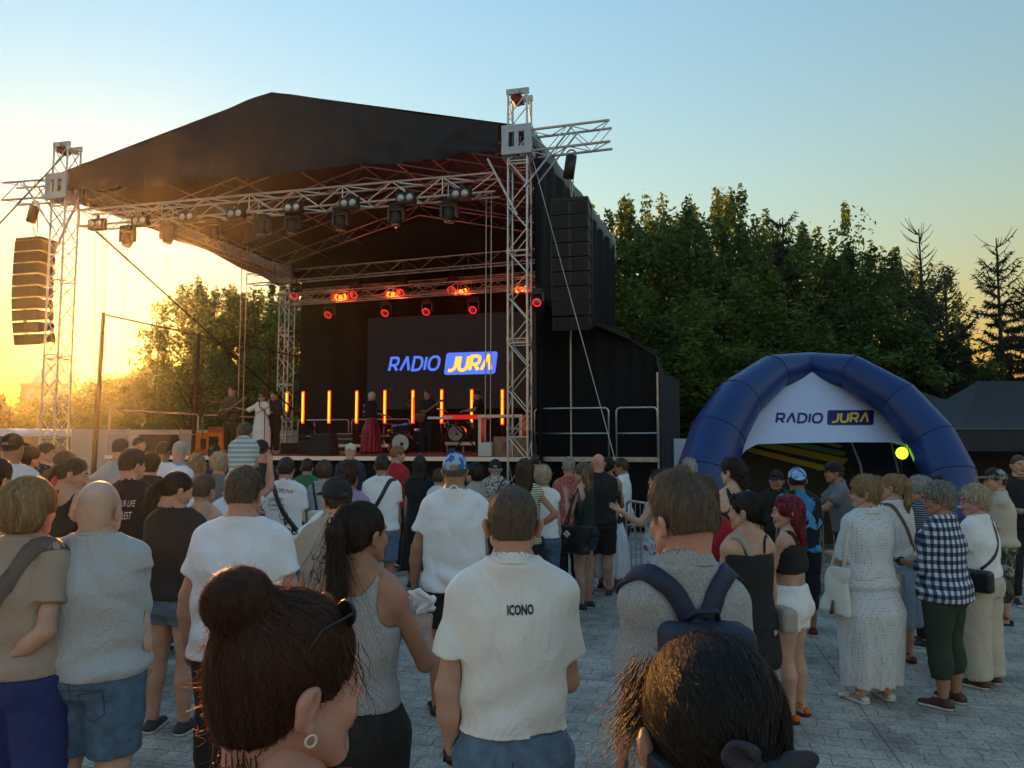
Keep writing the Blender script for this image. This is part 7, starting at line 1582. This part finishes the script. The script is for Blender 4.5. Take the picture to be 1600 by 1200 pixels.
def stroke_print(P_, lines, r, mat, garment='shirt', name='print', back=True, par=None):
    g_ = P_['shirt'] if garment == 'shirt' else garment; bv = bvh_of(g_); m = MB(); sg = 1 if back else -1
    for ln_ in lines:
        pts = []
        for i in range(len(ln_) - 1):
            n = max(2, int(math.dist(ln_[i], ln_[i + 1]) / .02))
            for k in range(n + (i == len(ln_) - 2)):
                t = k / n; x = ln_[i][0] * (1 - t) + ln_[i + 1][0] * t; z = ln_[i][1] * (1 - t) + ln_[i + 1][1] * t
                h = bv.ray_cast(Vector((x, -1 * sg, z)), Vector((0, sg, 0)))[0]
                if h: pts.append((x, h.y - .0012 * sg, z))
        if len(pts) > 1: m.path(pts, r, n=4)
    return m.build(name, mat, par or g_)
H_ = pM['H']; stroke_print(pM, [[(.03 + .045 * math.cos(a), H_ * .66 + .045 * math.sin(a)) for a in [k * math.pi / 8 for k in range(17)]], [(.0, H_ * .665), (.03, H_ * .655), (.05, H_ * .67)], [(-.12, H_ * .765), (.0, H_ * .762)], [(-.12, H_ * .695), (.01, H_ * .698)]], .003, INK)
rs_ = np.random.RandomState(5); H_ = pI['H']; ls = []
for k in range(46):
    a = rs_.uniform(0, 6.28); x0, z0 = rs_.uniform(-.10, .13), H_ * rs_.uniform(.58, .78); q = [(x0, z0)]
    for j in range(4): a += rs_.uniform(-.9, .9); x0 += .014 * math.cos(a); z0 += .014 * math.sin(a); q.append((x0, z0))
    ls.append(q)
stroke_print(pI, ls, .0022, INK)
# jeans seams and pockets of the ICONO man, shorts of the bald man
SEAM = M('denim_seam', (.03, .05, .09), .9)
for P_, lb, zt in ((pC, 'ICONO', .52), (pE, 'bald man in a light grey', .50)):
    g_ = [v for k, v in PEOPLE.items() if lb in k and k.endswith('#bot')][0]; H_ = P_['H']; L1 = []
    L1.append([(0, zt * H_), (0, .455 * H_)]); L1.append([(-.15, (zt - .018) * H_), (.15, (zt - .018) * H_)])
    for s_ in (-1, 1): L1.append([(s_ * .035, (zt - .028) * H_), (s_ * .135, (zt - .022) * H_), (s_ * .132, (zt - .085) * H_), (s_ * .085, (zt - .105) * H_), (s_ * .042, (zt - .09) * H_), (s_ * .035, (zt - .028) * H_)])
    stroke_print(P_, L1, .0022, SEAM, g_, 'pocket_seams')
def band(P_, side, mat, w=.022, name='watch', f=.94, face=False):
    s0, el, wr, Fo, U = P_['J'][side]; c = Vector(el + (wr - el) * f); d = Vector(Fo); m = MB(); r_ = .0158 * P_['H'] + .006
    m.lathe([(r_, -w / 2), (r_ + .003, -w / 2), (r_ + .003, w / 2), (r_, w / 2)], c, 18, d.to_track_quat('Z', 'Y').to_matrix())
    if face: m.box(c + Vector((side * (r_ + .003), 0, 0)), (.008, .03, .036))
    return m.build(name, mat, P_['root'], True)
band(pC, -1, BLACK, .03, 'watch', .93, True); band(pE, 1, MET, .01, 'bracelet'); band(pE, -1, BLACK, .012, 'bracelet', .92); band(p64, -1, BLACK, .02, 'watch')
# necklace of the backpack wearer
q = pD['sh']((0, -.008, .862 * pD['H'])); m = MB(); m.path([(q[0] + .062 * math.cos(a), q[1] + .058 * math.sin(a) + .004, q[2] + .012 * math.sin(a) - .002) for a in [k * math.pi / 12 for k in range(24)]], .0018, n=5, closed=True); m.build('necklace', M('silver_chain', (.7, .68, .62), .25, 1), pD['root'])
def earring(P_, side, r_=.016, mat=MET):
    s = P_['hs']; m = MB(); c = np.array((side * .088, -.008, -.044 - r_ / s)) * s
    m.path([tuple(P_['Rh'] @ (c + np.array((0, r_ * math.cos(a), r_ * math.sin(a)))) + P_['hc']) for a in [k * math.pi / 9 for k in range(18)]], .0022, n=5, closed=True); m.build('earring', mat, P_['root'], True)
earring(pA, 1, .0075, M('pearl', (.7, .66, .6), .2, .3)); earring(pA, -1, .0075, M('pearl', (.7, .66, .6), .2, .3)); earring(p55, -1, .015); earring(pB, -1, .014)
# ribbon bow in the near black hair and loose curls of the near bun
def headobj(P_, name, mb, mat, smooth=True): mb.v = [tuple(P_['Rh'] @ (np.array(p) * P_['hs']) + P_['hc']) for p in mb.v]; return mb.build(name, mat, P_['root'], smooth)
def head_sdf(P_, name, ops, mat, vox=.0035, dsp=None):
    s = P_['hs']; ops = [(m, scale_prim(p, s), k) for m, p, k in ops]; bs_ = [bbox(p) for m, p, k in ops if m == 'u']; V, F = field(ops, np.min([b[0] for b in bs_], 0) - .02, np.max([b[1] for b in bs_], 0) + .02, vox, dsp)
    return link(name, npmesh(name, V @ P_['Rh'].T + P_['hc'], F, mat), P_['root'])
RIB = M('black_ribbon', (.014, .015, .026), .6, bump=.3, bs=300)
rd = lambda x, y, z: (.002 * np.sin(x * 120 + z * 60) + .0015 * np.sin(z * 190 - x * 40)).astype(np.float32)
head_sdf(pB, 'ribbon', [('u', pe((-.030, -.142, .042), (.027, .010, .022), rot_m(0, R(35), 0)), .006), ('s', pe((-.040, -.152, .050), (.018, .012, .012), rot_m(0, R(35), 0)), .004), ('u', pe((.032, -.142, .030), (.028, .010, .020), rot_m(0, R(-20), 0)), .006), ('u', pe((0, -.144, .028), (.013, .014, .014)), .006),
    ('u', pc((0, -.140, .0), (.055, -.135, -.09), .009, .013, 0, (1, .4, 1)), .01), ('u', pc((0, -.138, .0), (-.03, -.132, -.07), .012, .017, 0, (1, .4, 1)), .01)], RIB, .003, rd)
head_sdf(pB, 'hair_band', [('u', pl([(-.028, 0, -.022, .092, .103), (.000, 0, -.022, .095, .107)], 2.05), 0), ('s', pl([(-.2, 0, .09, .2, .085), (.2, 0, .09, .2, .085)], 2), 0)], RIB, .0035)
rs_ = np.random.RandomState(8)
def locks(P_, n, mat, start, spread, L_, wav, r0, drift, name='loose_locks'):
    m = MB()
    for i in range(n):
        p = np.array(start) + rs_.uniform(-1, 1, 3) * np.array(spread); ph = rs_.uniform(0, 6.28, 2); l_ = L_ * rs_.uniform(.5, 1.15); dr = np.array(drift) + rs_.normal(size=3) * .25; pts = []
        for k in range(14):
            t = k / 13; w = wav * t; pts.append(tuple(p + dr * l_ * t + np.array((w * math.sin(t * 9 + ph[0]), w * math.cos(t * 9 + ph[0]), w * .4 * math.sin(t * 7 + ph[1])))))
        m.path(pts, [r0 * (1 - .8 * k / 13) for k in range(14)], n=4)
    return headobj(P_, name, m, mat)
locks(pA, 90, hairmat('auburn', 1), (0.01, -.075, -.080), (.045, .025, .02), .16, .013, .0011, (.05, .1, -1)); locks(pA, 70, hairmat('ginger', 1), (-.07, -.06, .0), (.02, .04, .07), .045, .010, .0006, (-.6, -.4, -.5)); locks(pA, 26, hairmat('auburn', 0), (.055, .055, .055), (.02, .02, .02), .11, .008, .0008, (.10, .18, -1))  # ginger locks paint the sun's orange rim into the auburn hair
locks(pB, 240, hairmat('black', 0), (-.050, .060, .040), (.022, .03, .035), .085, .004, .0008, (-.42, .30, -1), 'fringe'); locks(pB, 260, hairmat('black', 0), (.0, -.15, -.05), (.022, .018, .04), .20, .010, .0012, (.12, -.05, -1), 'tail_locks')
locks(pJ, 150, hairmat('dark', 1), (.0, -.15, .03), (.03, .022, .05), .36, .012, .0011, (.06, .0, -1), 'tail_locks')
# --- bags
def carry(P_, name, label, cat, group=None):
    r_ = P_['root']; return thing(name, label, cat, tuple(r_.location), r_.rotation_euler[2], group)
def seat(t, ops, mat, vox, name='body', dsp=None): return sdf_obj(name, ops, mat, vox, t, dsp)
NVB = M('navy_nylon', (.012, .02, .055), .6, bump=.3, bs=400); H_ = pD['H']; sw = pD['sw']
t = carry(pD, 'backpack', 'navy blue nylon backpack worn by the young man with tousled hair', 'backpack')
ax_ = pD['sec'](.012)
seat(t, [('u', pb((0, -.19, .685 * H_), (.095, .035, .135), .035), 0), ('u', pb((0, -.23, .645 * H_), (.075, .02, .06), .02), .01)], NVB, .007, 'pack', folds(9, .004))
for s_ in (-1, 1):
    m = strap(pD, [(s_ * sw * .78, .10, .72 * H_), (s_ * sw * .80, .05, .80 * H_), (s_ * sw * .74, -.02, .85 * H_), (s_ * sw * .5, -.09, .825 * H_), (s_ * .03, -.15, .775 * H_)], .058, NVB, lift=.006, thick=.008); m.build('strap', NVB, t, True)
m = MB(); m.path([(-.045, -.155, .785 * H_), (-.03, -.19, .80 * H_), (.03, -.19, .80 * H_), (.045, -.155, .785 * H_)], .009, n=7); m.build('handle', NVB, t, True)
def crossbody(P_, label, side, mat, w=.032, bagpos=None, bag=None, name='shoulder_bag', z1=.86, zlow=.55, back_only=False, bm=None):
    """strap over the shoulder on `side`, down the back to the other hip"""
    t = carry(P_, name, label, 'bag', None); H_ = P_['H']; sw = P_['sw']
    m = strap(P_, [(side * sw * .6, .10, .72 * H_), (side * sw * .62, .03, .835 * H_), (side * sw * .60, -.05, .845 * H_), (side * sw * .30, -.14, .76 * H_), (-side * sw * .25, -.15, .67 * H_), (-side * sw * 1.05, -.07, zlow * H_)], w, mat, lift=.006); m.build('strap', mat, t, True)
    if bag is not None: seat(t, bag, bm or mat, .006 + .0006 * P_['root'].location.y, 'pouch')
    return t
H_ = pL['H']; crossbody(pL, 'black cross-body strap bag of the man in the white tee and denim shorts', 1, BLACK, .045, bag=[('u', pb((-.16, .10, .56 * H_), (.05, .03, .06), .02), 0)])
H_ = pM['H']; crossbody(pM, 'black strap bag over the slogan-covered white tee', -1, BLACK, .045, bag=[('u', pb((.17, .04, .58 * H_), (.03, .05, .06), .02), 0)])
H_ = p39['H']; crossbody(p39, 'thin black strap bag over the white and brown patterned shirt', 1, BLACK, .022, bag=[('u', pb((-.16, .06, .56 * H_), (.04, .05, .05), .02), 0)])
H_ = pF['H']; crossbody(pF, 'wide taupe bag strap across the beige tee at the left edge', 1, M('taupe_webbing', (.13, .10, .085), .8), .075, bag=[('u', pb((-.26, .05, .55 * H_), (.03, .08, .09), .02), 0)])
H_ = p55['H']; crossbody(p55, 'beige cross-body bag with a wide strap on the woman in the black dress', -1, cBL, .04, bag=[('u', pb((.195, -.05, .535 * H_), (.02, .060, .042), .03), 0), ('u', pb((.225, -.05, .52 * H_), (.008, .045, .025), .02), .008)], bm=cBL, zlow=.60)
H_ = p66['H']; crossbody(p66, 'black cross-body bag behind the woman in the white tee and cream trousers', 1, BLACK, .022, bag=[('u', pb((-.215, -.06, .545 * H_), (.02, .10, .055), .03), 0)], bm=cLEA, zlow=.60)
H_ = p45['H']; t = carry(p45, 'tote_bag', 'large black tote bag with a small pale charm hanging from a shoulder', 'bag')
seat(t, [('u', pc((-.27, 0, .40 * H_), (-.25, 0, .585 * H_), .185, .225, 3, (.34, 1.0, 1)), 0)], cLEA, .012, 'body', folds(3, .005))
m = MB()
for s_ in (-1, 1): m.path([(-.27 + .03 * s_, -.10, .58 * H_), (-.22 + .02 * s_, -.06, .72 * H_), (-.17, -.01, .835 * H_), (-.2 + .02 * s_, .06, .72 * H_), (-.26 + .03 * s_, .10, .58 * H_)], .008, n=6)
m.build('handle', cLEA, t, True)
m = MB(); 
for k in range(4): m.lathe([(.0, -.018), (.02, -.01), (.02, .01), (0, .018)], (-.335, .05 + .022 * math.cos(k * 1.57), .53 * H_ + .022 * math.sin(k * 1.57)), 8)
m.build('charm', M('pale_charm', (.6, .58, .52), .5), t, True)
H_ = p60['H']; t = carry(p60, 'tote_bag', 'off-white tote bag at the left side of the woman in the long white dress', 'bag')
seat(t, [('u', pc((-.30, .02, .40 * H_), (-.25, .02, .60 * H_), .15, .10, 3, (.35, 1, 1)), 0)], cWL, .010, 'body', folds(4, .006)); m = MB(); m.path([(-.27, -.05, .59 * H_), (-.20, -.03, .75 * H_), (-.16, .0, .84 * H_), (-.20, .06, .74 * H_), (-.27, .08, .59 * H_)], .012, n=6); m.build('handle', cWL, t, True)
m = MB(); m.tube((-.345, -.02, .46 * H_), (-.36, -.02, .40 * H_), .006, .016, 8); m.build('tassel', M('brown_leather', (.12, .06, .03), .6), t, True)
H_ = p61['H']; crossbody(p61, 'brown leather bag strap over the lace top of the ponytailed woman', -1, M('brown_leather', (.12, .06, .03), .6), .028, bag=[('u', pb((.19, .0, .52 * H_), (.03, .08, .07), .02), 0)], bm=cWL)
H_ = p64['H']; t = carry(p64, 'hand_bag', 'small pale grey bag held in front of the checked shirt', 'bag'); w_ = p64['J'][-1][2]; seat(t, [('u', pb((w_[0], w_[1] + .06, w_[2] - .20), (.03, .06, .09), .02), 0)], M('pale_grey_leather', (.42, .42, .40), .6), .010); m = MB(); m.path([(w_[0], w_[1] + .02, w_[2] - .1), (w_[0], w_[1] + .06, w_[2] - .0), (w_[0], w_[1] + .10, w_[2] - .1)], .006, n=6); m.build('handle', M('pale_grey_leather', (.42, .42, .40), .6), t, True)
q507 = pp('pale striped top with two black straps'); H_ = q507['H']; t = carry(q507, 'backpack', 'small black two-strap backpack on the pale striped top', 'backpack')
for s_ in (-1, 1): m = strap(q507, [(s_ * q507['sw'] * .6, .05, .80 * H_), (s_ * q507['sw'] * .6, -.03, .85 * H_), (s_ * q507['sw'] * .4, -.12, .70 * H_), (s_ * q507['sw'] * .35, -.14, .62 * H_)], .03, BLACK); m.build('strap', BLACK, t, True)
seat(t, [('u', pb((0, -.19, .60 * H_), (.10, .03, .07), .03), 0)], cWL, .014, 'pack')
qr = pp('bright red backpack beside them'); t = carry(qr, 'backpack', 'bright red backpack beside the fair-haired woman in black straps', 'backpack'); H_ = qr['H']; seat(t, [('u', pb((0, -.20, .68 * H_), (.10, .05, .12), .05), 0)], M('bright_red_nylon', (.7, .02, .03), .5), .014, 'pack'); m = MB()
for s_ in (-1, 1): m.path([(s_ * .09, -.14, .60 * H_), (s_ * .12, -.10, .78 * H_), (s_ * .12, .0, .845 * H_), (s_ * .12, .09, .76 * H_)], .014, n=6)
m.build('straps', M('bright_red_nylon', (.7, .02, .03), .5), t, True)
# --- things held
def hand_pt(P_, side, d=.09): s0, el, wr, Fo, U = P_['J'][side]; return Vector(wr) + Vector(Fo) * d
t = carry(pJ, 'paper_napkin', 'crumpled white paper napkin in the hand of the ponytailed woman in the grey tank top', 'napkin'); c = hand_pt(pJ, 1, .10)
sdf_obj('paper', [('u', pe(c + Vector((-.03, .02, .05)), (.055, .02, .04), rot_m(R(30), R(20), 0)), 0), ('u', pe(c + Vector((-.01, .03, .015)), (.03, .03, .05), rot_m(R(-30), R(40), 0)), .01)], M('white_tissue', (.75, .78, .8), .8), .004, t, lambda x, y, z: (.006 * np.sin(x * 110 + 3 * np.sin(z * 70)) + .004 * np.sin(y * 130 + z * 50)).astype(np.float32))
t = carry(p67, 'food_tray', 'white paper tray with a bread roll held by the man in the camouflage cap', 'food'); c = hand_pt(p67, 1, .12)
m = MB(); m.box(c + Vector((.02, .03, -.02)), (.16, .22, .008)); m.box(c + Vector((.06, -.04, -.09)), (.006, .2, .13)); m.build('tray', M('white_tissue', (.75, .78, .8), .8), t); sdf_obj('roll', [('u', pe(c + Vector((.02, .03, .02)), (.04, .08, .028)), 0), ('s', pe(c + Vector((.02, .03, .05)), (.012, .07, .02)), .006)], M('bread_crust', (.45, .28, .12), .7, var=.3), .006, t)
m = MB(); c = hand_pt(p67, 1, .12); m.prism([c + Vector((x, y, -.012)) for x, y in ((-.04, -.06), (.06, -.08), (.09, .1), (-.03, .12))], (0, 0, .004)); m.build('leaf_wrap', M('green_leaf', (.05, .14, .03), .6), t)
# instruments and microphones of the performers
def gear(P_, name, label, cat): return carry(P_, name, label, cat)
for lb, nm_, ll, cl, sg in (('guitarist with cropped hair in an olive', 'electric_guitar', 'dark electric guitar held by the man in the olive shirt', (.03, .02, .015), 1), ('bass guitarist in black', 'bass_guitar', 'dark wooden bass guitar slung in front of the man in black', (.10, .05, .02), 1)):
    P_ = pp(lb); t = gear(P_, nm_, ll, 'guitar'); H_ = P_['H']; gm = M('guitar_lacquer_%d' % int(cl[0] * 100), cl, .25); Mr = rot_m(0, R(-35), 0)
    sdf_obj('body', [('u', pe((.12, .20, .56 * H_), (.17, .025, .13), Mr), 0), ('u', pe((.04, .20, .60 * H_), (.11, .025, .10), Mr), .03)], gm, .014, t); m = MB(); m.beam((.0, .235, .62 * H_), (-.48, .235, .80 * H_), .05, .02, (0, 1, 0)); m.box((-.52, .235, .815 * H_), (.12, .02, .07)); m.build('neck', M('guitar_neck', (.22, .13, .06), .4), t)
P_ = pp('saxophonist in a dark suit'); t = gear(P_, 'saxophone', 'brass saxophone held by the man in the dark suit', 'saxophone'); m = MB(); m.path([(.02, .14, 1.42), (.02, .24, 1.45), (.02, .26, 1.38), (.10, .27, 1.0), (.16, .28, .84), (.22, .30, .82), (.25, .31, .90), (.26, .34, 1.05)], [.008, .012, .014, .028, .036, .042, .05, .075], n=10); m.build('body', MET, t, True)
P_ = pp('singer in a long white dress'); t = gear(P_, 'microphone', 'hand microphone of the singer in the white dress', 'microphone'); c = hand_pt(P_, -1, .09); m = MB(); m.tube(c, c + Vector((.02, -.03, .14)), .014, .02, 8); m.build('handle', BLACK, t, True); m = MB(); m.lathe([(0, -.03), (.028, -.01), (.028, .012), (0, .03)], c + Vector((.022, -.033, .165)), 12); m.build('grille', STEEL, t, True)
P_ = pp('blonde woman in a black blouse'); t = gear(P_, 'microphone', 'hand microphone of the blonde woman in the red skirt', 'microphone'); c = hand_pt(P_, -1, .08); m = MB(); m.tube(c - Vector((0, 0, .05)), c + Vector((0, 0, .12)), .014, .02, 8); m.build('handle', BLACK, t, True); m = MB(); m.lathe([(0, -.03), (.028, -.01), (.028, .012), (0, .03)], c + Vector((0, 0, .14)), 12); m.build('grille', STEEL, t, True)
# ---------------------------------------------------------------- added thin volume that imitates the lens veil around the sun
hz = MB(); hz.box((0, 72, 9), (300, 230, 22)); vm = bpy.data.materials.new('lens_veil_volume'); vm.use_nodes = True; nt = vm.node_tree; nt.nodes.clear()
vo = nt.nodes.new('ShaderNodeVolumePrincipled'); vo.inputs['Color'].default_value = (.95, .93, .9, 1); vo.inputs['Density'].default_value = .0003; vo.inputs['Anisotropy'].default_value = .87
oo_ = nt.nodes.new('ShaderNodeOutputMaterial'); nt.links.new(vo.outputs[0], oo_.inputs['Volume'])
tag(hz.build('flare_veil', vm), kind='stuff')
